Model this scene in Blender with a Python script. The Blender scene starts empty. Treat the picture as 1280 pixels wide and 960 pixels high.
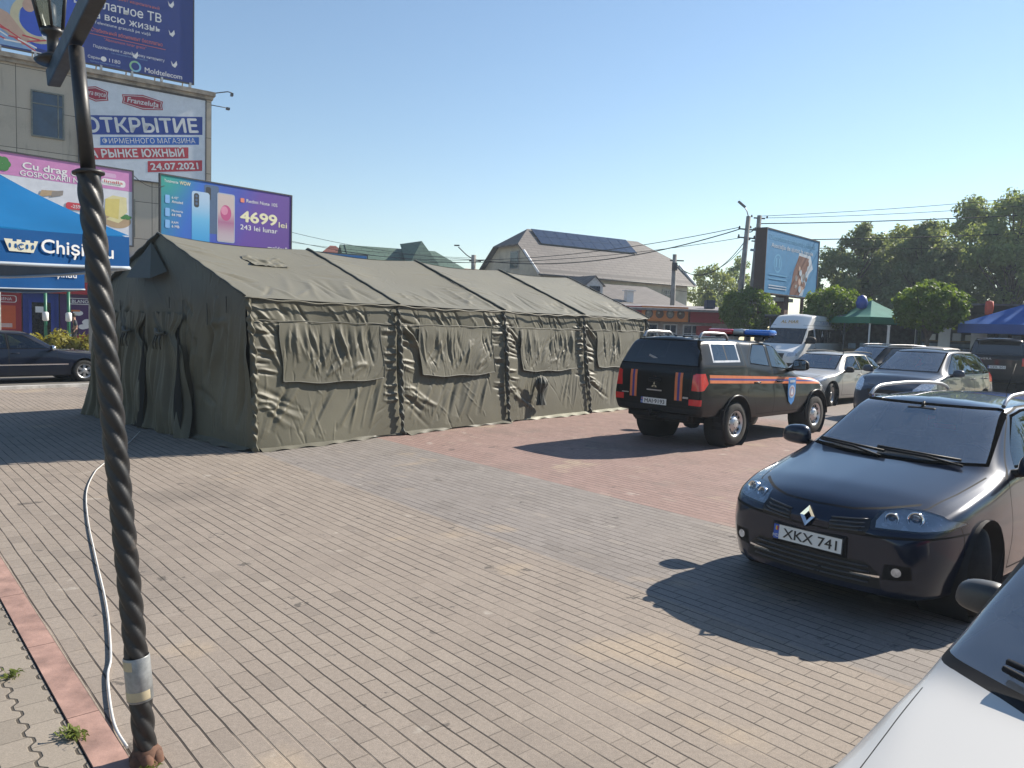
import bpy, bmesh, math, random
import numpy as np
from mathutils import Vector, Matrix
from mathutils.geometry import tessellate_polygon
rnd = random.Random(7)
S = bpy.context.scene
COL = S.collection
R = math.radians

# ---------------------------------------------------------------- camera
F_PX, PITCH, ROLL, EYE = 961.0, R(4.42), R(1.95), 1.95
fw = Vector((0, math.cos(PITCH), -math.sin(PITCH)))
r0 = Vector((1, 0, 0)); u0 = r0.cross(fw)
cr = math.cos(ROLL)*r0 + math.sin(ROLL)*u0
cu = -math.sin(ROLL)*r0 + math.cos(ROLL)*u0
cam = bpy.data.cameras.new('camera'); camo = bpy.data.objects.new('camera', cam); COL.objects.link(camo)
m = Matrix((cr, cu, -fw)).transposed().to_4x4(); m.translation = (0, 0, EYE)
camo.matrix_world = m
cam.sensor_width = 36; cam.lens = F_PX/1280*36; cam.clip_start = 0.05; cam.clip_end = 2000
S.camera = camo

# ---------------------------------------------------------------- sky, sun, exposure
SUN_AZ, SUN_EL = R(57.0), R(35)          # azimuth from +Y towards +X
W = bpy.data.worlds.new('World'); S.world = W; W.use_nodes = True
wn = W.node_tree.nodes; wl = W.node_tree.links
bg = wn['Background']; sky = wn.new('ShaderNodeTexSky'); sky.sky_type = 'NISHITA'
sky.sun_disc = False; sky.sun_elevation = SUN_EL; sky.sun_rotation = SUN_AZ
sky.altitude = 100; sky.air_density = 1.25; sky.dust_density = 0.03; sky.ozone_density = 2.8
wl.new(sky.outputs[0], bg.inputs[0]); bg.inputs[1].default_value = 0.078
sv = Vector((math.sin(SUN_AZ)*math.cos(SUN_EL), math.cos(SUN_AZ)*math.cos(SUN_EL), math.sin(SUN_EL)))
sl = bpy.data.lights.new('sun', 'SUN'); sl.energy = 4.9; sl.angle = R(0.5); sl.color = (1, 0.92, 0.80)
so = bpy.data.objects.new('sun', sl); COL.objects.link(so)
so.rotation_euler = (-sv).to_track_quat('-Z', 'Y').to_euler(); so.location = sv*60
S.view_settings.view_transform = 'Standard'; S.view_settings.look = 'None'
S.view_settings.gamma = 1; S.view_settings.exposure = 0.90; S.view_settings.use_curve_mapping = False
S.cycles.max_bounces = 8; S.cycles.transparent_max_bounces = 16; S.cycles.use_denoising = True
S.cycles.caustics_reflective = False; S.cycles.caustics_refractive = False

# ---------------------------------------------------------------- helpers
def lin(h):
    h = h.lstrip('#'); o = []
    for i in (0, 2, 4):
        c = int(h[i:i+2], 16)/255
        o.append(c/12.92 if c <= 0.04045 else ((c+0.055)/1.055)**2.4)
    return tuple(o)

class G:
    """small node-graph writer"""
    def __init__(s, name):
        s.m = bpy.data.materials.new(name); s.m.use_nodes = True
        s.t = s.m.node_tree; s.b = s.t.nodes['Principled BSDF']; s.out = s.t.nodes['Material Output']
    def n(s, typ, **kw):
        nd = s.t.nodes.new(typ)
        for k, v in kw.items(): setattr(nd, k, v)
        return nd
    def put(s, sock, v):
        if isinstance(v, bpy.types.NodeSocket): s.t.links.new(v, sock)
        elif v is not None:
            if sock.type == 'RGBA' and len(v) == 3: v = (*v, 1)
            sock.default_value = v
    def M(s, op, a, b=None, c=None, clamp=False):
        nd = s.n('ShaderNodeMath', operation=op, use_clamp=clamp)
        for i, v in enumerate((a, b, c)):
            if v is not None: s.put(nd.inputs[i], v)
        return nd.outputs[0]
    def mix(s, f, a, b, bt='MIX'):
        nd = s.n('ShaderNodeMix', data_type='RGBA', blend_type=bt)
        s.put(nd.inputs[0], f); s.put(nd.inputs[6], a); s.put(nd.inputs[7], b)
        return nd.outputs[2]
    def ramp(s, f, stops):
        nd = s.n('ShaderNodeValToRGB'); e = nd.color_ramp.elements
        while len(e) < len(stops): e.new(0.5)
        for el, (p, c) in zip(e, stops):
            el.position = p; el.color = (*c, 1) if len(c) == 3 else c
        s.put(nd.inputs[0], f); return nd.outputs[0]
    def step(s, x, a, b):
        nd = s.n('ShaderNodeMapRange', interpolation_type='SMOOTHSTEP')
        s.put(nd.inputs[0], x); nd.inputs[1].default_value = a; nd.inputs[2].default_value = b
        return nd.outputs[0]
    def pos(s): return s.n('ShaderNodeTexCoord').outputs['Object']
    def xyz(s, v):
        nd = s.n('ShaderNodeSeparateXYZ'); s.put(nd.inputs[0], v); return nd.outputs
    def vec(s, x=0., y=0., z=0.):
        nd = s.n('ShaderNodeCombineXYZ')
        for i, v in enumerate((x, y, z)): s.put(nd.inputs[i], v)
        return nd.outputs[0]
    def noise(s, v, scale, detail=4, rough=0.55, col=False):
        nd = s.n('ShaderNodeTexNoise'); s.put(nd.inputs['Vector'], v)
        nd.inputs['Scale'].default_value = scale; nd.inputs['Detail'].default_value = detail
        nd.inputs['Roughness'].default_value = rough
        return nd.outputs[1 if col else 0]
    def white(s, v):
        nd = s.n('ShaderNodeTexWhiteNoise', noise_dimensions='3D'); s.put(nd.inputs['Vector'], v); return nd.outputs[0]
    def bump(s, h, strength=0.3, dist=0.01):
        nd = s.n('ShaderNodeBump'); s.put(nd.inputs['Height'], h)
        nd.inputs['Strength'].default_value = strength; nd.inputs['Distance'].default_value = dist
        s.t.links.new(nd.outputs[0], s.b.inputs['Normal'])
    def set(s, **kw):
        for k, v in kw.items(): s.put(s.b.inputs[k.replace('_', ' ')], v)
        return s

MATS = {}
def mat(name, col, rough=0.6, metal=0.0, var=0.12, scale=6.0, coat=0.0, bump=0.0, spec=None):
    """plain coloured surface with a little procedural unevenness"""
    if name in MATS: return MATS[name]
    g = G(name); c = lin(col) if isinstance(col, str) else col
    p = g.pos()
    if var:
        f = g.noise(p, scale, 5, 0.6)
        lo = tuple(max(0, x*(1-var*1.6)) for x in c); hi = tuple(min(1, x*(1+var*1.6)) for x in c)
        g.set(Base_Color=g.ramp(f, [(0.3, lo), (0.7, hi)]))
        g.set(Roughness=g.M('MULTIPLY_ADD', f, 0.25, rough-0.12, clamp=True))
        if bump: g.bump(g.noise(p, scale*6, 4), bump, 0.01)
    else: g.set(Base_Color=c, Roughness=rough)
    g.set(Metallic=metal)
    if spec is not None: g.set(Specular_IOR_Level=spec)
    if coat:
        g.set(Coat_Weight=coat, Coat_Roughness=0.03)
    MATS[name] = g.m
    return g.m

def paint(name, col, metal=0.25, rough=0.38, dust=0.02, dustcol=(0.22, 0.19, 0.165), coat=0.7):
    """car paint: clear coat over a slightly dusty base"""
    g = G(name); p = g.pos(); c = lin(col) if isinstance(col, str) else col
    f = g.noise(p, 3.0, 6, 0.65); x = g.xyz(p)
    low = g.M('SUBTRACT', 1.0, g.step(x[2], 0.15, 0.75))
    k = g.M('MULTIPLY', g.M('MULTIPLY_ADD', low, 1.6, 0.6), g.M('MULTIPLY', f, dust*2), clamp=True)
    g.set(Base_Color=g.mix(k, c, dustcol), Metallic=metal, Roughness=rough, Coat_Weight=coat, Specular_IOR_Level=0.15,
          Coat_Roughness=g.M('MULTIPLY_ADD', f, 0.05, 0.0), Coat_IOR=1.42)
    return g.m

def glass(name, tint, gl=0.0, rough=0.015, dust=0.0):
    """thin pane: tinted see-through plus mirror by angle"""
    g = G(name); tr = g.n('ShaderNodeBsdfTransparent'); g.put(tr.inputs[0], tint)
    gs = g.n('ShaderNodeBsdfGlossy'); gs.inputs['Roughness'].default_value = rough
    g.put(gs.inputs['Color'], (0.9, 0.95, 1.0))
    fr = g.n('ShaderNodeFresnel'); fr.inputs[0].default_value = 1.55
    f = g.M('ADD', fr.outputs[0], gl, clamp=True)
    mx = g.n('ShaderNodeMixShader'); g.put(mx.inputs[0], f)
    g.t.links.new(tr.outputs[0], mx.inputs[1]); g.t.links.new(gs.outputs[0], mx.inputs[2])
    res = mx.outputs[0]
    if dust:
        df = g.n('ShaderNodeBsdfDiffuse'); g.put(df.inputs[0], (.42, .46, .52)); m2 = g.n('ShaderNodeMixShader')
        g.put(m2.inputs[0], g.M('MULTIPLY_ADD', g.noise(g.pos(), 5.0, 5, .65), dust*1.2, dust*.4)); g.t.links.new(res, m2.inputs[1]); g.t.links.new(df.outputs[0], m2.inputs[2]); res = m2.outputs[0]
    g.t.links.new(res, g.out.inputs[0]); return g.m

def link(name, me, parent=None, mats=()):
    o = bpy.data.objects.new(name, me); COL.objects.link(o)
    for mm in mats: me.materials.append(mm)
    if parent is not None: o.parent = parent
    return o

def tag(o, label, cat=None, group=None, kind=None):
    if label: o['label'] = label
    if cat: o['category'] = cat
    if group: o['group'] = group
    if kind: o['kind'] = kind
    return o

def thing(name, label, cat, loc=(0, 0, 0), rz=0, group=None):
    o = bpy.data.objects.new(name, None); COL.objects.link(o); o.empty_display_size = 0.2
    o.location = loc; o.rotation_euler = (0, 0, rz)
    return tag(o, label, cat, group)

class MB:
    """collects shapes into one mesh"""
    def __init__(s): s.v = []; s.f = []; s.mi = []; s.sm = []; s.cur = 0; s.xf = None
    def add(s, vs, fs, smooth=False):
        o = len(s.v)
        for p in vs:
            p = Vector(p); s.v.append(tuple(s.xf @ p) if s.xf else tuple(p))
        for f in fs:
            s.f.append([i+o for i in f]); s.mi.append(s.cur); s.sm.append(smooth)
        return s
    def box(s, c, d, bev=0.0, rot=None):
        x, y, z = (q/2 for q in d)
        if bev:
            b = min(bev, x*.9, y*.9, z*.9); bm = bmesh.new(); bmesh.ops.create_cube(bm, size=1)
            for v in bm.verts: v.co = Vector((v.co.x*2*x, v.co.y*2*y, v.co.z*2*z))
            bmesh.ops.bevel(bm, geom=bm.edges[:], offset=b, segments=2, profile=0.5, affect='EDGES')
            vs = [v.co.copy() for v in bm.verts]; bm.verts.index_update(); fs = [[v.index for v in f.verts] for f in bm.faces]; bm.free()
        else:
            vs = [Vector((sx*x, sy*y, sz*z)) for sz in (-1, 1) for sy in (-1, 1) for sx in (-1, 1)]
            fs = [(0, 2, 3, 1), (4, 5, 7, 6), (0, 1, 5, 4), (2, 6, 7, 3), (0, 4, 6, 2), (1, 3, 7, 5)]
        if rot is not None: vs = [rot @ v for v in vs]
        return s.add([v + Vector(c) for v in vs], fs)
    def quad(s, a, b, c, d): return s.add([a, b, c, d], [(0, 1, 2, 3)])
    def tube(s, pts, rad, seg=8, cap=True):
        pts = [Vector(p) for p in pts]; n = len(pts)
        rads = rad if isinstance(rad, (list, tuple)) else [rad]*n
        vs = []; up = None
        for i, p in enumerate(pts):
            d = (pts[min(i+1, n-1)] - pts[max(i-1, 0)]).normalized()
            if up is None: up = Vector((0, 0, 1)) if abs(d.z) < 0.9 else Vector((1, 0, 0))
            a = d.cross(up).normalized(); b = a.cross(d).normalized(); up = b
            for k in range(seg):
                t = 2*math.pi*k/seg; vs.append(p + (a*math.cos(t) + b*math.sin(t))*rads[i])
        fs = [(i*seg+k, i*seg+(k+1) % seg, (i+1)*seg+(k+1) % seg, (i+1)*seg+k) for i in range(n-1) for k in range(seg)]
        s.add(vs, fs, True)
        if cap:
            o = len(s.v); s.f += [[o-len(vs)+k for k in range(seg)][::-1], [o-seg+k for k in range(seg)]]
            s.mi += [s.cur]*2; s.sm += [False]*2
        return s
    def lathe(s, prof, seg=24, axis='z', c=(0, 0, 0), a0=0, a1=2*math.pi):
        """profile of (radius, height)"""
        vs = []; full = abs(a1-a0-2*math.pi) < 1e-6; ns = seg if full else seg+1
        for (r, h) in prof:
            for k in range(ns):
                t = a0+(a1-a0)*k/seg; q = (r*math.cos(t), r*math.sin(t), h)
                if axis == 'y': q = (q[0], q[2], q[1])
                if axis == 'x': q = (q[2], q[0], q[1])
                vs.append(Vector(q)+Vector(c))
        n = len(prof)
        fs = [(i*ns+k, i*ns+(k+1) % ns, (i+1)*ns+(k+1) % ns, (i+1)*ns+k) for i in range(n-1) for k in range(seg)]
        return s.add(vs, fs, True)
    def prism(s, poly, y0, y1, axis='y'):
        """polygon given in (x,z) pushed from y0 to y1 (or (x,y) along z, (y,z) along x)"""
        tess = tessellate_polygon([[Vector((p[0], p[1], 0)) for p in poly]]); n = len(poly)
        def P(p, h): return {'y': (p[0], h, p[1]), 'z': (p[0], p[1], h), 'x': (h, p[0], p[1])}[axis]
        vs = [P(p, y0) for p in poly] + [P(p, y1) for p in poly]
        fs = [list(t) for t in tess] + [[i+n for i in t][::-1] for t in tess] + [(i, (i+1) % n, (i+1) % n+n, i+n) for i in range(n)]
        return s.add(vs, fs)
    def build(s, name, mats, parent=None, fix=True, auto=None):
        me = bpy.data.meshes.new(name)
        me.from_pydata(s.v, [], s.f)
        me.polygons.foreach_set('material_index', s.mi); me.polygons.foreach_set('use_smooth', s.sm)
        if fix:
            bm = bmesh.new(); bm.from_mesh(me); bmesh.ops.recalc_face_normals(bm, faces=bm.faces[:]); bm.to_mesh(me); bm.free()
        if auto:
            me.polygons.foreach_set('use_smooth', [True]*len(me.polygons)); me.set_sharp_from_angle(angle=R(auto))
        me.update()
        return link(name, me, parent, mats if isinstance(mats, (list, tuple)) else [mats])

def grid_mesh(P, smooth=True):
    """mesh from an array of points [i][j][3]"""
    P = np.asarray(P, dtype=np.float32); ni, nj = P.shape[:2]
    idx = np.arange(ni*nj).reshape(ni, nj)
    q = np.stack([idx[:-1, :-1], idx[1:, :-1], idx[1:, 1:], idx[:-1, 1:]], -1).reshape(-1, 4)
    me = bpy.data.meshes.new('sheet'); me.vertices.add(ni*nj); me.vertices.foreach_set('co', P.reshape(-1))
    me.loops.add(q.size); me.loops.foreach_set('vertex_index', q.reshape(-1).astype(np.int32))
    me.polygons.add(len(q)); me.polygons.foreach_set('loop_start', np.arange(0, q.size, 4, dtype=np.int32))
    me.polygons.foreach_set('use_smooth', [smooth]*len(q)); me.update(calc_edges=True); me.validate()
    return me

def quads_mesh(V):
    """mesh of loose quads, V = [n][4][3]"""
    V = np.asarray(V, dtype=np.float32); n = len(V)
    me = bpy.data.meshes.new('leaves'); me.vertices.add(n*4); me.vertices.foreach_set('co', V.reshape(-1))
    me.loops.add(n*4); me.loops.foreach_set('vertex_index', np.arange(n*4, dtype=np.int32))
    me.polygons.add(n); me.polygons.foreach_set('loop_start', np.arange(0, n*4, 4, dtype=np.int32))
    me.update(calc_edges=True); return me

def text(body, mt, parent, loc, h=None, w=None, rot=(R(90), 0, 0), bold=0.0, align='CENTER', name='lettering', depth=0.004, shear=0.0, maxw=None, flip=False):
    """lettering as a mesh: h = cap height, w = overall width"""
    cv = bpy.data.curves.new('t', 'FONT'); cv.body = body; cv.align_x = 'LEFT'; cv.extrude = depth/2; cv.offset = bold; cv.shear = shear
    cv.resolution_u = 3; cv.offset = 0; cv.extrude = 0
    ob = bpy.data.objects.new('t', cv); COL.objects.link(ob); bpy.context.view_layer.update()
    me = bpy.data.meshes.new_from_object(ob.evaluated_get(bpy.context.evaluated_depsgraph_get()))
    bpy.data.objects.remove(ob); bpy.data.curves.remove(cv)
    if bold:
        t0_ = MB(); bb_ = min(bold, .035)*.9
        for q_, (ex, ey) in enumerate(((0, 0), (bb_, 0), (-bb_, 0), (0, bb_), (0, -bb_))):
            t0_.add([(v.co.x+ex, v.co.y+ey, q_*.0004) for v in me.vertices], [list(p.vertices) for p in me.polygons])
        me = bpy.data.meshes.new(name); me.from_pydata(t0_.v, [], t0_.f)
    n = len(me.vertices); co = np.empty(n*3, np.float32); me.vertices.foreach_get('co', co); co = co.reshape(-1, 3)
    x0, x1 = co[:, 0].min(), co[:, 0].max(); cap = 0.73
    sy = (h/cap) if h else None; sx = (w/(x1-x0)) if w else None
    if sy is None: sy = sx
    if sx is None: sx = sy
    if maxw and (x1-x0)*sx > maxw: sx = maxw/(x1-x0)
    co[:, 0] = (co[:, 0]-x0)*sx; co[:, 1] *= sy
    wd = (x1-x0)*sx
    co[:, 0] -= {'CENTER': wd/2, 'LEFT': 0, 'RIGHT': wd}[align]
    if flip: co[:, 0] *= -1
    me.vertices.foreach_set('co', co.reshape(-1)); me.update(); me.materials.clear()
    o = link(name, me, parent, [mt]); o.location = loc; o.rotation_euler = rot
    return o

def ease(a, b, x):
    t = min(1, max(0, (x-a)/(b-a))); return t*t*(3-2*t)
def gz(x, y):
    """height of the ground: nearly level, rising a little towards the far right"""
    t = 0.6*x + 0.8*y - 14
    return 0.010*min(max(t, 0), 35)*ease(2, 8, x)

# common materials
BLACKP = mat('black_plastic', (0.016, 0.016, 0.017), 0.55, var=0.2, spec=0.15)
RUBBER = mat('tyre_rubber', (0.022, 0.021, 0.020), 0.85, var=0.25, scale=14)
CHROME = mat('chrome', (0.75, 0.75, 0.76), 0.12, 1.0, var=0)
ALLOY = mat('alloy_silver', (0.42, 0.42, 0.43), 0.38, 0.85, var=0.12)
STEEL = mat('galvanised_steel', (0.40, 0.41, 0.42), 0.5, 0.7, var=0.2)
WHITE = mat('white_print', (0.74, 0.74, 0.74), 0.6, var=0.04)
BLACK = mat('black_print', (0.015, 0.015, 0.017), 0.5, var=0)
WRUB = mat('window_rubber', (0.008, 0.008, 0.008), 0.95, var=0, spec=0.0)
SEAM = mat('panel_gap', (0.006, 0.006, 0.006), 0.9, var=0)
DARKIN = mat('dark_trim', (0.022, 0.022, 0.024), 0.8, var=0.2)
SEATM = mat('seat_cloth', (0.055, 0.055, 0.058), 0.9, var=0.2, scale=30)
PLATEW = mat('plate_white', (0.72, 0.72, 0.70), 0.4, var=0.05)
BLUEP = mat('plate_blue', (0.02, 0.09, 0.42), 0.4, var=0)
REDLENS = mat('red_lens', (0.60, 0.012, 0.018), 0.15, var=0.1, coat=0.6)
AMBER = mat('amber_lens', (0.6, 0.18, 0.02), 0.2, var=0)
LENS = glass('lamp_lens', (0.90, 0.92, 0.95), 0.04)
REFL = mat('lamp_reflector', (0.58, 0.60, 0.63), 0.22, 0.45, var=0.25, scale=25, coat=0.5)
MIRG = mat('mirror_glass', (0.6, 0.65, 0.7), 0.03, 1.0, var=0)

# ---------------------------------------------------------------- ground
TV = Vector((0.66, -0.7513, 0)).normalized(); NV = Vector((0.7513, 0.66, 0)).normalized()   # paving rows, their normal
TE = Vector((0.64, 0.768, 0)).normalized(); TM = Vector((-0.768, 0.64, 0)).normalized()     # tent and road axes

def paving():
    g = G('paving_blocks'); p = g.pos(); x = g.xyz(p)
    u = g.M('ADD', g.M('MULTIPLY', x[0], TV.x), g.M('MULTIPLY', x[1], TV.y))
    v = g.M('ADD', g.M('MULTIPLY', x[0], NV.x), g.M('MULTIPLY', x[1], NV.y))
    wob = g.noise(p, 1.3, 2)
    v2 = g.M('MULTIPLY_ADD', g.M('SUBTRACT', wob, 0.5), 0.02, v)
    r = g.M('DIVIDE', v2, 0.103); ri = g.M('FLOOR', r); rf = g.M('SUBTRACT', r, ri)
    off = g.white(g.vec(ri, 3.0, 0))
    c = g.M('ADD', g.M('DIVIDE', u, 0.205), g.M('MULTIPLY_ADD', off, 0.12, g.M('MULTIPLY', ri, 0.5)))
    ci = g.M('FLOOR', c); cf = g.M('SUBTRACT', c, ci)
    er = g.M('MULTIPLY', g.M('MINIMUM', rf, g.M('SUBTRACT', 1.0, rf)), 0.103)
    ec = g.M('MULTIPLY', g.M('MINIMUM', cf, g.M('SUBTRACT', 1.0, cf)), 0.205)
    jr = g.M('SUBTRACT', 1.0, g.step(er, 0.0034, 0.0070))
    jc = g.M('MULTIPLY', g.M('SUBTRACT', 1.0, g.step(ec, 0.0016, 0.0044)), g.M('MULTIPLY_ADD', g.white(g.vec(ci, ri, 5.0)), 0.75, 0.22))
    joint = g.M('MAXIMUM', jr, jc)
    bid = g.white(g.vec(ci, ri, 1.0))
    e1 = g.M('MULTIPLY_ADD', g.M('SUBTRACT', g.noise(p, 0.9, 3), 0.5), 0.10, v)
    tan = g.mix(bid, (0.258, 0.217, 0.181), (0.287, 0.243, 0.203))
    grey = g.mix(bid, (0.222, 0.198, 0.180), (0.250, 0.224, 0.204))
    red = g.mix(bid, (0.262, 0.178, 0.154), (0.296, 0.204, 0.178))
    kg = g.step(v, 4.46, 4.50); kr = g.step(v, 6.67, 6.71)
    col = g.mix(kr, g.mix(kg, tan, grey), red)
    # worn grey pavers back again beyond the red field
    far = g.step(g.noise(p, 0.10, 2), 0.42, 0.60)
    col = g.mix(g.M('MULTIPLY', g.step(v, 15.5, 16.0), 0.85), col, grey)
    col = g.mix(g.M('MULTIPLY', g.step(g.white(g.vec(ci, ri, 8.0)), 0.93, 0.99), 0.25), col, (0.135, 0.115, 0.10))
    col = g.mix(g.M('MULTIPLY', g.step(g.white(g.vec(ci, ri, 11.0)), 0.95, 0.99), 0.22), col, (0.36, 0.31, 0.255))
    # dirt: broad blotches, sandy spills, dark drips
    n1 = g.noise(p, 0.45, 5, 0.6); col = g.mix(g.M('MULTIPLY', g.step(n1, 0.50, 0.72), 0.60), col, (0.150, 0.130, 0.112))
    n2 = g.noise(p, 0.55, 4, 0.55); n2b = g.noise(g.vec(g.M('ADD', x[0], 37.0), x[1], 0.0), 0.8, 4)
    col = g.mix(g.M('MULTIPLY', g.step(n2b, 0.60, 0.70), 0.65), col, (0.37, 0.295, 0.215))
    n3 = g.noise(p, 2.6, 5, 0.7); col = g.mix(g.M('MULTIPLY', g.step(n3, 0.635, 0.68), 0.7), col, (0.06, 0.055, 0.05))
    n4 = g.noise(g.vec(x[0], x[1], 9.0), 3.4, 3, 0.5); col = g.mix(g.M('MULTIPLY', g.step(n4, 0.70, 0.76), 0.35), col, (0.50, 0.46, 0.40))
    fine = g.noise(p, 160, 3, 0.7); col = g.mix(0.55, col, g.ramp(fine, [(0.25, (0.40,)*3), (0.75, (1.5,)*3)]), 'MULTIPLY')
    med = g.noise(p, 38, 4, 0.7); col = g.mix(0.5, col, g.ramp(med, [(0.3, (0.72,)*3), (0.7, (1.22,)*3)]), 'MULTIPLY')
    sd_ = g.step(g.noise(g.vec(x[0], x[1], 4.0), 1.7, 4), 0.47, 0.66)
    col = g.mix(g.M('MULTIPLY', joint, g.M('MULTIPLY_ADD', sd_, -0.45, 0.88)), col, g.mix(sd_, (0.036, 0.030, 0.025), (0.14, 0.115, 0.088)))
    g.set(Base_Color=col, Roughness=0.82, Specular_IOR_Level=0.3)
    sand = g.step(g.noise(g.vec(x[0], x[1], 4.0), 1.7, 4), 0.50, 0.66)
    h = g.M('ADD', g.M('MULTIPLY', joint, -1.0), g.M('ADD', g.M('MULTIPLY', fine, 0.10), g.M('MULTIPLY', bid, 0.25)))
    g.bump(h, 0.55, 0.006)
    return g.m

def sidewalk_mat():
    g = G('wavy_pavers'); p = g.pos(); x = g.xyz(p)
    u = g.M('ADD', g.M('MULTIPLY', x[0], TV.x), g.M('MULTIPLY', x[1], TV.y))
    v = g.M('ADD', g.M('MULTIPLY', x[0], NV.x), g.M('MULTIPLY', x[1], NV.y))
    zz = g.M('PINGPONG', g.M('DIVIDE', u, 0.075), 1.0)
    zz = g.step(zz, 0.22, 0.78)
    r = g.M('DIVIDE', g.M('MULTIPLY_ADD', zz, 0.028, v), 0.155); ri = g.M('FLOOR', r); rf = g.M('SUBTRACT', r, ri)
    c = g.M('ADD', g.M('DIVIDE', u, 0.225), g.M('MULTIPLY', ri, 0.5)); ci = g.M('FLOOR', c); cf = g.M('SUBTRACT', c, ci)
    er = g.M('MULTIPLY', g.M('MINIMUM', rf, g.M('SUBTRACT', 1.0, rf)), 0.155)
    ec = g.M('MULTIPLY', g.M('MINIMUM', cf, g.M('SUBTRACT', 1.0, cf)), 0.225)
    j = g.M('MAXIMUM', g.M('SUBTRACT', 1.0, g.step(er, 0.004, 0.009)), g.M('MULTIPLY', g.M('SUBTRACT', 1.0, g.step(ec, 0.001, 0.0035)), 0.6))
    bid = g.white(g.vec(ci, ri, 2.0)); fine = g.noise(p, 150, 3, 0.7)
    col = g.mix(bid, (0.225, 0.195, 0.160), (0.29, 0.25, 0.205))
    col = g.mix(0.5, col, g.ramp(fine, [(0.25, (0.5,)*3), (0.75, (1.4,)*3)]), 'MULTIPLY')
    col = g.mix(g.M('MULTIPLY', g.step(g.noise(p, 1.1, 5), 0.5, 0.75), 0.4), col, (0.15, 0.13, 0.10))
    col = g.mix(g.M('MULTIPLY', j, 0.85), col, (0.045, 0.038, 0.03))
    g.set(Base_Color=col, Roughness=0.85, Specular_IOR_Level=0.3); g.bump(g.M('SUBTRACT', g.M('MULTIPLY', fine, 0.12), j), 0.6, 0.008)
    return g.m

def road_mat():
    g = G('asphalt'); p = g.pos()
    n = g.noise(p, 0.35, 5); f = g.noise(p, 90, 3, 0.7)
    col = g.ramp(n, [(0.3, (0.125, 0.115, 0.102)), (0.7, (0.175, 0.162, 0.145))])
    col = g.mix(0.4, col, g.ramp(f, [(0.3, (0.6,)*3), (0.7, (1.3,)*3)]), 'MULTIPLY')
    g.set(Base_Color=col, Roughness=0.85); g.bump(f, 0.3, 0.01); return g.m

def sheet(name, m, z, planes, x0, x1, y0, y1, step=2.0, slope=True):
    """level sheet clipped by half-planes (normal, offset): keeps n.p >= offset"""
    bm = bmesh.new(); nx = int((x1-x0)/step)+1; ny = int((y1-y0)/step)+1
    vs = [[bm.verts.new((x0+(x1-x0)*i/nx, y0+(y1-y0)*j/ny, 0)) for j in range(ny+1)] for i in range(nx+1)]
    for i in range(nx):
        for j in range(ny): bm.faces.new((vs[i][j], vs[i+1][j], vs[i+1][j+1], vs[i][j+1]))
    for n, d in planes:
        bmesh.ops.bisect_plane(bm, geom=bm.verts[:]+bm.edges[:]+bm.faces[:], plane_co=n*d, plane_no=n, clear_inner=True)
    for v in bm.verts: v.co.z = z + (gz(v.co.x, v.co.y) if slope else 0)
    me = bpy.data.meshes.new(name); bm.to_mesh(me); bm.free()
    o = link(name, me, None, [m]); o['kind'] = 'structure'; return o

PAVE = paving(); ROADM = road_mat()
KERB = mat('kerb_concrete', (0.46, 0.44, 0.41), 0.85, var=0.2, scale=4, bump=0.2)
sheet('ground', mat('dusty_earth', (0.17, 0.145, 0.115), 0.95, var=0.2, scale=0.4), -0.16, [], -150, 170, -90, 210, 20, False)
sheet('plaza', PAVE, 0.0, [(NV, 0.915), (-TM, -20.9)], -30, 80, -12, 90)
sheet('pavement', sidewalk_mat(), 0.004, [(-NV, -0.765)], -14, 8, -8, 14, 2, False)
sheet('road', ROADM, -0.115, [(TM, 21.06), (-TM, -36.3)], -110, 130, -70, 160, 12, False)
sheet('pavement', mat('grey_paving', (0.27, 0.245, 0.215), 0.85, var=0.2, scale=2), -0.004, [(TM, 36.5)], -110, 60, -40, 160, 12, False)
def strip(name, m, n, d0, d1, along, s0, s1, z0, z1, seg=1):
    b = MB()
    for k in range(seg):
        a = s0+(s1-s0)*k/seg; e = s0+(s1-s0)*(k+1)/seg-(0.006 if seg > 1 else 0)
        q = [n*d0+along*a, n*d1+along*a, n*d1+along*e, n*d0+along*e]
        b.add([(p.x, p.y, z0) for p in q]+[(p.x, p.y, z1) for p in q], [(0, 1, 2, 3), (4, 5, 6, 7), (0, 1, 5, 4), (1, 2, 6, 5), (2, 3, 7, 6), (3, 0, 4, 7)])
    o = b.build(name, m); o['kind'] = 'structure'; return o
strip('kerb', KERB, TM, 20.9, 21.06, TE, -30, 70, -0.13, 0.07, 100)
strip('kerb', KERB, TM, 36.3, 36.5, TE, -30, 90, -0.13, 0.05, 120)
strip('kerb_strip', mat('pink_kerb', (0.31, 0.19, 0.155), 0.85, var=0.22, scale=5, bump=0.25), NV, 0.772, 0.908, -TV, -8, 9, -0.05, 0.012, 17)

# ---------------------------------------------------------------- army tent
def canvas(name, c, k=1.0):
    g = G(name); p = g.pos(); n = g.noise(p, 1.1, 5, 0.6); f = g.noise(p, 260, 2); st = g.noise(p, 5.5, 5, 0.7)
    lo = tuple(x*0.82*k for x in c); hi = tuple(x*1.16*k for x in c)
    col = g.ramp(n, [(0.3, lo), (0.7, hi)])
    col = g.mix(g.M('MULTIPLY', g.step(st, 0.55, 0.78), 0.35), col, tuple(x*0.6 for x in c))
    dust = g.step(g.n('ShaderNodeNewGeometry').outputs['Normal'].node and g.xyz(g.n('ShaderNodeNewGeometry').outputs['Normal'])[2], 0.3, 0.95)  # upturned cloth coloured paler, for dust and for the stronger sun on it
    col = g.mix(g.M('MULTIPLY', dust, 0.35), col, (0.205, 0.184, 0.130))
    g.set(Base_Color=col, Roughness=0.56, Specular_IOR_Level=0.42, Sheen_Weight=0.1)
    g.bump(g.M('ADD', g.M('MULTIPLY', f, 0.3), st), 0.18, 0.01); return g.m
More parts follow.
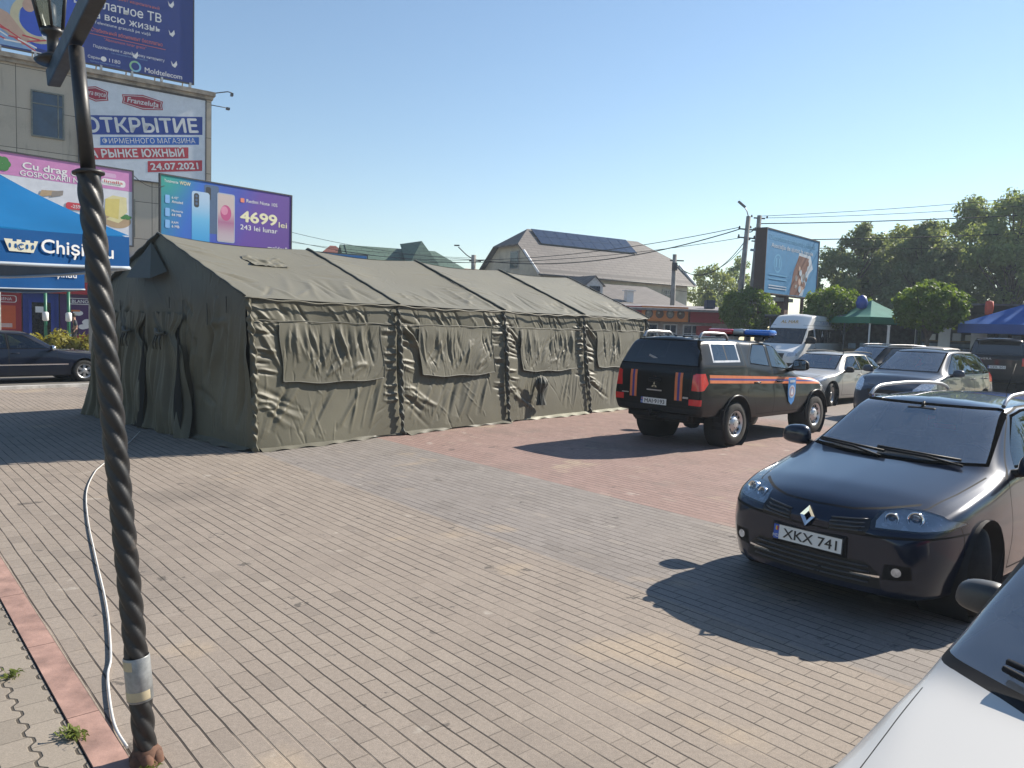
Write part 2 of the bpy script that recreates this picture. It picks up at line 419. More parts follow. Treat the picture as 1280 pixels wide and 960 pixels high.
CANV = canvas('olive_canvas', (0.098, 0.091, 0.060)); CANVD = canvas('olive_canvas_strap', (0.052, 0.054, 0.042))
SKIRT = canvas('ground_flap_canvas', (0.30, 0.30, 0.225))
TENT = thing('army_tent', 'long olive canvas army tent with gabled roof pitched on the paving', 'tent', (-3.64, 10.93, 0), math.atan2(0.768, 0.64))
TL, TWID, EZ, RZ, INS = 11.25, 5.74, 2.20, 3.22, 0.27
BAY = TL/4
rs = np.random.RandomState(5)
def foldfield(U, Wt, segs):
    h = np.zeros_like(U); u_ = U[:, 0]; w_ = Wt[0] if np.ptp(Wt[:, 0]) < 1e-6 else None
    if np.ptp(U[0]) > 1e-6: u_ = None
    for (u0, w0, u1, w1, sg, A) in segs:
        m_ = 3*sg+.02; sl = [slice(None), slice(None)]
        if u_ is not None:
            i0, i1 = np.searchsorted(u_, (min(u0, u1)-m_, max(u0, u1)+m_)); sl[0] = slice(i0, i1)
        if w_ is not None:
            i0, i1 = np.searchsorted(w_, (min(w0, w1)-m_, max(w0, w1)+m_)); sl[1] = slice(i0, i1)
        sl = tuple(sl); u, w = U[sl], Wt[sl]
        if u.size == 0: continue
        dx, dw = u1-u0, w1-w0; L = math.hypot(dx, dw)+1e-9
        tt = ((u-u0)*dx+(w-w0)*dw)/L/L; d = ((u-u0)*dw-(w-w0)*dx)/L
        d = d + min(.012, .05*L)*np.sin(tt*5+u0*9)
        tap = np.clip(1-np.abs(tt-0.5)*2, 0, 1)**0.6*(np.abs(tt-0.5) < 0.5)
        h[sl] += A*np.exp(-(d/sg)**2)*tap
    return h
def crumple(n, u0, u1, w0, w1, seed, tilt=.5, amp=1.0):
    """short tension creases, mostly upright or slanting"""
    r = np.random.RandomState(seed); s = []
    for i in range(n):
        u = r.uniform(u0, u1); w = r.uniform(w0, w1); a = r.normal(0, tilt*.35)+.55*math.sin(u*1.9+seed)+.35*math.sin(w*2.3+u*.7); l = r.uniform(.12, .62)*r.uniform(.5, 1)
        s.append((u-math.sin(a)*l/2, w-math.cos(a)*l/2, u+math.sin(a)*l/2, w+math.cos(a)*l/2, r.uniform(.008, .019), amp*r.choice([-1, 1])*r.uniform(.003, .009)))
    return s
def lownoise(U, Wt, sc, amp, seed):
    r = np.random.RandomState(seed); h = np.zeros_like(U)
    for k in range(14):
        a = r.uniform(0, 2*math.pi); f = sc*r.uniform(0.5, 2.2)
        h += np.sin((U*math.cos(a)+Wt*math.sin(a))*f+r.uniform(0, 6.28))/f*sc
    return h*amp/4
def wall_segs():
    s = []
    for k in range(4):
        a = BAY*k
        for i in range(13):                                            # slanting folds in the hem under the eave
            u = a+0.25+rs.uniform(0, 2.4); s.append((u, 2.16, u+rs.uniform(0.08, 0.30), 1.86, rs.uniform(.018, .034), rs.choice([-1, 1])*rs.uniform(.010, .028)))
        for i in range(15):                                            # long slanting folds low on the wall
            u = a+rs.uniform(0.5, 2.6); l = rs.uniform(0.25, 0.6)
            s.append((u, 0.98, u-l, rs.uniform(.10, .3), rs.uniform(.022, .05), rs.choice([-1, 1])*rs.uniform(.010, .026)))
        for i in range(7):                                             # folds fanning out of the seam foot
            u = a+rs.uniform(0.03, 0.1); w = rs.uniform(.55, .95); s.append((u, w, u+rs.uniform(.45, .9), w-rs.uniform(.25, .55), .035, rs.choice([-1, 1])*rs.uniform(.010, .024)))
        for i in range(15):                                            # short puckers beside the laced seams
            w = rs.uniform(.55, 2.0)
            s.append((a+0.02, w, a+rs.uniform(.28, .5), w-rs.uniform(-.03, .10), .022, rs.choice([-1, 1])*rs.uniform(.012, .032)))
            s.append((a+BAY-rs.uniform(.25, .42), w+.03, a+BAY-.02, w, .022, rs.choice([-1, 1])*rs.uniform(.012, .03)))
        for i in range(6):
            w = 2.1-rs.uniform(0, .25); s.append((a+.05, w, a+rs.uniform(.4, .8), w-rs.uniform(.3, .8), .035, rs.choice([-1, 1])*rs.uniform(.02, .038)))
        s.append((a, 0.1, a+.001, 2.15, .03, -.035))
    return s
def side_wall(y_of, sign, segs, name, nu, nw):
    U, Wt = np.meshgrid(np.linspace(0, TL, nu), np.linspace(0.03, EZ, nw), indexing='ij')
    h = foldfield(U, Wt, segs) + lownoise(U, Wt, 3.0, 0.018, 3)
    h -= 0.05*np.sin(np.pi*(U % BAY)/BAY)*np.sin(np.pi*Wt/EZ)          # the cloth hangs in between the frames
    y = y_of(Wt) + sign*h
    P = np.stack([U, y, Wt], -1)
    return link(name, grid_mesh(P if sign < 0 else P[::-1]), TENT, [CANV])
sw = side_wall(lambda w: INS*w/EZ, -1, wall_segs()+crumple(380, 0, TL, .05, 2.2, 91), 'side_wall', 900, 170)
side_wall(lambda w: TWID-INS*w/EZ, 1, wall_segs()[::3], 'side_wall', 160, 40)
# window flaps on the sunny side, one to a bay
for k in range(4):
    a = BAY*k+0.50; L = 1.95; w0, w1 = 0.98+0.02*k, 1.86
    U, Wt = np.meshgrid(np.linspace(0, L, 170), np.linspace(0, 1, 80), indexing='ij')
    seg = []
    for i in range((26, 14, 20, 11)[k]):
        u = rs.uniform(.05, L-.05); seg.append((u, 1.0, u+rs.uniform(-.06, .16), rs.uniform(.05, .55), rs.uniform(.02, .045), rs.choice([-1, 1])*rs.uniform(.015, .042)))
    for i in range(12):
        u = rs.uniform(.5, L); seg.append((u, rs.uniform(.3, .9), u-rs.uniform(.2, .5), rs.uniform(.05, .3), .03, rs.choice([-1, 1])*rs.uniform(.015, .03)))
    h = foldfield(U, Wt*(w1-w0), [(q[0], q[1]*(w1-w0), q[2], q[3]*(w1-w0), q[4], q[5]) for q in seg]) + lownoise(U, Wt, 5, .012, 20+k)
    h = h*.75+foldfield(U, Wt*(w1-w0), crumple((60, 110, 75, 40)[k], 0, L, 0, w1-w0, 60+k, .35, (1.2, 1.0, 1.3, 1.0)[k]))
    prof = 0.014+0.022*(1-Wt)**3*(0.6+0.4*np.sin(U*2.2+k))
    z = w1+(w0-w1)*(1-Wt)+0.012*np.sin(U*7+k)*(1-Wt)-0.03*np.sin(np.pi*U/L)*(1-Wt); zz = z
    y = INS*zz/EZ-prof-h*(0.35+0.65*np.minimum(1, (1-Wt)*4))
    P = np.stack([a+U+0.02*np.sin(Wt*6+k), y, zz], -1)
    fl = link('window_flap', grid_mesh(P), TENT, [CANV])
    b = MB(); b.tube([(P[i, 0, 0], P[i, 0, 1], P[i, 0, 2]) for i in range(0, 170, 3)], 0.009, 6)
    for e in (0, -1): b.tube([(P[e, i, 0], P[e, i, 1]-.002, P[e, i, 2]) for i in range(0, 80, 3)], 0.006, 5)
    b.build('flap_hem', [CANVD], fl)
# laced seam strips
for k in range(0, 5):
    n = 150; t = np.linspace(0, 1, n); Wd = np.linspace(-1, 1, 9)
    T, D = np.meshgrid(t, Wd, indexing='ij'); r = np.random.RandomState(40+k)
    ph = r.uniform(0, 6.28, 3)
    wid = 0.055+0.02*np.sin(T*37+ph[0])+0.012*np.sin(T*81+ph[1])
    z = 0.02+T*(EZ-0.03); x = BAY*k+0.03*np.sin(T*5+ph[2])+D*wid*0.8
    y = INS*z/EZ-0.035-0.035*(1-D*D)-0.014*np.sin(T*95+D*2.2)-0.01*np.sin(T*47+D*4)
    link('seam_lacing', grid_mesh(np.stack([x, y, z], -1)), TENT, [CANVD if k else CANV])
# roof
def roof_pt(u, s, side):
    """u along, s 0 at the eave .. 1 at the ridge"""
    y = 0.235+(TWID/2-0.235)*s; y = np.where(side > 0, TWID-y, y)
    return y, EZ+0.015+(RZ-EZ)*s
for side in (-1, 1):
    nu, nw = (640, 150) if side < 0 else (160, 40)
    U, Sg = np.meshgrid(np.linspace(-0.06, TL+0.18, nu), np.linspace(0, 1, nw), indexing='ij')
    segs = []
    for k in range(4):
        a = BAY*k
        for i in range(12):
            u = a+rs.uniform(.1, 2.7); segs.append((u, rs.uniform(0, .25), u+rs.uniform(-.25, .6), rs.uniform(.5, 1.6), rs.uniform(.03, .08), rs.choice([-1, 1])*rs.uniform(.010, .026)))
        for i in range(9):
            w = rs.uniform(0.1, 2.7); segs.append((a+.03, w, a+rs.uniform(.5, 1.2), w-rs.uniform(-.2, .5), rs.uniform(.03, .06), rs.choice([-1, 1])*rs.uniform(.006, .018)))
            w = rs.uniform(0.1, 2.7); segs.append((a+BAY-.03, w, a+BAY-rs.uniform(.4, 1.0), w+rs.uniform(-.3, .3), rs.uniform(.03, .06), rs.choice([-1, 1])*rs.uniform(.006, .016)))
    h = foldfield(U, Sg*2.98, segs+(crumple(420, 0, TL, 0, 2.98, 95, .9, .55) if side < 0 else []))+lownoise(U, Sg*3, 2.0, .012, 8)
    fr_ = np.clip(U, 0, TL) % BAY/BAY
    h = h-0.055*np.sin(np.pi*fr_)*np.sin(np.pi*np.clip(Sg*1.02, 0, 1))-0.06*Sg**6*np.sin(np.pi*fr_)
    y, z = roof_pt(U, Sg, np.full_like(U, side))
    y = y - h*0.34*(1 if side < 0 else -1); z = z+h*0.94+0.06*np.clip(U/TL, 0, 1)*Sg
    P = np.stack([U, y, z], -1)
    link('roof_slope', grid_mesh(P if side < 0 else P[::-1]), TENT, [CANV])
for k in range(0, 5):
    for side in (-1, 1):
        b = MB(); pts = []
        for i in range(25):
            s_ = i/24; y, z = roof_pt(0, s_, np.array(side)); u = BAY*k+(-0.055 if k == 0 else 0.15 if k == 4 else 0.05)
            pts.append((u+0.012*math.sin(i*1.7+k), float(y), float(z)+0.020+0.06*u/TL*s_))
        b.tube(pts, 0.024 if 0 < k < 4 else 0.016, 6); b.build('roof_strap', [CANVD], TENT)
b = MB(); b.tube([(-0.06+i*0.099, 0.20+0.006*math.sin(i), EZ+0.005+0.012*math.sin(i*0.9)-0.03*abs(math.sin(math.pi*(i*0.1)/BAY))) for i in range(115)], 0.013, 6); b.build('eave_hem', [CANV], TENT)
b = MB(); b.tube([(i*0.1, INS*1.885/EZ-0.014-.012*math.sin(i*.7), 1.885+.008*math.sin(i*.9)) for i in range(113)], 0.009, 5); b.build('wall_hem', [CANVD], TENT)
# crumpled patch sewn on the first roof bay
U, Sg = np.meshgrid(np.linspace(1.05, 1.78, 40), np.linspace(0.60, 0.76, 24), indexing='ij')
y, z = roof_pt(U, Sg, np.full_like(U, -1)); h = 0.012+lownoise(U, Sg*3, 26, 0.05, 77)*0.35-0.055*np.sin(np.pi*U/BAY)*np.sin(np.pi*Sg)-0.06*Sg**6
link('roof_patch', grid_mesh(np.stack([U+0.03*np.sin(Sg*60), y-h*.34, z+np.abs(h+0.05)*.94-0.035], -1)), TENT, [CANV])
# gable ends
def gable(x0, sign, name, nu, nw, mt):
    A, Wt = np.meshgrid(np.linspace(0, 1, nu), np.linspace(0.012, 1, nw), indexing='ij')
    inset = INS*np.minimum(1, Wt*1.15)
    y = inset+(TWID-2*inset)*A
    top = EZ+(RZ-EZ)*(1-np.abs(y-TWID/2)/(TWID/2-0.2)); z = Wt*np.maximum(top, EZ)
    seg = []
    for i in range(46):
        q = rs.uniform(.2, 5.8); seg.append((q, rs.uniform(1.2, 2.3), q+rs.uniform(-.18, .18), rs.uniform(0, .7), rs.uniform(.03, .08), rs.choice([-1, 1])*rs.uniform(.025, .07)))
    for i in range(26):
        q = rs.uniform(.2, 5.8); seg.append((q, rs.uniform(.3, 2.2), q+rs.uniform(-.8, .8), rs.uniform(.3, 2.2), .06, rs.choice([-1, 1])*rs.uniform(.02, .05)))
    h = foldfield(y, z, seg+(crumple(330, .2, 5.8, .1, 3.0, 97, .35, 1.2) if sign < 0 else []))+lownoise(y, z, 3, .05, 11)
    P = np.stack([x0+sign*(h-0.08*np.sin(np.pi*A)*Wt*0.3), y, z], -1)
    return link(name, grid_mesh(P), TENT, [mt])
gable(0.0, -1, 'gable_wall', 260, 120, CANV); gable(TL+0.02, 1, 'gable_wall', 60, 40, CANV)
# door curtains, gathered high up and spreading on the ground
for (yc, half, lean) in ((2.55, 0.62, -0.12), (3.75, 0.60, 0.10), (4.75, 0.55, 0.2)):
    A, T = np.meshgrid(np.linspace(-1, 1, 110), np.linspace(0, 1, 70), indexing='ij')
    wdt = half*(0.80-0.42*np.exp(-((T-0.17)/0.09)**2)+0.40*T)
    r = np.random.RandomState(int(yc*10)); ph = r.uniform(0, 6.28, 4)
    z = 1.95-T*(1.94); fold = 0.040*np.sin(A*7+ph[0]+T*2.2+.6*np.sin(T*5))+0.030*np.sin(A*15+ph[1]-T*3)*(.4+.6*np.sin(A*2+ph[3])**2)+0.016*np.sin(A*31+ph[2]+T*4)
    x = -0.07-0.06*T-fold*(0.35+0.9*T)-0.07*(1-A*A)*T-.035*np.sin(T*9+A*3+ph[3])*(.3+T)
    P = np.stack([x, yc+lean*T+A*wdt, z+0.02*np.sin(A*9)], -1)
    cu_ = link('door_curtain', grid_mesh(P), TENT, [CANV])
    b = MB(); b.tube([(-.16, yc-.14, 1.63), (-.21, yc-.05, 1.60), (-.21, yc+.06, 1.62), (-.15, yc+.2, 1.68)], 0.03, 7)
    for q in (-.06, .02, .07): b.tube([(-.2, yc+q, 1.6), (-.24, yc+q*1.6, 1.48), (-.22, yc+q*2, 1.36)], [.02, .014, .008], 6)
    b.build('curtain_tie', [CANVD], cu_)
for yq, wq, lq in ((2.02, .13, -.10), (3.18, .16, .06), (4.28, .12, .12)):  # near-black slivers that paint the shadow lying between the curtain folds
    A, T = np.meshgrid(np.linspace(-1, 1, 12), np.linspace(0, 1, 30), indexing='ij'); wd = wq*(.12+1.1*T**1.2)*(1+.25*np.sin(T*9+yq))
    link('fold_shade', grid_mesh(np.stack([-.135-.07*T-.012*(1-A*A), yq+lq*T+A*wd, 1.72-1.70*T], -1)), TENT, [mat('fold_shade_black', (.012, .012, .010), .95, var=.2)])
# small peaked vent hood in the gable, straps above the doors
b = MB(); b.add([(-.03, 3.62, 2.62), (-.03, 2.6, 2.62), (-.03, 3.15, 3.12), (-.26, 3.58, 2.52), (-.24, 2.75, 2.50)], [(0, 3, 2), (2, 3, 4), (2, 4, 1), (3, 0, 1, 4)]); b.build('vent_hood', [CANVD], TENT)
for q in (.75, 1.3, 2.05, 2.5, 3.6, 4.3, 5.1): b = MB(); b.box((-.05, q, 2.02+0.10*math.sin(q*3)), (.012, .022, rnd.uniform(.16, .42)), 0, Matrix.Rotation(rnd.uniform(-.1, .1), 3, 'X')); b.build('gable_strap', [CANVD], TENT)
# gathered stove-pipe sleeve tied off on the third bay
b = MB(); n = 60; A, T = np.meshgrid(np.linspace(0, 2*math.pi, 49), np.linspace(0, 1, 26), indexing='ij')
rad = (0.06+0.10*np.exp(-((T-0.28)/0.2)**2)+0.08*np.clip((T-.62)/.38, 0, 1))*(1+0.28*np.sin(A*8+T*4)); rad = rad*np.where(T < .06, T/.06, 1)
P = np.stack([2*BAY+0.98+rad*np.cos(A), 0.05-0.06-np.abs(rad*np.sin(A))*0.7, 0.92-0.62*T], -1)
link('tied_sleeve', grid_mesh(P), TENT, [CANVD])
# ground flaps along the foot
for k in range(4):
    U, D = np.meshgrid(np.linspace(0.05, BAY-.05, 70), np.linspace(0, 1, 8), indexing='ij'); a = BAY*k
    w = 0.10+0.07*np.sin(U*1.9+k*2)+0.03*np.sin(U*7.3+k)
    P = np.stack([a+U, 0.03-D*w, 0.045*(1-D)+0.012+0.012*np.sin(U*14+D*3+k)*D], -1)
    link('ground_flap', grid_mesh(P), TENT, [SKIRT if k >= 2 else CANVD])
U, D = np.meshgrid(np.linspace(0.1, TWID-.1, 90), np.linspace(0, 1, 8), indexing='ij')
P = np.stack([0.03-D*(0.14+0.06*np.sin(U*2.3)+.02*np.sin(U*9)), U, 0.05*(1-D)+0.012+.012*np.sin(U*13)*D], -1)
link('ground_flap', grid_mesh(P[::-1]), TENT, [CANVD])

# ---------------------------------------------------------------- commercial building across the road
def flat(name, col, rough=0.55): return mat(name, col, rough, var=0.05, scale=3)
class Print:
    """flat printed shapes on a board whose face looks along -y; every call lies one sheet above the last"""
    def __init__(s, y): s.y = y; s.mb = MB(); s.ms = []
    def m(s, mt):
        if mt not in s.ms: s.ms.append(mt)
        s.mb.cur = s.ms.index(mt); s.y -= 0.0007
    def poly(s, mt, pts):
        s.m(mt); t = tessellate_polygon([[Vector((p[0], p[1], 0)) for p in pts]])
        s.mb.add([(p[0], s.y, p[1]) for p in pts], [list(q) for q in t])
    def rect(s, mt, x0, z0, x1, z1, slope=0.0):
        s.poly(mt, [(x0, z0), (x1, z0+slope*(x1-x0)), (x1, z1+slope*(x1-x0)), (x0, z1)])
    def rrect(s, mt, x0, z0, x1, z1, r):
        p = []
        for cx, cz, a in ((x1-r, z1-r, 0), (x0+r, z1-r, 90), (x0+r, z0+r, 180), (x1-r, z0+r, 270)):
            for k in range(6): t = R(a+k*18); p.append((cx+r*math.cos(t), cz+r*math.sin(t)))
        s.poly(mt, p)
    def disc(s, mt, x, z, rx, rz=None, n=28): s.poly(mt, [(x+rx*math.cos(2*math.pi*k/n), z+(rz or rx)*math.sin(2*math.pi*k/n)) for k in range(n)])
    def ring(s, mt, x, z, r, w, a0=0, a1=360, n=28):
        s.m(mt); vs = []; 
        for k in range(n+1):
            t = R(a0+(a1-a0)*k/n)
            for q in (r-w/2, r+w/2): vs.append((x+q*math.cos(t), s.y, z+q*math.sin(t)))
        s.mb.add(vs, [(2*k, 2*k+1, 2*k+3, 2*k+2) for k in range(n)])
    def done(s, name, parent): return s.mb.build(name, s.ms, parent, fix=False)

BRZ = math.atan2(.58, .81); BLOC = (-17.2, 43.7, 0)
def wall_panels(name, c, pw, ph, joint=(0.10, 0.085, 0.07)):
    g = G(name); p = g.pos(); x = g.xyz(p); br = g.n('ShaderNodeTexBrick', offset=0.0)
    g.put(br.inputs['Vector'], g.vec(x[0], x[2], 0)); br.inputs['Scale'].default_value = 1
    br.inputs['Brick Width'].default_value = pw; br.inputs['Row Height'].default_value = ph; br.inputs['Mortar Size'].default_value = 0.016
    g.put(br.inputs['Color1'], c); g.put(br.inputs['Color2'], tuple(q*0.9 for q in c)); g.put(br.inputs['Mortar'], joint)
    n = g.noise(p, 0.7, 6, 0.65); col = g.mix(g.M('MULTIPLY', g.step(n, 0.45, 0.75), 0.5), br.outputs[0], tuple(q*0.62 for q in c))
    st = g.noise(g.vec(g.M('MULTIPLY', x[0], 3.0), x[1], g.M('MULTIPLY', x[2], 0.35)), 1.0, 4)
    col = g.mix(g.M('MULTIPLY', g.step(st, 0.56, 0.74), 0.35), col, (0.10, 0.085, 0.07))
    f = g.noise(p, 24, 4, .7); col = g.mix(0.25, col, g.ramp(f, [(.3, (.6,)*3), (.7, (1.3,)*3)]), 'MULTIPLY')
    g.set(Base_Color=col, Roughness=0.9); g.bump(f, .2, .02); return g.m
BW = wall_panels('facade_panels', (0.54, 0.475, 0.385), 3.05, 1.95)
BLD = thing('commercial_building', 'beige panel-clad commercial building with red shopfront beyond the road', 'building', BLOC, BRZ)
b = MB(); b.box((-16, 6, 8.9), (32, 12, 10.2)); b.box((-16, 6.2, 1.9), (31.6, 11.6, 3.8)); b.build('wall', [BW], BLD)
b = MB(); b.box((-16, 5.9, 14.06), (32.3, 12.4, 0.22)); b.box((-16, 5.95, 13.86), (32.12, 12.2, 0.18)); b.build('cornice', [mat('cornice_concrete', (0.33, 0.28, 0.22), .9, var=.3, scale=2)], BLD)
FR = mat('old_window_frame', (0.16, 0.17, 0.15), .7, var=.2); WG = mat('dull_window_glass', (0.012, 0.035, 0.075), 0.08, var=.3, scale=1.2, coat=.5)
def window(parent, x, z, w, h, y=0.0, frame=FR, gl=WG, bars=((0.5, 1), (0, 0.72)), reveal=0.10, name='window'):
    f = MB(); t = 0.07
    for cx, cz, dx, dz in ((x-w/2+t/2, z, t, h), (x+w/2-t/2, z, t, h), (x, z+h/2-t/2, w-2*t, t), (x, z-h/2+t/2, w-2*t, t)): f.box((cx, y-.02, cz), (dx, .10, dz))
    if bars[0][1]: f.box((x+(bars[0][0]-.5)*w, y-.015, z), (.05, .08, h-2*t))
    if bars[1][1]: f.box((x, y-.012, z-h/2+bars[1][1]*h), (w-2*t, .07, .05))
    fo = f.build(name, [frame], parent)
    p = MB(); p.box((x, y-.004, z), (w-2*t, .02, h-2*t)); p.build('pane', [gl], fo); return fo
for x in (-7.83, -11.0, -14.2, -17.4, -20.6): window(BLD, x, 11.55, 1.42, 2.24, bars=((.82, 1), (0, .72)))
for x in (-4.6, -9.4, -12.5, -15.7, -18.9): window(BLD, x, 7.3 if x < -6 else 6.9, 1.42, 2.0, bars=((.82, 1), (0, .72)))
# ground-floor shop
REDF = flat('red_fascia', (0.30, 0.012, 0.022)); BLUF = flat('blue_fascia', (0.010, 0.035, 0.25)); PURP = flat('purple_poster', (0.055, 0.012, 0.10))
b = MB(); b.box((-10.5, -.12, 3.05), (15, .3, .62)); b.build('shop_fascia', [REDF], BLD)
b = MB(); b.box((-1.9, -.10, 4.35), (4.9, .26, .95)); b.build('blue_sign_band', [BLUF], BLD)
pr = Print(-.02)
pr.rect(REDF, -16, .3, -9.05, 2.72); pr.rect(flat('orange_poster', (0.55, 0.09, 0.02)), -12.6, .9, -9.3, 2.05); pr.rect(BLUF, -9.0, 0, -7.45, 2.72)
pr.rect(REDF, -7.4, 0, -3.9, .62); pr.rect(PURP, -7.4, .62, -5.75, 2.72)
TEAL = flat('pale_shop_glass', (0.16, 0.20, 0.20), .2)
for k in range(9): pr.disc(WHITE, -10.6+.35*math.cos(k*2.1), 1.45+.22*math.sin(k*1.7), .13, .10)
for k in range(5): pr.rect(WHITE, -10.6+.06*k, .98+.10*k*.4, -9.45, 1.0+.10*k*.4)
for k in range(6): pr.disc(WHITE, -6.4+.22*math.cos(k*2.4), 1.35+.45*math.sin(k*1.9), .20, .13)
for k in range(4): pr.rect(flat('orange_print', (.6, .16, .03)), -6.9, 1.85+.02*k, -6.5, 1.88+.02*k)
pr.rrect(WHITE, -7.05, 2.22, -5.95, 2.55, .1); pr.rrect(PURP, -7.0, 2.26, -6.0, 2.51, .08)
pr.rrect(WHITE, -10.4, 2.2, -9.25, 2.55, .1); pr.rrect(REDF, -10.36, 2.23, -9.29, 2.52, .09)
pr.done('shop_poster', BLD)
text('BLANO', WHITE, BLD, (-6.5, -.16, 2.30), h=.17, bold=.02); text('ARSENA', WHITE, BLD, (-9.83, -.22, 2.30), h=.15, maxw=.95)
text('EUROMATIC', WHITE, BLD, (-10.1, -.29, 2.95), h=.16, maxw=2.0)
b = MB(); b.box((-8.22, -.12, 1.15), (.92, .06, 2.2)); d_ = b.build('door', [mat('dark_door_glass', (.012, .013, .018), .1, var=.2)], BLD)
b = MB(); 
for q in (-8.70, -7.74): b.box((q, -.13, 1.2), (.14, .1, 2.4))
b.box((-8.22, -.13, 2.33), (.82, .1, .13)); b.build('door_frame', [BLUF], d_)
b = MB(); b.box((-8.3, -.16, 1.9), (.35, .01, .3)); b.build('notice', [WHITE], d_)
window(BLD, -4.95, 1.65, 1.5, 2.0, y=-.06, frame=mat('grey_shop_frame', (.2, .2, .2), .5), gl=TEAL)

# ---------------------------------------------------------------- boards on and before the building
PBLUE = flat('navy_print', (0.008, 0.030, 0.21)); SKYB = flat('pale_print', (0.50, 0.58, 0.70))
def board(name, label, x0, x1, z0, z1, face, loc=BLOC, rz=BRZ, y=-.05, back=None, cat='billboard', thick=.12):
    t = thing(name, label, cat, loc, rz)
    b = MB(); b.box(((x0+x1)/2, y+thick/2, (z0+z1)/2), (x1-x0, thick, z1-z0)); b.build('panel', [face], t)
    f = MB(); w = .05
    for cx, cz, dx, dz in ((x0, (z0+z1)/2, w, z1-z0+w), (x1, (z0+z1)/2, w, z1-z0+w), ((x0+x1)/2, z0, x1-x0-w, w), ((x0+x1)/2, z1, x1-x0-w, w)): f.box((cx, y+thick/2-.01, cz), (dx, thick+.04, dz))
    f.build('frame', [back or mat('dark_steel', (.045, .045, .05), .6)], t)
    return t
WB = flat('white_banner', (0.70, 0.74, 0.80))
bn = board('wall_banner', 'white banner with slanted blue and red bands on the beige wall', -6.5, -.32, 8.9, 13.7, WB, y=-.10, cat='banner', thick=.05)
DB = flat('deep_blue_band', (0.012, 0.050, 0.30)); MBL = flat('mid_blue_band', (0.02, 0.13, 0.50)); RB = flat('red_band', (0.52, 0.035, 0.055)); LOGO = flat('dark_red_logo', (0.36, 0.02, 0.045))
sl_ = 0.163; pr = Print(-.102)
pr.rect(DB, -6.45, 10.83, -.50, 11.80, sl_); pr.rect(MBL, -5.52, 10.45, -.68, 10.86, sl_); pr.rect(RB, -6.45, 9.57, -1.23, 10.16, sl_); pr.rect(RB, -3.28, 9.39, -.51, 9.97, sl_)
hexa = lambda x0, x1, zc, h, q=.16: [(x0, zc-h*.36), (x0+(x1-x0)*.5, zc-h*.62), (x1, zc-h*.36), (x1-.04, zc), (x1, zc+h*.36), (x0+(x1-x0)*.5, zc+h*.62), (x0, zc+h*.36), (x0+.04, zc)]
for x0, x1 in ((-6.3, -5.13), (-4.5, -2.52)):
    pr.poly(LOGO, hexa(x0, x1, 12.98, .62)); pr.poly(WHITE, hexa(x0+.06, x1-.06, 12.98, .52)); pr.poly(LOGO, hexa(x0+.09, x1-.09, 12.98, .47))
pr.done('print', bn)
ry = (R(90), -math.atan(sl_), 0)
def slant(body, x0, x1, zb, h, bold): text(body, WHITE, bn, (x0, -.1085, zb), h=h, w=x1-x0, rot=ry, bold=bold, align='LEFT')
slant('ОТКРЫТИЕ', -6.2, -.62, 11.0, .72, .03); slant('ФИРМЕННОГО МАГАЗИНА', -5.4, -.80, 10.55, .27, 0)
slant('НА РЫНКЕ ЮЖНЫЙ', -6.3, -1.36, 9.70, .40, .03); slant('24.07.2021', -3.12, -.66, 9.53, .36, .03)
text('Franzeluța', WHITE, bn, (-3.5, pr.y-.003, 12.86), h=.27, maxw=1.55, bold=.02, shear=.15); text('Нега вкуса', WHITE, bn, (-5.75, pr.y-.003, 12.9), h=.22, maxw=.95, bold=.015, shear=.15)
# roof board
rb = board('rooftop_billboard', 'large dark blue rooftop billboard with white lettering and bird shapes', -17.5, -.86, 14.55, 19.8, PBLUE, y=.35)
b = MB()
for k in range(12):
    x = -17+k*1.45; b.tube([(x, .5, 14.15), (x, .5, 19.6)], .05, 6); b.tube([(x, .5, 17.5), (x, 2.6, 14.15)], .04, 6)
    b.box((x, .30, 14.46), (.10, .14, .24))
b.build('support_frame', [STEEL], rb)
pr = Print(.348)
LBL = flat('light_blue_print', (0.22, 0.38, 0.62)); YLW = flat('pale_yellow_print', (0.55, 0.50, 0.33)); PNK = flat('salmon_print', (.55, .13, .12)); SKN = flat('skin_print', (.50, .33, .25))
pr.rect(LBL, -17.4, 14.65, -8.3, 19.7); pr.poly(flat('vivid_blue_print', (.015, .07, .48)), [(-9.0, 15.3), (-8.2, 14.8), (-6.2, 14.7), (-6.2, 19.7), (-8.0, 19.7), (-8.8, 17.5)])
pr.ring(YLW, -8.2, 16.15, .95, .36, 35, 330); pr.poly(YLW, [(-7.6, 16.6), (-7.2, 16.7), (-7.5, 18.9), (-8.3, 19.3), (-8.5, 18.4), (-7.9, 18.2)]); pr.disc(SKN, -8.55, 16.75, .26, .3)
pr.poly(SKN, [(-11.5, 17.0), (-9.4, 16.2), (-8.5, 15.1), (-8.8, 14.8), (-10.0, 15.6), (-12, 16.4)])
for k in range(16):
    a = rnd.uniform(0, 3); x = -11.3+k*.19; z = 15.9-.07*k+rnd.uniform(-.5, .3); pr.rect(RB if k % 3 else WHITE, x, z, x+rnd.uniform(.5, 1.0), z+.07, rnd.uniform(-.9, .3))
for bx, bz in ((-2.03, 18.5), (-1.99, 17.0), (-1.87, 15.4), (-3.8, 15.45), (-7.88, 15.45)):
    pr.poly(WHITE, [(bx-.16, bz+.16), (bx-.05, bz-.02), (bx+.02, bz+.05), (bx+.12, bz+.2), (bx+.16, bz), (bx+.05, bz-.18), (bx-.1, bz-.1)])
pr.ring(flat('logo_green', (.25, .5, .3)), -3.79, 14.87, .24, .09, 60, 240); pr.ring(flat('logo_cyan', (.2, .45, .65)), -3.79, 14.87, .24, .09, 240, 420)
pr.disc(WHITE, -5.28, 14.92, .13); pr.rect(PNK, -5.9, 16.05, -2.3, 16.08); pr.done('print', rb)
Y = .343
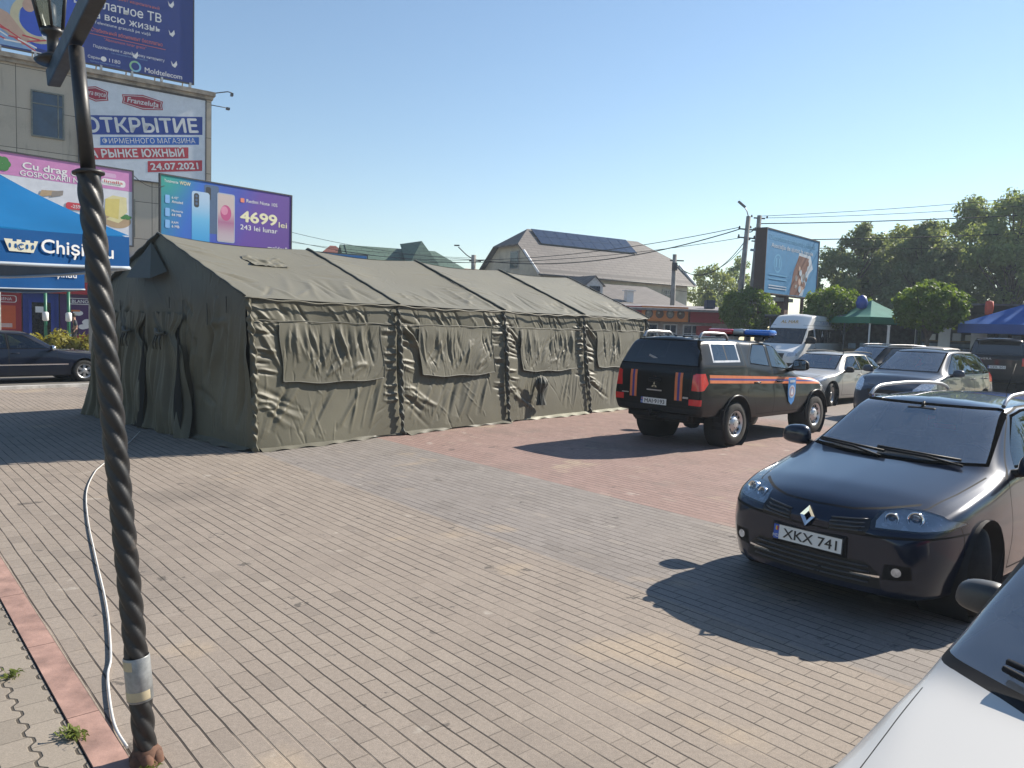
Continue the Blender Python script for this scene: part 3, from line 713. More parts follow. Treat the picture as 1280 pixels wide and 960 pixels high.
text('Бесплатное ТВ', WHITE, rb, (-6.6, Y, 17.42), h=.46, w=4.1, bold=.012, align='LEFT'); text('на всю жизнь', WHITE, rb, (-5.95, Y, 16.90), h=.36, w=3.4, bold=.012, align='LEFT')
text('Televiziune gratuită pe viață', WHITE, rb, (-5.7, Y, 16.62), h=.15, w=2.65, align='LEFT'); text('Стабильный абонемент бесплатно', PNK, rb, (-5.85, Y, 16.2), h=.2, w=3.4, bold=.01, align='LEFT')
text('"Abonament lunar gratis"', PNK, rb, (-5.25, Y, 15.86), h=.15, w=2.0, align='LEFT'); text('Подключение к домашнему интернету', WHITE, rb, (-5.75, Y, 15.42), h=.15, w=3.4, align='LEFT')
text('La conectarea internetului', LBL, rb, (-4.9, Y, 15.28), h=.08, w=1.7, align='LEFT'); text('Сервис', WHITE, rb, (-6.0, Y, 14.85), h=.14, align='LEFT'); text('1180', WHITE, rb, (-5.02, Y, 14.83), h=.19, w=.52, align='LEFT')
text('Удобные платежи через банк', LBL, rb, (-5.9, Y, 14.68), h=.07, w=1.4, align='LEFT')
text('Moldtelecom', WHITE, rb, (-3.33, Y, 14.68), h=.27, w=1.87, bold=.008, align='LEFT'); text('Стабильный интернет национальный', PNK, rb, (-6.3, Y, 18.06), h=.17, w=3.7, align='LEFT')
b = MB(); b.tube([(.0, .3, 14.2), (.9, .1, 14.45), (1.1, 0, 14.4)], .03, 6); b.box((1.1, 0, 14.3), (.12, .22, .16)); b.tube([(0, .3, 13.6), (.8, .1, 13.55)], .025, 6); b.box((.9, .05, 13.5), (.18, .2, .12)); tag(b.build('floodlight_bracket', [mat('dark_steel', (.045, .045, .05), .6)]), 'small dark floodlight arms on the roof corner of the beige building', 'bracket')
o = bpy.data.objects['floodlight_bracket']; o.location = BLOC; o.rotation_euler = (0, 0, BRZ)

# phone billboard on its own posts
def vgrad(name, stops, axis, a, b):
    g = G(name); x = g.xyz(g.pos())[axis]; g.set(Base_Color=g.ramp(g.step(x, a, b), stops), Roughness=.5); return g.m
g = G('phone_board_print'); x = g.xyz(g.pos()); f = g.ramp(g.M('ADD', g.M('DIVIDE', x[0], 6.5), g.M('MULTIPLY', g.M('SUBTRACT', 6.5, x[2]), .06)), [(0.0, (.01, .22, .30)), (.22, (.012, .12, .50)), (.5, (.03, .06, .40)), (.68, (.10, .035, .30)), (1, (.095, .03, .25))])
g.set(Base_Color=g.mix(g.M('MULTIPLY', g.step(x[2], 6.6, 7.9), g.step(x[0], 1.8, 0.0)), f, (.01, .30, .24)), Roughness=.5); PHB = g.m
ML, MZ = (-15.65, 34.0, 0), math.atan2(5.0, 4.4)
mb_ = board('roadside_billboard', 'blue to purple roadside billboard showing phones and a price', 0.05, 6.58, 5.0, 7.98, PHB, ML, MZ, y=0)
for x in (1.6, 5.0): b = MB(); b.tube([(x, .35, -.1), (x, .35, 5.3)], .14, 10); b.build('post', [STEEL], mb_)
for z in (6.4, 5.4): b = MB(); b.box((3.3, .3, z), (6.3, .12, .12)); b.build('beam', [STEEL], mb_)
pr = Print(-.002); PH1 = vgrad('phone_back_blue', [(0, (.03, .30, .62)), (.5, (.12, .42, .68)), (1, (.38, .52, .68))], 2, 5.1, 7.4); PH2 = flat('phone_back_slate', (.05, .10, .20)); PHS = vgrad('phone_screen', [(0, (.45, .38, .42)), (.35, (.35, .12, .24)), (.7, (.50, .40, .40)), (1, (.5, .42, .40))], 2, 5.4, 7.5)
pr.rrect(PH2, 2.05, 5.65, 2.75, 7.84, .1); pr.rrect(BLACK, 2.12, 7.15, 2.36, 7.74, .08); pr.rrect(PH1, 1.46, 5.06, 2.30, 7.47, .12); pr.rrect(BLACK, 1.56, 6.75, 1.80, 7.38, .10)
for z in (7.25, 7.08, 6.92): pr.disc(PH2, 1.68, z, .06)
pr.rrect(flat('phone_edge', (.35, .4, .5), .3), 2.66, 5.32, 3.54, 7.57, .1); pr.rrect(PHS, 2.70, 5.36, 3.50, 7.53, .08); pr.disc(flat('magenta_ball', (.45, .06, .2)), 3.09, 6.68, .27, .36); pr.disc(flat('pink_ball', (.6, .22, .35)), 3.02, 6.78, .17, .2)
IC = flat('icon_blue', (.18, .40, .72))
for z in (6.94, 6.37, 5.86): pr.rrect(IC, .26, z-.18, .46, z+.18, .04)
pr.rrect(flat('orange_chip', (.7, .2, .12)), 3.82, 7.28, 4.02, 7.48, .04); pr.rect(IC, .3, 5.14, 1.3, 5.16); pr.done('print', mb_)
CRM = flat('cream_print', (.72, .68, .45)); Y = -.006
text('4699', CRM, mb_, (3.80, Y, 6.40), h=.52, w=1.98, bold=.05, align='LEFT'); text('lei', CRM, mb_, (5.86, Y, 6.34), h=.27, w=.46, align='LEFT', bold=.01); text('243 lei lunar', WHITE, mb_, (3.82, Y, 6.02), h=.24, w=1.98, align='LEFT', bold=.006)
text('Redmi Note 10S', WHITE, mb_, (4.13, Y, 7.31), h=.17, w=1.65, align='LEFT'); text('moldcell', WHITE, mb_, (5.28, Y, 5.20), h=.20, w=1.06, align='LEFT', bold=.008)
text('Totalmente', WHITE, mb_, (.22, Y, 7.66), h=.13, w=.62, align='LEFT'); text('WOW', CRM, mb_, (.90, Y, 7.65), h=.16, w=.5, bold=.03, align='LEFT')
for z, a, c in ((6.94, '6.43"', 'Amoled'), (6.37, 'Memorie', '64 MB'), (5.86, 'RAM', '6 MB')): text(a, WHITE, mb_, (.55, Y, z+.04), h=.11, align='LEFT', maxw=.5); text(c, WHITE, mb_, (.55, Y, z-.14), h=.12, align='LEFT', maxw=.5, bold=.01)
# pink dairy billboard
PL, PZ = (-15.31, 31.0, 0), math.atan2(.71, .70)
pb = board('roadside_billboard', 'pink and white roadside billboard with cheese picture behind the parasol', -5.95, .0, 4.55, 7.50, flat('pale_poster', (.62, .64, .70)), PL, PZ, y=0)
for x in (-4.6, -1.4): b = MB(); b.tube([(x, .35, -.1), (x, .35, 4.9)], .14, 10); b.build('post', [STEEL], pb)
b = MB(); b.box((-3, .3, 5.0), (5.6, .12, .12)); b.build('beam', [STEEL], pb)
PKP = flat('pink_print', (.55, .22, .46)); pr = Print(-.002)
pr.rect(PKP, -5.93, 6.68, -.03, 7.47); pr.rrect(WHITE, -1.15, 6.80, -.28, 7.06, .1); pr.rrect(flat('lilac_chip', (.62, .38, .58)), -1.1, 7.12, -.62, 7.28, .07)
CHS = flat('cheese_yellow', (.62, .52, .16)); CHL = flat('cheese_light', (.66, .60, .32)); WOOD = flat('board_wood', (.42, .30, .18)); GRN = flat('leaf_green', (.05, .20, .05))
pr.disc(WOOD, -.60, 5.50, .52, .30); pr.poly(CHL, [(-1.0, 5.5), (-.55, 5.4), (-.25, 5.65), (-.7, 5.75)]); pr.poly(CHS, [(-1.05, 5.65), (-.55, 5.55), (-.5, 6.35), (-1.02, 6.28)]); pr.poly(CHL, [(-.55, 5.55), (-.22, 5.85), (-.25, 6.42), (-.5, 6.35)]); pr.poly(CHL, [(-1.02, 6.28), (-.5, 6.35), (-.25, 6.42), (-.75, 6.45)])
for k in range(5): pr.disc(GRN, -.38+.06*k, 5.62+.05*(k % 3), .09, .05)
for k in range(6): a = k*1.05; pr.disc(GRN, -4.42+.14*math.cos(a), 7.05+.14*math.sin(a), .13)
pr.poly(WOOD, [(-3.3, 6.05), (-2.6, 6.2), (-2.55, 6.35), (-3.2, 6.3)]); pr.poly(flat('bark_grey', (.25, .22, .2)), [(-2.9, 6.08), (-2.5, 6.2), (-2.48, 6.38), (-2.85, 6.3)])
pr.rrect(RB, -2.40, 5.72, -1.7, 5.98, .1); pr.done('print', pb)
Y = -.0075
text('Cu drag de la', WHITE, pb, (-3.80, Y, 6.98), h=.25, w=2.45, bold=.025, align='LEFT'); text('GOSPODARII NOȘTRI', WHITE, pb, (-3.88, Y, 6.73), h=.19, w=2.75, bold=.02, align='LEFT')
Y = pr.y-.002; text('linella', RB, pb, (-.72, Y, 6.91), h=.11, w=.68, bold=.008); text('casa ta bună', flat('leaf_green', (.05, .20, .05)), pb, (-.72, Y, 6.84), h=.045, w=.5); text('-25%', WHITE, pb, (-2.05, Y, 5.78), h=.13, bold=.012)

# ---------------------------------------------------------------- parasols at the left edge
PCAN = None
def parasol_cloth(name, c, tr):
    g = G(name); p = g.pos(); n = g.noise(p, 2.2, 4); f = g.noise(p, 320, 2)
    g.set(Base_Color=g.ramp(n, [(.3, tuple(q*.85 for q in c)), (.7, tuple(min(1, q*1.1) for q in c))]), Roughness=.75, Specular_IOR_Level=.2); g.bump(f, .1, .003)
    td = g.n('ShaderNodeBsdfTranslucent'); g.put(td.inputs[0], c); mx = g.n('ShaderNodeMixShader'); mx.inputs[0].default_value = tr
    g.t.links.new(g.b.outputs[0], mx.inputs[1]); g.t.links.new(td.outputs[0], mx.inputs[2]); g.t.links.new(mx.outputs[0], g.out.inputs[0]); return g.m
CYAN = parasol_cloth('cyan_parasol_cloth', (.014, .17, .42), .36); VAL = parasol_cloth('blue_valance_cloth', (.006, .085, .27), .06); PIPE = parasol_cloth('pale_piping', (.50, .56, .62), .2)
GOLD = flat('cream_emblem', (.62, .60, .48))
def parasol(corner, along, label, group, W=3.6, ez=2.47, vh=.215, back_text=False):
    """square market parasol; corner = far right-hand corner, along = direction of the right-hand edge"""
    e = Vector((math.cos(along), math.sin(along), 0)); l = Vector((-e.y, e.x, 0)); c = Vector((*corner, 0))-e*W/2+l*W/2
    t = thing('parasol', label, 'parasol', c, along, group); H = W/2; N = 26
    for sd in range(4):
        a = np.linspace(-1, 1, 41); s = np.linspace(0, 1, N); A, Sg = np.meshgrid(a, s, indexing='ij')
        rad = H*(1-Sg); z = ez+1.58*(Sg*.62+.38*Sg*Sg)-.07*np.sin(np.pi*Sg)*(1-A*A)-.05*(1-A*A)*(1-Sg)**2+.010*np.sin(A*14+Sg*6)*(1-Sg)
        X, Yv = rad*A, -rad; q = sd*math.pi/2; P = np.stack([X*math.cos(q)-Yv*math.sin(q), X*math.sin(q)+Yv*math.cos(q), z], -1)
        link('canopy', grid_mesh(P), t, [CYAN])
        a = np.linspace(-1, 1, 61); s = np.linspace(0, 1, 9); A, Sg = np.meshgrid(a, s, indexing='ij')
        z = ez-.05*(1-A*A)-vh*Sg; X = H*A; Yv = -H-.006*np.sin(A*13+sd)*Sg; P = np.stack([X*math.cos(q)-Yv*math.sin(q), X*math.sin(q)+Yv*math.cos(q), z], -1)
        vo = link('valance', grid_mesh(P), t, [VAL]); b = MB(); b.tube([tuple(P[i, -1]) for i in range(61)], .012, 5); b.build('piping', [PIPE], vo)
        P2 = P.copy(); P2[..., 0] *= .998; P2[..., 1] *= .998; link('valance_lining', grid_mesh(P2), vo, [mat('grey_lining', (.15, .17, .18), .8, var=.08)])
        rz = q; nrm = Vector((math.sin(q), -math.cos(q), 0))
        ax = Vector((math.cos(q), math.sin(q), 0)); inner = back_text and sd == 1
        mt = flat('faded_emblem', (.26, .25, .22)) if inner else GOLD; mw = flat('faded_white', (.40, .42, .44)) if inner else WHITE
        xe, sc, xt, wt, ht = (-H+.9, 1.1, -H+1.28, 1.45, .15) if inner else (H-.70, .44, H-.585, .47, .088)
        o = nrm*(H-.010 if inner else H+.009); zc = ez-.135-(.08*sc); pr = Print(0)
        pts = [(-.16*sc, 0), (.16*sc, 0), (.225*sc, .17*sc)]
        for k in range(4): x = .17-.115*k; pts += [(x*sc, .17*sc), (x*sc, .14*sc), ((x-.055)*sc, .14*sc), ((x-.055)*sc, .17*sc)] if k < 3 else [(x*sc, .17*sc)]
        pts += [(-.225*sc, .17*sc)]; pr.poly(mt, pts)
        for k in (-2, -1, 1, 2): pr.disc(VAL, .075*k*sc, .08*sc, .016*sc, .035*sc)
        pr.ring(VAL, 0, .075*sc, .035*sc, .018*sc, 40, 320)
        po = pr.done('emblem', vo); po.location = o+ax*xe+Vector((0, 0, zc)); po.rotation_euler = (0, 0, rz)
        text('Chișinău', mw, vo, o+ax*xt+Vector((0, 0, zc+.01)), h=ht, w=wt, bold=.02, align='LEFT', rot=(R(90), 0, rz))
    b = MB()
    for k in range(8):
        a = k*math.pi/4; r = H*(1.38 if k % 2 else .98); b.tube([(0, 0, ez+1.2), (r*.5*math.cos(a), r*.5*math.sin(a), ez+.45), (r*math.cos(a)*.95, r*math.sin(a)*.95, ez-.10)], .010, 6); b.tube([(0, 0, ez+.35), (r*.5*math.cos(a), r*.5*math.sin(a), ez+.55)], .010, 6)
    b.build('rib', [STEEL], t)
    b = MB(); b.tube([(0, 0, .02), (0, 0, ez+1.60)], .03, 12); b.build('pole', [mat('green_pole', (.02, .14, .06), .5)], t); b = MB(); b.box((0, 0, .05), (.6, .6, .08), .02); b.build('base', [KERB], t)
    return t
parasol((-2.72, 5.45), R(56), 'blue market parasol with white-piped valance close behind the black lamp post', 'blue parasols')
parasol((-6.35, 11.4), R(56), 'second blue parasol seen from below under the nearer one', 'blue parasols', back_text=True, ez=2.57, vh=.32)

# ---------------------------------------------------------------- foreground lamp post, cable
IRON = G('black_iron'); p_ = IRON.pos(); n_ = IRON.noise(p_, 9, 6, .7); IRON.set(Base_Color=IRON.mix(IRON.M('MULTIPLY', IRON.step(n_, .58, .68), .5), (.014, .014, .015), (.075, .06, .05)), Roughness=IRON.M('MULTIPLY_ADD', n_, .35, .30), Specular_IOR_Level=.55); IRON.bump(n_, .25, .006); IRON = IRON.m
RUST = mat('rusty_iron', (.11, .055, .035), .85, var=.35, scale=14)
bx, by = -1.53, 3.20
LP = thing('lamp_post', 'black twisted-iron lamp post with lantern standing in the near left corner', 'lamp post', (bx, by, 0))
LEAN = Vector((-.078, 0.0, 1))
LP.rotation_euler = (0, -math.atan(.0925), 0)
def twist(z0, z1, r, turns, name, mt, lobes=3, amp=.17):
    n = 240; sg = 48; A, T = np.meshgrid(np.linspace(0, 2*math.pi, sg+1), np.linspace(0, 1, n), indexing='ij')
    ph = A*lobes+T*turns*2*math.pi; lob = np.abs(np.sin(ph/2)); rad = r*(1-amp+amp*1.25*lob**.8)
    P = np.stack([rad*np.cos(A), rad*np.sin(A), z0+(z1-z0)*T], -1); return link(name, grid_mesh(P), LP, [mt])
twist(.06, 2.52, .0455, 24, 'twisted_column', IRON, 4, .20)
b = MB(); b.lathe([(.0, 2.515), (.060, 2.515), (.061, 2.524), (.045, 2.532), (.0, 2.536)], 28); b.tube([(0, 0, 2.53), (0, 0, 3.02)], .0285, 20); b.build('upper_pipe', [IRON], LP)
b = MB(); b.lathe([(.066, 0), (.065, .012), (.056, .03), (.050, .07), (.0, .09)], 24)
for k in range(6): b.lathe([(.03, 0), (.026, .03), (.012, .05), (0, .052)], 10, c=(.046*math.cos(k*1.05), .046*math.sin(k*1.05), .005))
b.build('foot', [RUST], LP)
TAPE = mat('grey_tape', (.24, .25, .255), .42, .3, var=.25, scale=14); TAN = mat('paper_tape', (.42, .36, .24), .7, var=.15)
b = MB(); b.lathe([(.0505, .285), (.0535, .29), (.0535, .475), (.0505, .48)], 36); b.build('tape_wrap', [TAPE], LP)
for z0, a0, a1 in ((.296, 200, 345), (.43, 190, 275)):
    b = MB(); b.lathe([(.0538, z0), (.0543, z0+.004), (.0543, z0+.036), (.0538, z0+.04)], 30, a0=R(a0), a1=R(a1)); b.build('tape_strip', [TAN], LP)
# arm: square bar on top of the pipe, running from the far left to the near right
ad = Vector((math.cos(R(128)), math.sin(R(128)), 0))
b = MB(); ar = Matrix.Rotation(math.atan2(ad.y, ad.x), 3, 'Z'); b.box(Vector((0, 0, 3.07)), (1.24, .055, .075), .006, ar); b.build('arm', [IRON], LP)
for s_ in (1, -1):
    c = ad*.52*s_; zb_ = 3.11; b = MB(); b.lathe([(0, zb_-.005), (.075, zb_), (.085, zb_+.012), (.06, zb_+.03), (.028, zb_+.045), (.024, zb_+.12), (.045, zb_+.13), (.048, zb_+.15), (0, zb_+.15)], 24, c=(c.x, c.y, 0))
    hd = b.build('lantern_base', [IRON], LP)
    pan = glass('lantern_pane', (.75, .76, .74), .06, .12) if s_ > 0 else pan
    b = MB(); b.lathe([(.048, zb_+.155), (.092, zb_+.40)], 6, c=(c.x, c.y, 0)); o = b.build('lantern_glass', [pan], hd); o.data.polygons.foreach_set('use_smooth', [False]*len(o.data.polygons))
    b = MB()
    for k in range(6): a = k*math.pi/3; b.tube([(c.x+.050*math.cos(a), c.y+.050*math.sin(a), zb_+.15), (c.x+.095*math.cos(a), c.y+.095*math.sin(a), zb_+.405)], .006, 6)
    b.lathe([(.10, zb_+.40), (.105, zb_+.42), (.05, zb_+.50), (.015, zb_+.53), (0, zb_+.55)], 6, c=(c.x, c.y, 0)); b.lathe([(.018, zb_+.155), (.026, zb_+.20), (.026, zb_+.26), (0, zb_+.28)], 12, c=(c.x, c.y, 0)); b.build('lantern_cage', [IRON], hd)
def spline(pts, n=12):
    pts = [Vector(p) for p in pts]; out = []
    for i in range(len(pts)-1):
        p0, p1, p2, p3 = pts[max(i-1, 0)], pts[i], pts[i+1], pts[min(i+2, len(pts)-1)]
        for k in range(n):
            t = k/n; out.append(.5*((2*p1)+(-p0+p2)*t+(2*p0-5*p1+4*p2-p3)*t*t+(-p0+3*p1-3*p2+p3)*t**3))
    return out+[pts[-1]]
b = MB(); b.tube(spline([(-1.66, 3.29, .013), (-1.83, 3.50, .013), (-2.09, 3.94, .013), (-2.22, 4.22, .013), (-2.62, 4.93, .013), (-3.21, 5.89, .013), (-3.91, 7.04, .013), (-4.53, 8.14, .013), (-4.95, 9.06, .013), (-5.12, 9.55, .013), (-5.62, 11.2, .013), (-6.0, 12.35, .02)], 10), .0065, 8)
tag(b.build('power_cable', [mat('white_cable', (.55, .54, .52), .6, var=.08)]), 'white cable trailing over the paving from the lamp post foot to the tent', 'cable')

# ---------------------------------------------------------------- vehicles
# a body is lofted from stations given front to back (x grows forwards, front bumper at x = 0):
# x, floor z, widest z, shoulder z, top-edge z, top-centre z, half-widths at floor / widest / shoulder / top edge, bow
def sample_section(p):
    """half cross-section as a rounded polyline -> (n,2)"""
    zb, zm, zs, ze, zt, wb, wm, ws, we = p
    C = np.array([(0, zb), (wb, zb), (wm, zm), (ws, zs), (we, ze), (we*.5, zt-(zt-ze)*.22), (0, zt)])
    fil = [0, .05, .20, .05, .07, .3, 0]; nseg = [2, 5, 5, 8, 5, 3]; out = [C[0]]
    lens = np.linalg.norm(np.diff(C, axis=0), axis=1)
    prev = C[0]
    for i in range(1, 7):
        if i < 6:
            r = fil[i]; ra = min(r, lens[i-1]*.45); rb = min(r, lens[i]*.45)
            a = C[i]+(C[i-1]-C[i])/max(lens[i-1], 1e-6)*ra; b_ = C[i]+(C[i+1]-C[i])/max(lens[i], 1e-6)*rb
        else: a = C[i]; b_ = None
        for k in range(1, nseg[i-1]+1): out.append(prev+(a-prev)*k/nseg[i-1])
        if b_ is not None:
            for t in (.25, .5, .75, 1): out.append((1-t)**2*a+2*t*(1-t)*C[i]+t*t*b_)
            prev = b_
    return np.array(out)

def loft(stations, smooth=1.3, ds=.05):
    st = np.array(stations, float); rows = []
    for i in range(len(st)-1):
        d = max(math.hypot(st[i+1, 0]-st[i, 0], max(abs(st[i+1, 4]-st[i, 4]), abs(st[i+1, 5]-st[i, 5]))), abs(st[i+1, 7]-st[i, 7]))
        n = max(2, int(math.ceil(d/ds)))
        for k in range(n): rows.append(st[i]+(st[i+1]-st[i])*k/n)
    rows.append(st[-1]); Rw = np.array(rows)
    k = np.exp(-.5*(np.arange(-5, 6)/smooth)**2); k /= k.sum(); n = len(Rw)
    pad = np.concatenate([2*Rw[0]-Rw[1:6][::-1], Rw, 2*Rw[-1]-Rw[-6:-1][::-1]])
    sm = np.stack([np.convolve(pad[:, c], k, 'valid') for c in range(Rw.shape[1])], 1)
    bm = bmesh.new(); rings = []
    half = [sample_section(r[1:10]) for r in sm]; K = len(half[0])
    for r, h in zip(sm, half):
        ring = {}
        for sd in (1, -1):
            for j in range(K):
                y, z = h[j]; x = r[0]-r[10]*(y/r[7])**2
                ring[(sd, j)] = bm.verts.new((x, y*sd, z)) if (sd == 1 or (0 < j < K-1)) else ring[(1, j)]
        rings.append(ring)
    for a, b_ in zip(rings[:-1], rings[1:]):
        for sd in (1, -1):
            for j in range(K-1):
                q = [a[(sd, j)], b_[(sd, j)], b_[(sd, j+1)], a[(sd, j+1)]]
                q = list(dict.fromkeys(q))
                if sd < 0: q.reverse()
                try: bm.faces.new(q)
                except ValueError: pass
    for ring, r, h, rev in ((rings[0], sm[0], half[0], False), (rings[-1], sm[-1], half[-1], True)):
        j0 = 3; M_ = 14; prev = None
        for j in range(j0, K-1):
            y, z = h[j]; row = []
            for m_ in range(M_+1):
                t = 1-2*m_/M_; yy = y*t
                row.append(ring[(1, j)] if m_ == 0 else ring[(-1, j)] if m_ == M_ else bm.verts.new((r[0]-r[10]*(yy/r[7])**2, yy, z)))
            if prev:
                for m_ in range(M_):
                    q = [prev[m_], row[m_], row[m_+1], prev[m_+1]]
                    if rev: q.reverse()
                    bm.faces.new(q)
            prev = row
    bmesh.ops.recalc_face_normals(bm, faces=bm.faces[:]); bm.normal_update()
    nl = bm.verts.layers.float_vector.new('nrm')
    for v in bm.verts: v[nl] = v.normal
    bm.faces.layers.int.new('pid'); return bm

def inside(p, poly):
    x, y = p; c = False; n = len(poly)
    for i in range(n):
        x0, y0 = poly[i]; x1, y1 = poly[i-1]
        if (y0 > y) != (y1 > y) and x < (x1-x0)*(y-y0)/(y1-y0)+x0: c = not c
    return c

class Shell:
    """a lofted body that is cut along outlines into separate parts"""
    AX = {'S': (0, 2), 'F': (1, 2), 'B': (1, 2), 'T': (0, 1)}
    def __init__(s, bm): s.bm = bm; s.l = bm.faces.layers.int['pid']; s.ids = ['body']; s.mats = {}
    def pid(s, name, mt):
        s.ids.append(name); s.mats[len(s.ids)-1] = mt; return len(s.ids)-1
    def cut(s, view, poly, pid, side=1, xr=None, only=None):
        ia, ib = s.AX[view]; l = s.l; bm = s.bm
        a0 = min(p[0] for p in poly); a1 = max(p[0] for p in poly); b0 = min(p[1] for p in poly); b1 = max(p[1] for p in poly)
        def ok(f):
            n = f.normal; c = f.calc_center_median()
            if view == 'S' and (c.y*side < .02 or n.y*side < .12): return False
            if view == 'F' and n.x < .12: return False
            if view == 'B' and n.x > -.12: return False
            if view == 'T' and n.z < .2: return False
            if xr and not (xr[0] <= c.x <= xr[1]): return False
            if only is not None and f[l] not in only: return False
            return True
        cand = []
        for f in bm.faces:
            va = [v.co[ia] for v in f.verts]; vb = [v.co[ib] for v in f.verts]
            if max(va) < a0 or min(va) > a1 or max(vb) < b0 or min(vb) > b1: continue
            if ok(f): cand.append(f)
        n = len(poly)
        for i in range(n):
            if not cand: break
            p, q = poly[i], poly[(i+1) % n]; co = Vector((0, 0, 0)); co[ia], co[ib] = p; no = Vector((0, 0, 0)); no[ia], no[ib] = q[1]-p[1], -(q[0]-p[0])
            if no.length < 1e-9: continue
            lo = (min(p[0], q[0])-1e-4, min(p[1], q[1])-1e-4, max(p[0], q[0])+1e-4, max(p[1], q[1])+1e-4)
            sub = []
            for f in cand:
                va = [v.co[ia] for v in f.verts]; vb = [v.co[ib] for v in f.verts]
                if max(va) < lo[0] or min(va) > lo[2] or max(vb) < lo[1] or min(vb) > lo[3]: continue
                sub.append(f)
            if not sub: continue
            g = set(sub)
            for f in sub: g.update(f.edges); g.update(f.verts)
            r = bmesh.ops.bisect_plane(bm, geom=list(g), dist=1e-6, plane_co=co, plane_no=no.normalized())
            keep = set(f for f in cand if f.is_valid); keep.update(x for x in r['geom'] if isinstance(x, bmesh.types.BMFace)); cand = list(keep)
        out = []
        for f in cand:
            c = f.calc_center_median()
            if inside((c[ia], c[ib]), poly): f[l] = pid; out.append(f)
        return out
    def line(s, view, pts, w, pid, side=1, xr=None, only=None):
        for p, q in zip(pts[:-1], pts[1:]):
            d = Vector((q[0]-p[0], q[1]-p[1])); d.normalize(); e = Vector((-d.y, d.x))*w/2; k = d*w*.3
            s.cut(view, [(p[0]+e.x-k.x, p[1]+e.y-k.y), (q[0]+e.x+k.x, q[1]+e.y+k.y), (q[0]-e.x+k.x, q[1]-e.y+k.y), (p[0]-e.x-k.x, p[1]-e.y-k.y)], pid, side, xr, only)
    def drop(s, view, poly, side=1):
        f = s.cut(view, poly, 999, side); bmesh.ops.delete(s.bm, geom=[x for x in f if x.is_valid], context='FACES')
    def build(s, parent, bodymat):
        """one mesh object per id; body carries every id whose name starts with '-' as extra material"""
        bm = s.bm; nl = bm.verts.layers.float_vector['nrm']; groups = {}
        for f in bm.faces: groups.setdefault(f[s.l], []).append(f)
        byname = {}
        for pid, fs in groups.items():
            nm = s.ids[pid]; key = 'body' if nm.startswith('-') or pid == 0 else (nm, pid); byname.setdefault(key, []).append((pid, fs))
        res = {}
        for key, lst in byname.items():
            nm = 'body' if key == 'body' else key[0]; vs = {}; co = []; no = []; faces = []; mi = []; ms = []
            for pid, fs in lst:
                mt = bodymat if pid == 0 else s.mats[pid]
                if mt not in ms: ms.append(mt)
                for f in fs:
                    ff = []
                    for v in f.verts:
                        if v not in vs: vs[v] = len(co); co.append(v.co.copy()); no.append(Vector(v[nl]).normalized())
                        ff.append(vs[v])
                    faces.append(ff); mi.append(ms.index(mt))
            me = bpy.data.meshes.new(nm); me.from_pydata(co, [], faces); me.polygons.foreach_set('material_index', mi)
            me.polygons.foreach_set('use_smooth', [True]*len(faces)); me.normals_split_custom_set_from_vertices([tuple(x) for x in no])
            o = link(nm, me, parent, ms); res.setdefault(nm, []).append(o); o['pid'] = key[1] if key != 'body' else 0
        bm.free(); return res

def wheel(parent, pos, r, w, style, turn=0.0, side=1, rimr=None):
    """tyre with a rim of its own; side +1 faces +y"""
    rr = rimr or r*.66
    b = MB(); h = w/2
    b.lathe([(rr-.01, -h*.8), (rr, -h*.95), (rr+.015, -h), (r*.93, -h), (r*.985, -h*.8), (r, -h*.55), (r, h*.55), (r*.985, h*.8), (r*.93, h), (rr+.015, h), (rr, h*.95), (rr-.01, h*.8)], 48, axis='y')
    for q in (-.42, -.14, .14, .42): b.lathe([(r+.0006, h*(q-.035)), (r-.006, h*q), (r+.0006, h*(q+.035))], 48, axis='y')
    o = b.build('wheel', [RUBBER], parent); o.location = pos; o.rotation_euler = (0, 0, turn)
    s = side; b = MB(); f = h*.62*s
    b.lathe([(rr, h*.95*s), (rr-.012, h*.93*s), (rr-.03, f), (rr-.05, f*.6)], 40, axis='y')
    if style == 'steel':
        b.lathe([(rr-.05, f*.6), (rr-.075, f*.9), (.10, f*1.25), (.085, f*1.55), (.04, f*1.6), (0, f*1.6)], 40, axis='y')
        mt = [mat('steel_wheel', (.52, .52, .53), .35, .7, var=.15), BLACK]; b.cur = 1
        for k in range(10): a = k*2*math.pi/10; c = (math.cos(a)*(rr-.06), f*1.06, math.sin(a)*(rr-.06)); b.lathe([(0, .012*s), (.022, .010*s), (.026, 0)], 10, axis='y', c=c)
        for k in range(6): a = k*math.pi/3; b.lathe([(0, f*1.62), (.011, f*1.6), (.011, f*1.3)], 6, axis='y', c=(math.cos(a)*.07, 0, math.sin(a)*.07))
    else:
        n = {'five': 5, 'six': 6, 'seven': 7, 'multi': 10}.get(style, 5); mt = [ALLOY, BLACK]; b.cur = 1; b.lathe([(0, f*.35), (rr-.03, f*.35)], 32, axis='y'); b.cur = 0
        wd = 2*math.pi*rr/n*{'five': .27, 'six': .30, 'seven': .26, 'multi': .22}.get(style, .25)
        for k in range(n):
            M4 = Matrix.Rotation(k*2*math.pi/n, 4, 'Y'); b.xf = M4
            b.add([(-wd*.42, f*1.12, .04), (wd*.42, f*1.12, .04), (wd*.62, f*.92, rr-.015), (-wd*.62, f*.92, rr-.015), (-wd*.55, f*.3, .04), (wd*.55, f*.3, .04), (wd*.75, f*.3, rr-.015), (-wd*.75, f*.3, rr-.015)], [(0, 1, 2, 3), (0, 4, 5, 1), (1, 5, 6, 2), (2, 6, 7, 3), (3, 7, 4, 0)]); b.xf = None
        b.lathe([(.075, f*.4), (.07, f*1.15), (.05, f*1.22), (0, f*1.22)], 24, axis='y')
    b.build('rim', mt, o); return o

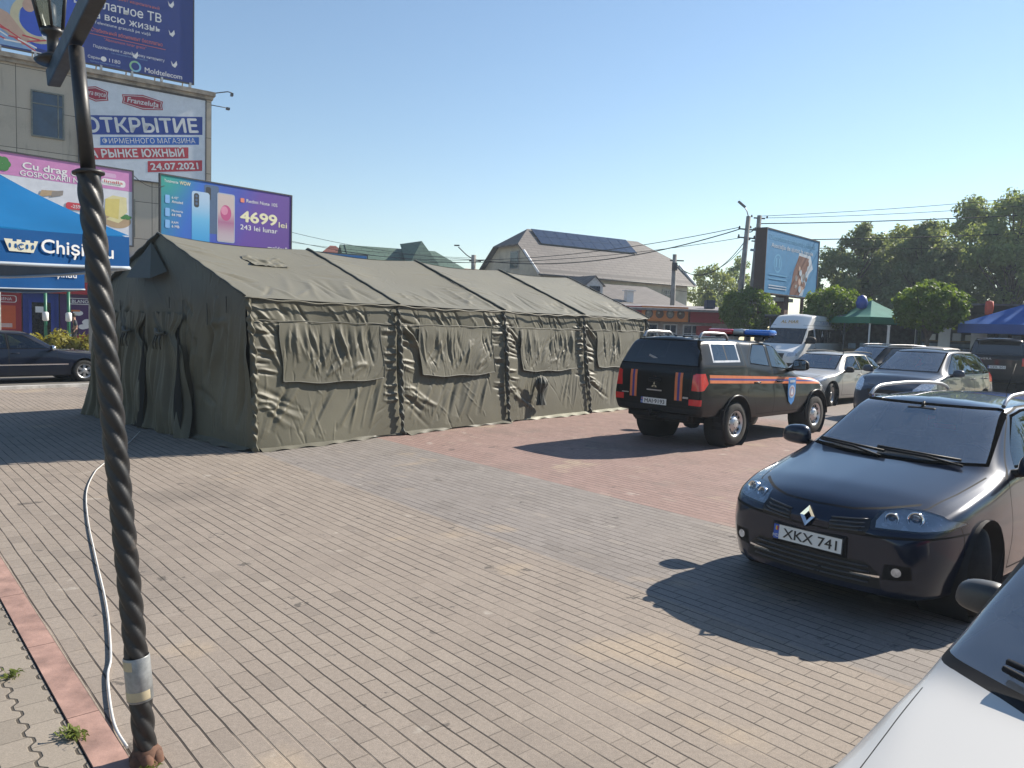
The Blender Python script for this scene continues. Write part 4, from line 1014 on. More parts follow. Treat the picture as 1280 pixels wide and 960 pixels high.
def mirror(parent, x, y, z, side, mt, sc=1.0):
    bm = bmesh.new(); bmesh.ops.create_uvsphere(bm, u_segments=20, v_segments=14, radius=1)
    for v in bm.verts:
        c = v.co; px = math.copysign(abs(c.x)**.75, c.x); py = math.copysign(abs(c.y)**.7, c.y); pz = math.copysign(abs(c.z)**.65, c.z)
        if px < 0: px *= .35
        v.co = Vector((px*.085*sc, py*.125*sc*(1-.12*pz), pz*.085*sc*(1-.10*py*side)))
    me = bpy.data.meshes.new('mirror'); bm.to_mesh(me); bm.free(); me.polygons.foreach_set('use_smooth', [True]*len(me.polygons))
    o = link('mirror', me, parent, [mt]); o.location = (x, y, z)
    b = MB(); b.tube([(0.0, -.08*side*sc, -.05*sc), (.02, -.17*side*sc, -.075*sc), (.05, -.26*side*sc, -.10*sc)], [.034*sc, .030*sc, .038*sc], 8); b.build('mirror_arm', [BLACKP], o)
    b = MB(); b.box((-.031*sc, 0, 0), (.006, .19*sc, .12*sc), .003); b.build('mirror_glass', [MIRG], o); return o

def plate(parent, pos, rz, num, w=.52, h=.112, tilt=0.0):
    p = MB(); p.box((0, 0, 0), (w, .008, h), .003); o = p.build('number_plate', [PLATEW], parent); o.location = pos; o.rotation_euler = (tilt, 0, rz)
    q = MB(); q.box((-w/2+.022, -.0052, 0), (.040, .003, h-.008)); q.build('country_band', [BLUEP], o)
    for k, c in enumerate(((.03, .1, .45), (.6, .45, .03), (.5, .03, .04))):
        q = MB(); q.box((-w/2+.013+.010*k, -.0075, h*.22), (.0098, .002, .030)); q.build('flag_stripe', [mat('flag_%d' % k, c, .4, var=0)], o)
    text('MD', WHITE, o, (-w/2+.022, -.0085, -h*.36), h=.024, depth=.002)
    text(num, BLACK, o, (.02, -.0065, -h*.30), h=h*.62, w=w*.78, bold=.012, depth=.003)
    f = MB()
    for c, d in (((0, -.003, h/2-.002), (w, .006, .004)), ((0, -.003, -h/2+.002), (w, .006, .004)), ((w/2-.002, -.003, 0), (.004, .006, h-.008)), ((-w/2+.002, -.003, 0), (.004, .006, h-.008))): f.box(c, d)
    f.build('plate_rim', [BLACK], o); return o

def seats(parent, xs, z=.32, dy=.36, hi=.78):
    for x in xs:
        for y in (dy, -dy):
            b = MB(); b.box((x, y, z+.12), (.52, .50, .2), .06); b.box((x-.30, y, z+.22+hi*.30), (.14, .48, hi*.68), .06, Matrix.Rotation(R(-14), 3, 'Y')); b.box((x-.40, y, z+.25+hi*.76), (.09, .25, .19), .04); b.build('seat', [SEATM], parent)
def cabin(parent, xd, z, hw, wheel_y=.36):
    b = MB(); b.box((xd+.02, 0, z-.10), (.50, hw*1.9, .22), .07); b.box((xd-.15, 0, z-.35), (.3, .35, .5), .05); b.build('dashboard', [DARKIN], parent)
    b = MB(); pts = [(.19*math.cos(k*math.pi/12), .19*math.sin(k*math.pi/12)) for k in range(25)]; b.tube([(xd-.38+p[1]*.35, wheel_y+p[0], z-.06+p[1]*.93) for p in pts], .014, 8, cap=False); b.tube([(xd-.38, wheel_y-.17, z-.06), (xd-.36, wheel_y, z-.08), (xd-.38, wheel_y+.17, z-.06)], .02, 6); b.tube([(xd-.36, wheel_y, z-.08), (xd-.1, wheel_y, z-.16)], .025, 6); b.build('steering_wheel', [BLACKP], parent)

def arches(sh, xs, r, z, w, parent, hw):
    n = 28
    for x in xs:
        for sd in (1, -1): sh.drop('S', [(x+r*math.cos(2*math.pi*k/n), z+r*math.sin(2*math.pi*k/n)) for k in range(n)], sd)
def liners(parent, xs, r, z, hw):
    for x in xs:
        for sd in (1, -1):
            b = MB(); b.lathe([(r+.004, (hw-.015)*sd), (r+.004, (hw-.36)*sd), (.0, (hw-.36)*sd)], 28, axis='y', c=(x, 0, z)); b.build('wheel_arch', [DARKIN], parent)
def shift(pts, dx=0, dz=0): return [(x+dx, z+dz) for x, z in pts]

GLS = glass('car_window', (.36, .41, .44), .02); GLD = glass('tinted_car_window', (.10, .11, .12), .04, dust=.03); GLW = glass('windscreen_glass', (.78, .82, .85), .16, dust=.20)
# seen from below and inside, body panels are dark trim rather than paint
def trimmed(m):
    t = m.node_tree; out = t.nodes['Material Output']; b = t.nodes['Principled BSDF']; nd = t.nodes.new('ShaderNodeBsdfDiffuse'); nd.inputs[0].default_value = (.02, .02, .021, 1)
    ge = t.nodes.new('ShaderNodeNewGeometry'); mx = t.nodes.new('ShaderNodeMixShader'); t.links.new(ge.outputs['Backfacing'], mx.inputs[0]); t.links.new(b.outputs[0], mx.inputs[1]); t.links.new(nd.outputs[0], mx.inputs[2]); t.links.new(mx.outputs[0], out.inputs[0]); return m

def car(name, label, cat, pos, yaw, st, pt, wheels, wr, ww, style, spec, group=None):
    """spec keys: windscreen, side windows, doors, lamps ... all as outlines on the body"""
    t = thing(name, label, cat, (pos[0], pos[1], gz(*pos)), yaw, group)
    sh = Shell(loft(st)); hw = max(s[7] for s in st); ar = spec.get('arch', wr+.055)
    arches(sh, wheels, ar, wr+.01, 0, t, hw)
    sd_list = (1, -1)
    doors = []
    sill = sh.pid('-sill', spec.get('sillmat', BLACKP)); seam = sh.pid('-seam', SEAM)
    if spec.get('cladding'):
        for sd in sd_list: sh.cut('S', [(-.0, .0), (-9, .0), (-9, spec['cladding']), (0, spec['cladding'])], sill, sd)
    for d in spec.get('doors', []):
        for sd in sd_list:
            pid = sh.pid('door', pt); doors.append((pid, d, sd)); sh.cut('S', d, pid, sd, only=(0, sill))
            sh.line('S', d+[d[0]], spec.get('gap', .010), seam, sd)
    rub = spec.get('rubstrip')
    if rub:
        rp = sh.pid('-rub', rub[4] if len(rub) > 4 else BLACKP)
        for sd in sd_list: sh.cut('S', [(rub[0], rub[2]), (rub[1], rub[2]), (rub[1], rub[3]), (rub[0], rub[3])], rp, sd)
    for view, pts, side in spec.get('seams', []):
        for sd in (sd_list if side == 0 else (side,)): sh.line(view, pts if view == 'S' else ([(p[0]*sd, p[1]) for p in pts] if view in 'FB' else [(p[0], p[1]*sd) for p in pts]), spec.get('gap', .010), seam, sd)
    trim = sh.pid('-window_trim', spec.get('wtrim', WRUB))
    wnames = []
    for w in spec.get('windows', []):
        c = (sum(p[0] for p in w)/len(w), sum(p[1] for p in w)/len(w)); big = [(c[0]+(p[0]-c[0])*1.0+math.copysign(.022, p[0]-c[0]), p[1]+math.copysign(.018, p[1]-c[1])) for p in w]
        for sd in sd_list:
            if spec.get('bright') == spec['windows'].index(w):
                big = [(c[0]+(p[0]-c[0])*1.10, c[1]+(p[1]-c[1])*1.24) for p in w]; sh.cut('S', big, sh.pid('-bright_trim', ALLOY), sd)
            else: sh.cut('S', big, trim, sd)
            pid = sh.pid('side_window', spec.get('sideglass', GLS)); sh.cut('S', w, pid, sd); wnames.append((pid, w, sd))
    for key, view in (('windscreen', 'F'), ('rear_window', 'B')):
        if key in spec:
            w, xr = spec[key]; m_ = spec.get(key+'_glass', GLW if view == 'F' else GLD); big = [(p[0]+math.copysign(.028, p[0]), p[1]+math.copysign(.020, p[1]-sum(q[1] for q in w)/len(w))) for p in w]
            sh.cut(view, big, trim, xr=xr); sh.cut(view, w, sh.pid(key, m_), xr=xr)
    for nm, view, poly, m_, both in spec.get('patches', []):
        for sd in ((1, -1) if both else (1,)):
            pp = [(p[0]*sd, p[1]) for p in poly] if view in 'FB' and both else [(p[0], p[1]*sd) for p in poly] if view == 'T' and both else poly
            sh.cut(view, pp, sh.pid(nm, m_), sd, only=(0,) if nm == '-pillar' else None)
    res = sh.build(t, pt)
    # a window that lies in a door belongs to that door
    dob = {}
    for o in res.get('door', []): dob[o['pid']] = o
    for o in res.get('side_window', []):
        for pid, w, sd in wnames:
            if pid != o['pid']: continue
            c = (sum(p[0] for p in w)/len(w), sum(p[1] for p in w)/len(w))
            for dp, d, s2 in doors:
                if s2 == sd and inside(c, d) and dp in dob: o.parent = dob[dp]
    for o in t.children_recursive:
        if 'pid' in o: del o['pid']
    for dp, d, sd in doors:
        if dp in dob and 'handles' in spec:
            hz = spec['handles']; xx = min(p[0] for p in d)+.16; yy = hz[1]
            b = MB(); b.tube([(xx-.09, yy*sd-.01*sd, hz[0]), (xx-.07, (yy+.028)*sd, hz[0]), (xx+.07, (yy+.028)*sd, hz[0]+.004), (xx+.09, yy*sd-.01*sd, hz[0]+.004)], .013, 8); b.build('handle', [hz[2] if len(hz) > 2 else pt], dob[dp])
    liners(t, wheels, ar, wr+.01, hw)
    for i, x in enumerate(wheels):
        for sd in sd_list: wheel(t, (x, sd*(hw-ww/2-spec.get('inset', .03)), wr), wr, ww, style, spec.get('turn', 0) if i == 0 else 0, sd, spec.get('rimr'))
    if 'mirror' in spec:
        x, y, z, sc, mm = spec['mirror']
        for sd in sd_list: mirror(t, x, y*sd, z, sd, mm, sc)
    if 'seats' in spec: seats(t, spec['seats'][0], spec['seats'][1], hi=spec['seats'][2])
    if 'cabin' in spec: cabin(t, *spec['cabin'])
    if 'rails' in spec:
        for sd in sd_list:
            pts, r, mm = spec['rails']; b = MB(); b.tube(spline([(x, y*sd, z) for x, y, z in pts], 8), r, 8); b.build('roof_rail', [mm], t)
    return t

# --- dark blue estate in the foreground
MEGP = trimmed(paint('dark_blue_paint', (.008, .015, .034), .3, .28, .012, coat=1.0)); 
mst = [(0, .22, .45, .585, .625, .655, .52, .65, .62, .46, .10), (-.05, .20, .46, .65, .69, .725, .66, .745, .71, .50, .14), (-.16, .19, .47, .715, .76, .80, .73, .815, .77, .57, .18), (-.42, .19, .49, .785, .83, .875, .79, .865, .815, .63, .19),
       (-.88, .18, .52, .865, .915, .95, .81, .886, .83, .67, .16), (-1.17, .18, .55, .92, .975, .995, .83, .888, .83, .69, .13), (-1.27, .18, .55, .935, 1.03, 1.05, .84, .888, .83, .675, .12), (-1.86, .18, .55, .95, 1.365, 1.405, .85, .888, .83, .575, .09), (-2.0, .18, .55, .955, 1.40, 1.44, .85, .888, .83, .57, .08),
       (-2.7, .18, .55, .965, 1.415, 1.468, .85, .888, .83, .57, .03), (-3.6, .19, .55, .98, 1.39, 1.445, .85, .888, .82, .56, -.03), (-4.14, .22, .55, 1.0, 1.32, 1.375, .82, .87, .80, .54, -.07), (-4.28, .26, .55, .99, 1.18, 1.22, .80, .85, .78, .56, -.09), (-4.44, .30, .55, .92, .98, 1.0, .72, .82, .74, .62, -.09), (-4.48, .32, .55, .84, .87, .89, .68, .78, .70, .62, -.09)]
HLG = glass('headlamp_cover', (.92, .94, .96), .05)
def octo(x, z, r, rz=None, n=16): return [(x+r*math.cos(2*math.pi*k/n), z+(rz or r)*math.sin(2*math.pi*k/n)) for k in range(n)]
MESHG = mat('grille_black', (.010, .010, .011), .55, var=.2)
meg_fd = [(-1.36, .27), (-1.33, .93), (-1.45, .985), (-1.60, 1.09), (-1.98, 1.36), (-2.30, 1.40), (-2.64, 1.405), (-2.66, .27)]
meg_rd = [(-2.67, .27), (-2.66, 1.405), (-3.2, 1.40), (-3.58, 1.37), (-3.74, 1.0), (-3.70, .80), (-3.48, .62), (-3.22, .30)]
MEG = car('estate_car', 'dark blue estate car with silver roof rails in the foreground right, front wheels turned', 'car', (2.146, 5.387), R(220.5), mst, MEGP, (-.86, -3.55), .315, .205, 'five', dict(
    turn=R(27), inset=.035, gap=.011, doors=[meg_fd, meg_rd], handles=(.86, .865), rubstrip=(-1.38, -3.2, .50, .555, MEGP),
    windows=[[(-1.60, 1.005), (-1.72, 1.12), (-2.04, 1.335), (-2.30, 1.365), (-2.58, 1.37), (-2.60, .995)], [(-2.72, .995), (-2.71, 1.37), (-3.2, 1.36), (-3.50, 1.335), (-3.66, 1.02)], [(-3.76, 1.03), (-3.60, 1.33), (-3.98, 1.28), (-4.10, 1.06)]],
    windscreen=([(-.665, 1.025), (-.3, 1.005), (.3, 1.005), (.665, 1.025), (.64, 1.11), (.548, 1.382), (-.548, 1.382), (-.64, 1.11)], (-2.2, -1.0)), rear_window=([(-.56, 1.02), (.56, 1.02), (.48, 1.29), (-.48, 1.29)], (-4.6, -3.9)),
    patches=[('-bumper_gap', 'F', [(-.40, .60), (-.90, .635), (-.90, .648), (-.40, .613)], SEAM, True), ('-bumper_gap', 'F', [(0, .598), (-.41, .603), (-.41, .613), (0, .608)], SEAM, True),
             ('grille', 'F', [(.135, .598), (.15, .685), (.385, .715), (.40, .66), (.385, .61)], MESHG, True), ('lower_grille', 'F', [(-.50, .262), (.50, .262), (.49, .36), (.40, .43), (-.40, .43), (-.49, .36)], MESHG, False),
             ('-fog_recess', 'F', [(.50, .33), (.515, .44), (.66, .445), (.665, .35)], BLACKP, True), ('fog_lamp', 'F', octo(.585, .393, .030), REFL, True), ('-chrome_bar', 'F', [(.30, .325), (.30, .338), (.49, .352), (.49, .338)], CHROME, True),
             ('headlight', 'F', [(.405, .655), (.392, .70), (.41, .765), (.50, .788), (.62, .785), (.73, .760), (.81, .722), (.835, .695), (.79, .674), (.66, .660)], HLG, True), ('tail_light', 'B', [(.62, .78), (.63, 1.0), (.78, 1.0), (.80, .78)], REDLENS, True)],
    seams=[('T', [(-.24, .56), (-.42, .635), (-.75, .685), (-1.18, .725)], 0), ('F', [(0, .752), (.25, .755), (.40, .775), (.58, .808)], 0), ('S', [(-.52, .30), (-.53, .62), (-.50, .70)], 0), ('F', [(.10, .60), (.80, .635)], 0)],
    mirror=(-1.52, .965, 1.03, 1.05, MEGP), seats=((-2.15, -3.0), .28, .85), cabin=(-1.55, .98, .68), rails=([(-2.02, .545, 1.415), (-2.12, .545, 1.475), (-2.3, .545, 1.502), (-2.9, .545, 1.512), (-3.5, .54, 1.49), (-3.72, .535, 1.46), (-3.8, .53, 1.425)], .017, ALLOY)))
# lamp housings, bowls, emblem, wipers, plate
for hl in [o for o in MEG.children if o.name.startswith('headlight')]:
    me = hl.data.copy(); me.name = 'lamp_housing'; me.materials.clear(); me.materials.append(mat('lamp_bowl', (.70, .73, .77), .25, .2, var=.07, scale=18))
    cx_ = [sum(v.co[i] for v in me.vertices)/len(me.vertices) for i in range(3)]
    for v in me.vertices: v.co = Vector((cx_[0]+(v.co.x-cx_[0])*.94-.030, cx_[1]+(v.co.y-cx_[1])*.93, cx_[2]+(v.co.z-cx_[2])*.90))
    ho = link('lamp_housing', me, hl); vs = [v.co.copy() for v in me.vertices]; sd = 1 if sum(v.y for v in vs) > 0 else -1
    for yy, zz, r in ((.61, .728, .052), (.485, .716, .044)):
        v = min(vs, key=lambda q: (q.y-yy*sd)**2+(q.z-zz)**2); M3 = Matrix.Translation((v.x-.012, yy*sd, zz)) @ Matrix.Rotation(R(22)*sd, 4, 'Z') @ Matrix.Rotation(R(-14), 4, 'Y')
        b = MB(); b.xf = M3; b.lathe([(r*.62, .004), (r*.66, .016), (r*.9, .030), (r*1.0, .030), (r*1.05, .018), (r*1.05, -.01)], 28, axis='x'); b.build('reflector', [CHROME], ho)
        b = MB(); b.xf = M3; b.lathe([(0, .026), (r*.35, .020), (r*.6, .004), (r*.6, -.01)], 20, axis='x'); b.build('projector_lens', [mat('lamp_dark_lens', (.16, .18, .21), .05, .2, var=0, coat=1)], ho)
b = MB()
for k in range(4):
    a = [(0, .075), (.055, 0), (0, -.075), (-.055, 0)]; p, q = a[k], a[(k+1) % 4]; i_ = .48
    b.add([(.018, p[0], p[1]), (.018, q[0], q[1]), (.010, q[0]*i_, q[1]*i_), (.010, p[0]*i_, p[1]*i_), (-.02, p[0], p[1]), (-.02, q[0], q[1])], [(0, 1, 2, 3), (0, 4, 5, 1)])
o = b.build('emblem', [CHROME], MEG); o.location = (.012, 0, .668); o.rotation_euler = (0, R(-20), 0)
for sd in (1, -1):
    gv = [v.co for o in MEG.children if o.name.startswith('grille') and not o.name.startswith('grille_') for v in o.data.vertices if v.co.y*sd > 0]
    for z in (.622, .646, .670, .694):
        pts = []
        for yy in (.15, .20, .26, .32, .37):
            zz = z+.018*(yy-.15)/.22-.004; q = min(gv, key=lambda c: (c.y-yy*sd)**2+(c.z-zz)**2); pts.append((q.x+.004, yy*sd, zz))
        b = MB(); b.tube(pts, .006, 6); b.build('grille_slat', [mat('slat_grey', (.045, .047, .055), .3, var=.1, coat=.5)], MEG)
for z in (.295, .33, .365, .40):
    b = MB(); b.tube([(.010-.10*(yy/.65)**2, yy, z) for yy in np.linspace(-.44+abs(z-.33)*.3, .44-abs(z-.33)*.3, 15)], .006, 6); b.build('intake_slat', [mat('slat_grey', (.045, .047, .055), .3)], MEG)
pl = plate(MEG, (.012, 0, .505), R(90), 'XKX 741', tilt=R(-4)); b = MB(); b.box((-.03, 0, .50), (.06, .56, .15), .01); b.build('plate_holder', [BLACKP], MEG)
for y0, y1 in ((.62, -.10), (-.02, -.62)):
    b = MB(); b.tube([(-1.10-.12*(y0/.7)**2, y0*.9, 1.0), (-1.20, y0*.55+y1*.45, 1.035), (-1.215-.1*(y1/.7)**2, y1, 1.045)], .010, 6); b.tube([(-1.165-.1*(y0/.7)**2, y0*.85, 1.035), (-1.235-.1*(y1/.7)**2, y1, 1.058)], .012, 5); b.build('wiper', [BLACKP], MEG)
b = MB(); b.box((-1.80, 0, 1.335), (.05, .24, .065), .02); b.tube([(-1.80, 0, 1.36), (-1.84, 0, 1.41)], .012, 6); b.build('rear_view_mirror', [BLACKP], MEG)
b = MB(); b.tube([(-3.85, 0, 1.42), (-3.98, 0, 1.56), (-4.1, 0, 1.72)], .004, 5); b.build('aerial', [BLACKP], MEG)

# --- black rescue pickup with canopy and striped sides
PKP_ = trimmed(paint('black_paint', (.005, .006, .008), .1, .3, .008)); PKP_.node_tree.nodes['Principled BSDF'].inputs['Coat_Weight' if 0 else 'Coat Weight'].default_value = .3; ORG = mat('reflective_orange', (.62, .17, .055), .45, var=.08); IND = mat('indigo_stripe', (.035, .03, .20), .45, var=.06)
pst = [(0, .45, .65, .80, .84, .87, .60, .72, .66, .50, .12), (-.10, .42, .65, .88, .93, .97, .74, .82, .76, .58, .15), (-.40, .42, .68, 1.0, 1.05, 1.08, .80, .88, .80, .66, .16), (-.95, .42, .70, 1.07, 1.12, 1.155, .82, .895, .81, .69, .13), (-1.38, .42, .70, 1.12, 1.165, 1.19, .82, .89, .80, .70, .11), (-1.48, .42, .70, 1.14, 1.24, 1.26, .83, .89, .80, .68, .11),
       (-2.05, .42, .70, 1.18, 1.66, 1.71, .83, .89, .80, .60, .08), (-2.2, .42, .70, 1.20, 1.72, 1.77, .83, .89, .80, .60, .07), (-2.9, .42, .70, 1.26, 1.755, 1.81, .83, .89, .80, .61, .02), (-3.40, .45, .72, 1.32, 1.765, 1.825, .83, .89, .80, .62, 0), (-3.55, .47, .73, 1.335, 1.775, 1.835, .83, .89, .81, .64, 0), (-4.62, .50, .75, 1.35, 1.775, 1.835, .82, .89, .82, .64, 0),
       (-4.76, .52, .75, 1.35, 1.75, 1.80, .82, .885, .82, .635, -.02), (-4.85, .53, .75, 1.345, 1.58, 1.62, .82, .88, .82, .69, -.02), (-4.94, .55, .75, 1.27, 1.335, 1.35, .80, .88, .82, .78, -.02), (-4.97, .56, .75, 1.10, 1.22, 1.25, .78, .87, .82, .76, -.02), (-4.98, .58, .74, .95, 1.12, 1.15, .76, .86, .82, .74, -.02)]
pos = (3.233+3.83*math.cos(R(43.8)), 13.668+3.83*math.sin(R(43.8)))
def pstripe(z0, z1, z2, z3, x0=-.42, x1=-4.66): return [(x0, z0), (-2.3, (z0+z2)/2-.005), (x1, z2), (x1, z3), (-2.3, (z1+z3)/2-.005), (x0, z1)]
fd = [(-1.52, .50), (-1.50, 1.10), (-1.62, 1.24), (-2.06, 1.66), (-2.3, 1.735), (-2.50, 1.755), (-2.52, .50)]; rd = [(-2.53, .50), (-2.51, 1.755), (-3.02, 1.765), (-3.30, 1.50), (-3.34, 1.0), (-3.22, .75), (-3.10, .50)]
PK = car('pickup_truck', 'black rescue pickup with orange stripes, canopy and red and blue light bar', 'pickup truck', pos, R(43.8), pst, PKP_, (-.83, -3.83), .37, .20, 'steel', dict(
    bright=2, arch=.46, inset=.015, rimr=.225, gap=.012, doors=[fd, rd], handles=(1.06, .875), sideglass=glass('pickup_side_glass', (.14, .18, .21), .06),
    windows=[[(-1.72, 1.275), (-2.06, 1.60), (-2.28, 1.695), (-2.46, 1.705), (-2.47, 1.33)], [(-2.58, 1.345), (-2.57, 1.71), (-2.98, 1.715), (-3.20, 1.50), (-3.24, 1.40)], [(-3.66, 1.45), (-3.66, 1.72), (-4.42, 1.72), (-4.46, 1.45)]],
    windscreen=([(-.64, 1.25), (.64, 1.25), (.57, 1.68), (-.57, 1.68)], (-2.3, -1.3)), rear_window=([(-.76, 1.365), (.76, 1.365), (.70, 1.60), (.60, 1.755), (-.60, 1.755), (-.70, 1.60)], (-5.1, -4.6)), rear_window_glass=glass('dark_canopy_glass', (.012, .014, .03), .03),
    patches=[('-divider', 'S', [(-4.055, 1.45), (-4.025, 1.45), (-4.025, 1.72), (-4.055, 1.72)], BLACKP, True), ('-stripe', 'S', pstripe(.96, 1.0, 1.085, 1.135), ORG, True), ('-stripe', 'S', pstripe(1.0, 1.03, 1.135, 1.17), IND, True), ('-stripe', 'S', pstripe(1.03, 1.07, 1.17, 1.22), ORG, True),
             ('-tailgate_stripe', 'B', [(.385, .78), (.385, 1.24), (.435, 1.24), (.435, .78)], ORG, True), ('-tailgate_stripe', 'B', [(.435, .78), (.435, 1.24), (.48, 1.24), (.48, .78)], IND, True), ('-tailgate_stripe', 'B', [(.48, .78), (.48, 1.24), (.53, 1.24), (.53, .78)], ORG, True),
             ('tail_light', 'S', [(-4.70, 1.08), (-4.78, 1.24), (-5.05, 1.24), (-5.05, .95), (-4.84, .97)], REDLENS, True), ('-tail_light', 'B', [(.70, .96), (.715, 1.22), (.9, 1.24), (.9, .96)], REDLENS, True), ('-reflector', 'B', [(.66, .72), (.66, .82), (.88, .82), (.88, .72)], REDLENS, True),
             ('-bumper', 'B', [(-.9, .5), (.9, .5), (.9, .66), (-.9, .66)], BLACKP, False), ('headlight', 'F', [(.50, .84), (.52, .96), (.80, 1.02), (.84, .92)], REFL, True), ('grille', 'F', [(-.4, .62), (.4, .62), (.44, .85), (-.44, .85)], MESHG, False), ('lower_grille', 'F', [(-.6, .46), (.6, .46), (.6, .58), (-.6, .58)], MESHG, False)],
    seams=[('S', [(-3.44, .52), (-3.46, 1.34), (-3.50, 1.80)], 0), ('S', [(-3.43, .52), (-3.45, 1.34), (-3.49, 1.80)], 0), ('S', [(-3.46, 1.345), (-4.9, 1.37)], 0), ('B', [(0, 1.335), (.86, 1.335)], 0), ('B', [(.67, .70), (.68, 1.32)], 0), ('B', [(0, .70), (.67, .70)], 0)],
    mirror=(-1.88, 1.02, 1.36, 1.25, BLACKP), seats=((-2.3, -3.0), .62, .72), cabin=(-1.85, 1.18, .68)))
b = MB()
for sd in (1, -1):
    r_ = MB(); r_.tube(spline([(-3.72, .56*sd, 1.80), (-3.82, .56*sd, 1.885), (-4.0, .56*sd, 1.90), (-4.4, .56*sd, 1.90), (-4.52, .56*sd, 1.885), (-4.60, .56*sd, 1.80)], 6), .022, 8); r_.build('roof_rack_bar', [ALLOY], PK)
for k in range(6):
    r_ = MB(); r_.box((-4.1, -.40+.16*k, 1.826+.012*math.cos((k-2.5)*.6)), (.95, .05, .022), .008); r_.build('roof_rib', [PKP_], PK)
RB_ = mat('beacon_red', (.55, .012, .02), .12, var=.1, coat=1); BB_ = mat('beacon_blue', (.02, .16, .62), .12, var=.1, coat=1)
def beacon(y0, y1, m_):
    b = MB(); b.box((-2.28, (y0+y1)/2, 1.935), (.28, abs(y1-y0), .105), .04); return b.build('beacon', [m_], PK, auto=40)
beacon(.12, .66, RB_); beacon(-.12, -.66, BB_); b = MB(); b.box((-2.28, 0, 1.935), (.26, .235, .115), .03); b.lathe([(0, 2.0), (.07, 1.99), (.085, 1.96)], 16, c=(-2.28, 0, 0)); b.build('light_bar', [ALLOY], PK, auto=40)
b = MB(); b.box((-2.28, 0, 1.865), (.2, 1.25, .035), .01)
for y in (-.5, .5): b.box((-2.28, y, 1.84), (.1, .06, .06))
b.build('light_bar_mount', [BLACKP], PK)
for sd in (1, -1):
    pr = Print(0); pr.m(mat('door_crest_blue', (.05, .25, .62), .4, var=.1)); pr.mb.add([(x, -.89, z) for x, z in ((-.15, 1.12), (.15, 1.12), (.15, .82), (.10, .68), (0, .61), (-.10, .68), (-.15, .82))], [list(range(7))])
    pr.y = -.894; pr.ring(flat('crest_silver', (.5, .56, .62)), 0, .86, .105, .03); pr.disc(flat('crest_pale', (.35, .48, .66)), 0, .86, .085); pr.disc(mat('door_crest_blue', (.05, .25, .62)), 0, .86, .05, .07); pr.poly(WHITE, [(-.05, .80), (.05, .80), (0, .95)]); pr.ring(ORG, 0, .86, .075, .012); pr.rect(flat('crest_silver', (.5, .56, .62)), -.10, 1.03, .10, 1.075)
    o = pr.done('door_crest', PK); o.location = (-1.90, 0, 0); o.rotation_euler = (0, 0, 0 if sd < 0 else math.pi)
    b = MB(); b.box((-4.28, .80*sd, .46), (.02, .22, .34), .005); b.box((-1.26, .80*sd, .44), (.02, .2, .3), .005); b.build('mud_flap', [BLACKP], PK)
    b = MB(); n = 18; b.tube([(-3.83+.475*math.cos(math.pi*k/n), .888*sd, .38+.475*math.sin(math.pi*k/n)) for k in range(n+1)], .018, 6); b.tube([(-.83+.475*math.cos(math.pi*k/n), .885*sd, .38+.475*math.sin(math.pi*k/n)) for k in range(n+1)], .018, 6); b.build('arch_flare', [PKP_], PK)
pl = plate(PK, (-5.005, 0, .735), R(-90), 'MAI·9193')
b = MB()
for a in (90, 210, 330):
    c, s_ = math.cos(R(a)), math.sin(R(a)); q = .062; r_ = [(0, 0), (q*math.cos(R(a+30))*.58, q*math.sin(R(a+30))*.58), (q*c, q*s_), (q*math.cos(R(a-30))*.58, q*math.sin(R(a-30))*.58)]; b.add([(-5.012, -p[0], 1.0+p[1]) for p in r_], [(0, 1, 2, 3)])
b.build('emblem', [CHROME], PK, fix=False)
b = MB(); b.box((-5.01, 0, 1.09), (.03, .24, .06), .012); b.build('tailgate_handle', [PKP_], PK); b = MB(); b.box((-5.008, -.62, .84), (.006, .1, .03)); b.box((-5.006, 0, .92), (.006, .3, .02)); b.box((-5.008, .6, .845), (.006, .14, .018)); b.build('tailgate_badge', [ALLOY], PK)
b = MB(); b.tube([(-4.9, 0, .50), (-5.08, 0, .50), (-5.10, 0, .53)], .025, 8); b.lathe([(0, .61), (.025, .605), (.035, .575), (.022, .55), (.02, .52)], 14, c=(-5.10, 0, 0)); b.box((-4.86, 0, .50), (.10, 1.2, .10), .02); b.build('tow_bar', [BLACKP], PK)
b = MB(); b.box((-2.4, 0, .42), (4.0, .8, .16), .03); b.tube([(-3.83, -.7, .36), (-3.83, .7, .36)], .06, 10); b.lathe([(0, -.14), (.13, -.1), (.15, 0), (.13, .1), (0, .14)], 16, axis='y', c=(-3.83, 0, .34)); b.tube([(-.83, -.7, .36), (-.83, .7, .36)], .05, 10); b.lathe([(0, -.3), (.10, -.28), (.10, .28), (0, .3)], 14, axis='y', c=(-4.5, .45, .44)); b.build('chassis', [DARKIN], PK)
pr = Print(0); b = MB(); b.box((-4.90, .12, 1.47), (.012, .18, .035), .004, Matrix.Rotation(R(20), 3, 'X')); b.build('wiper', [ALLOY], PK)

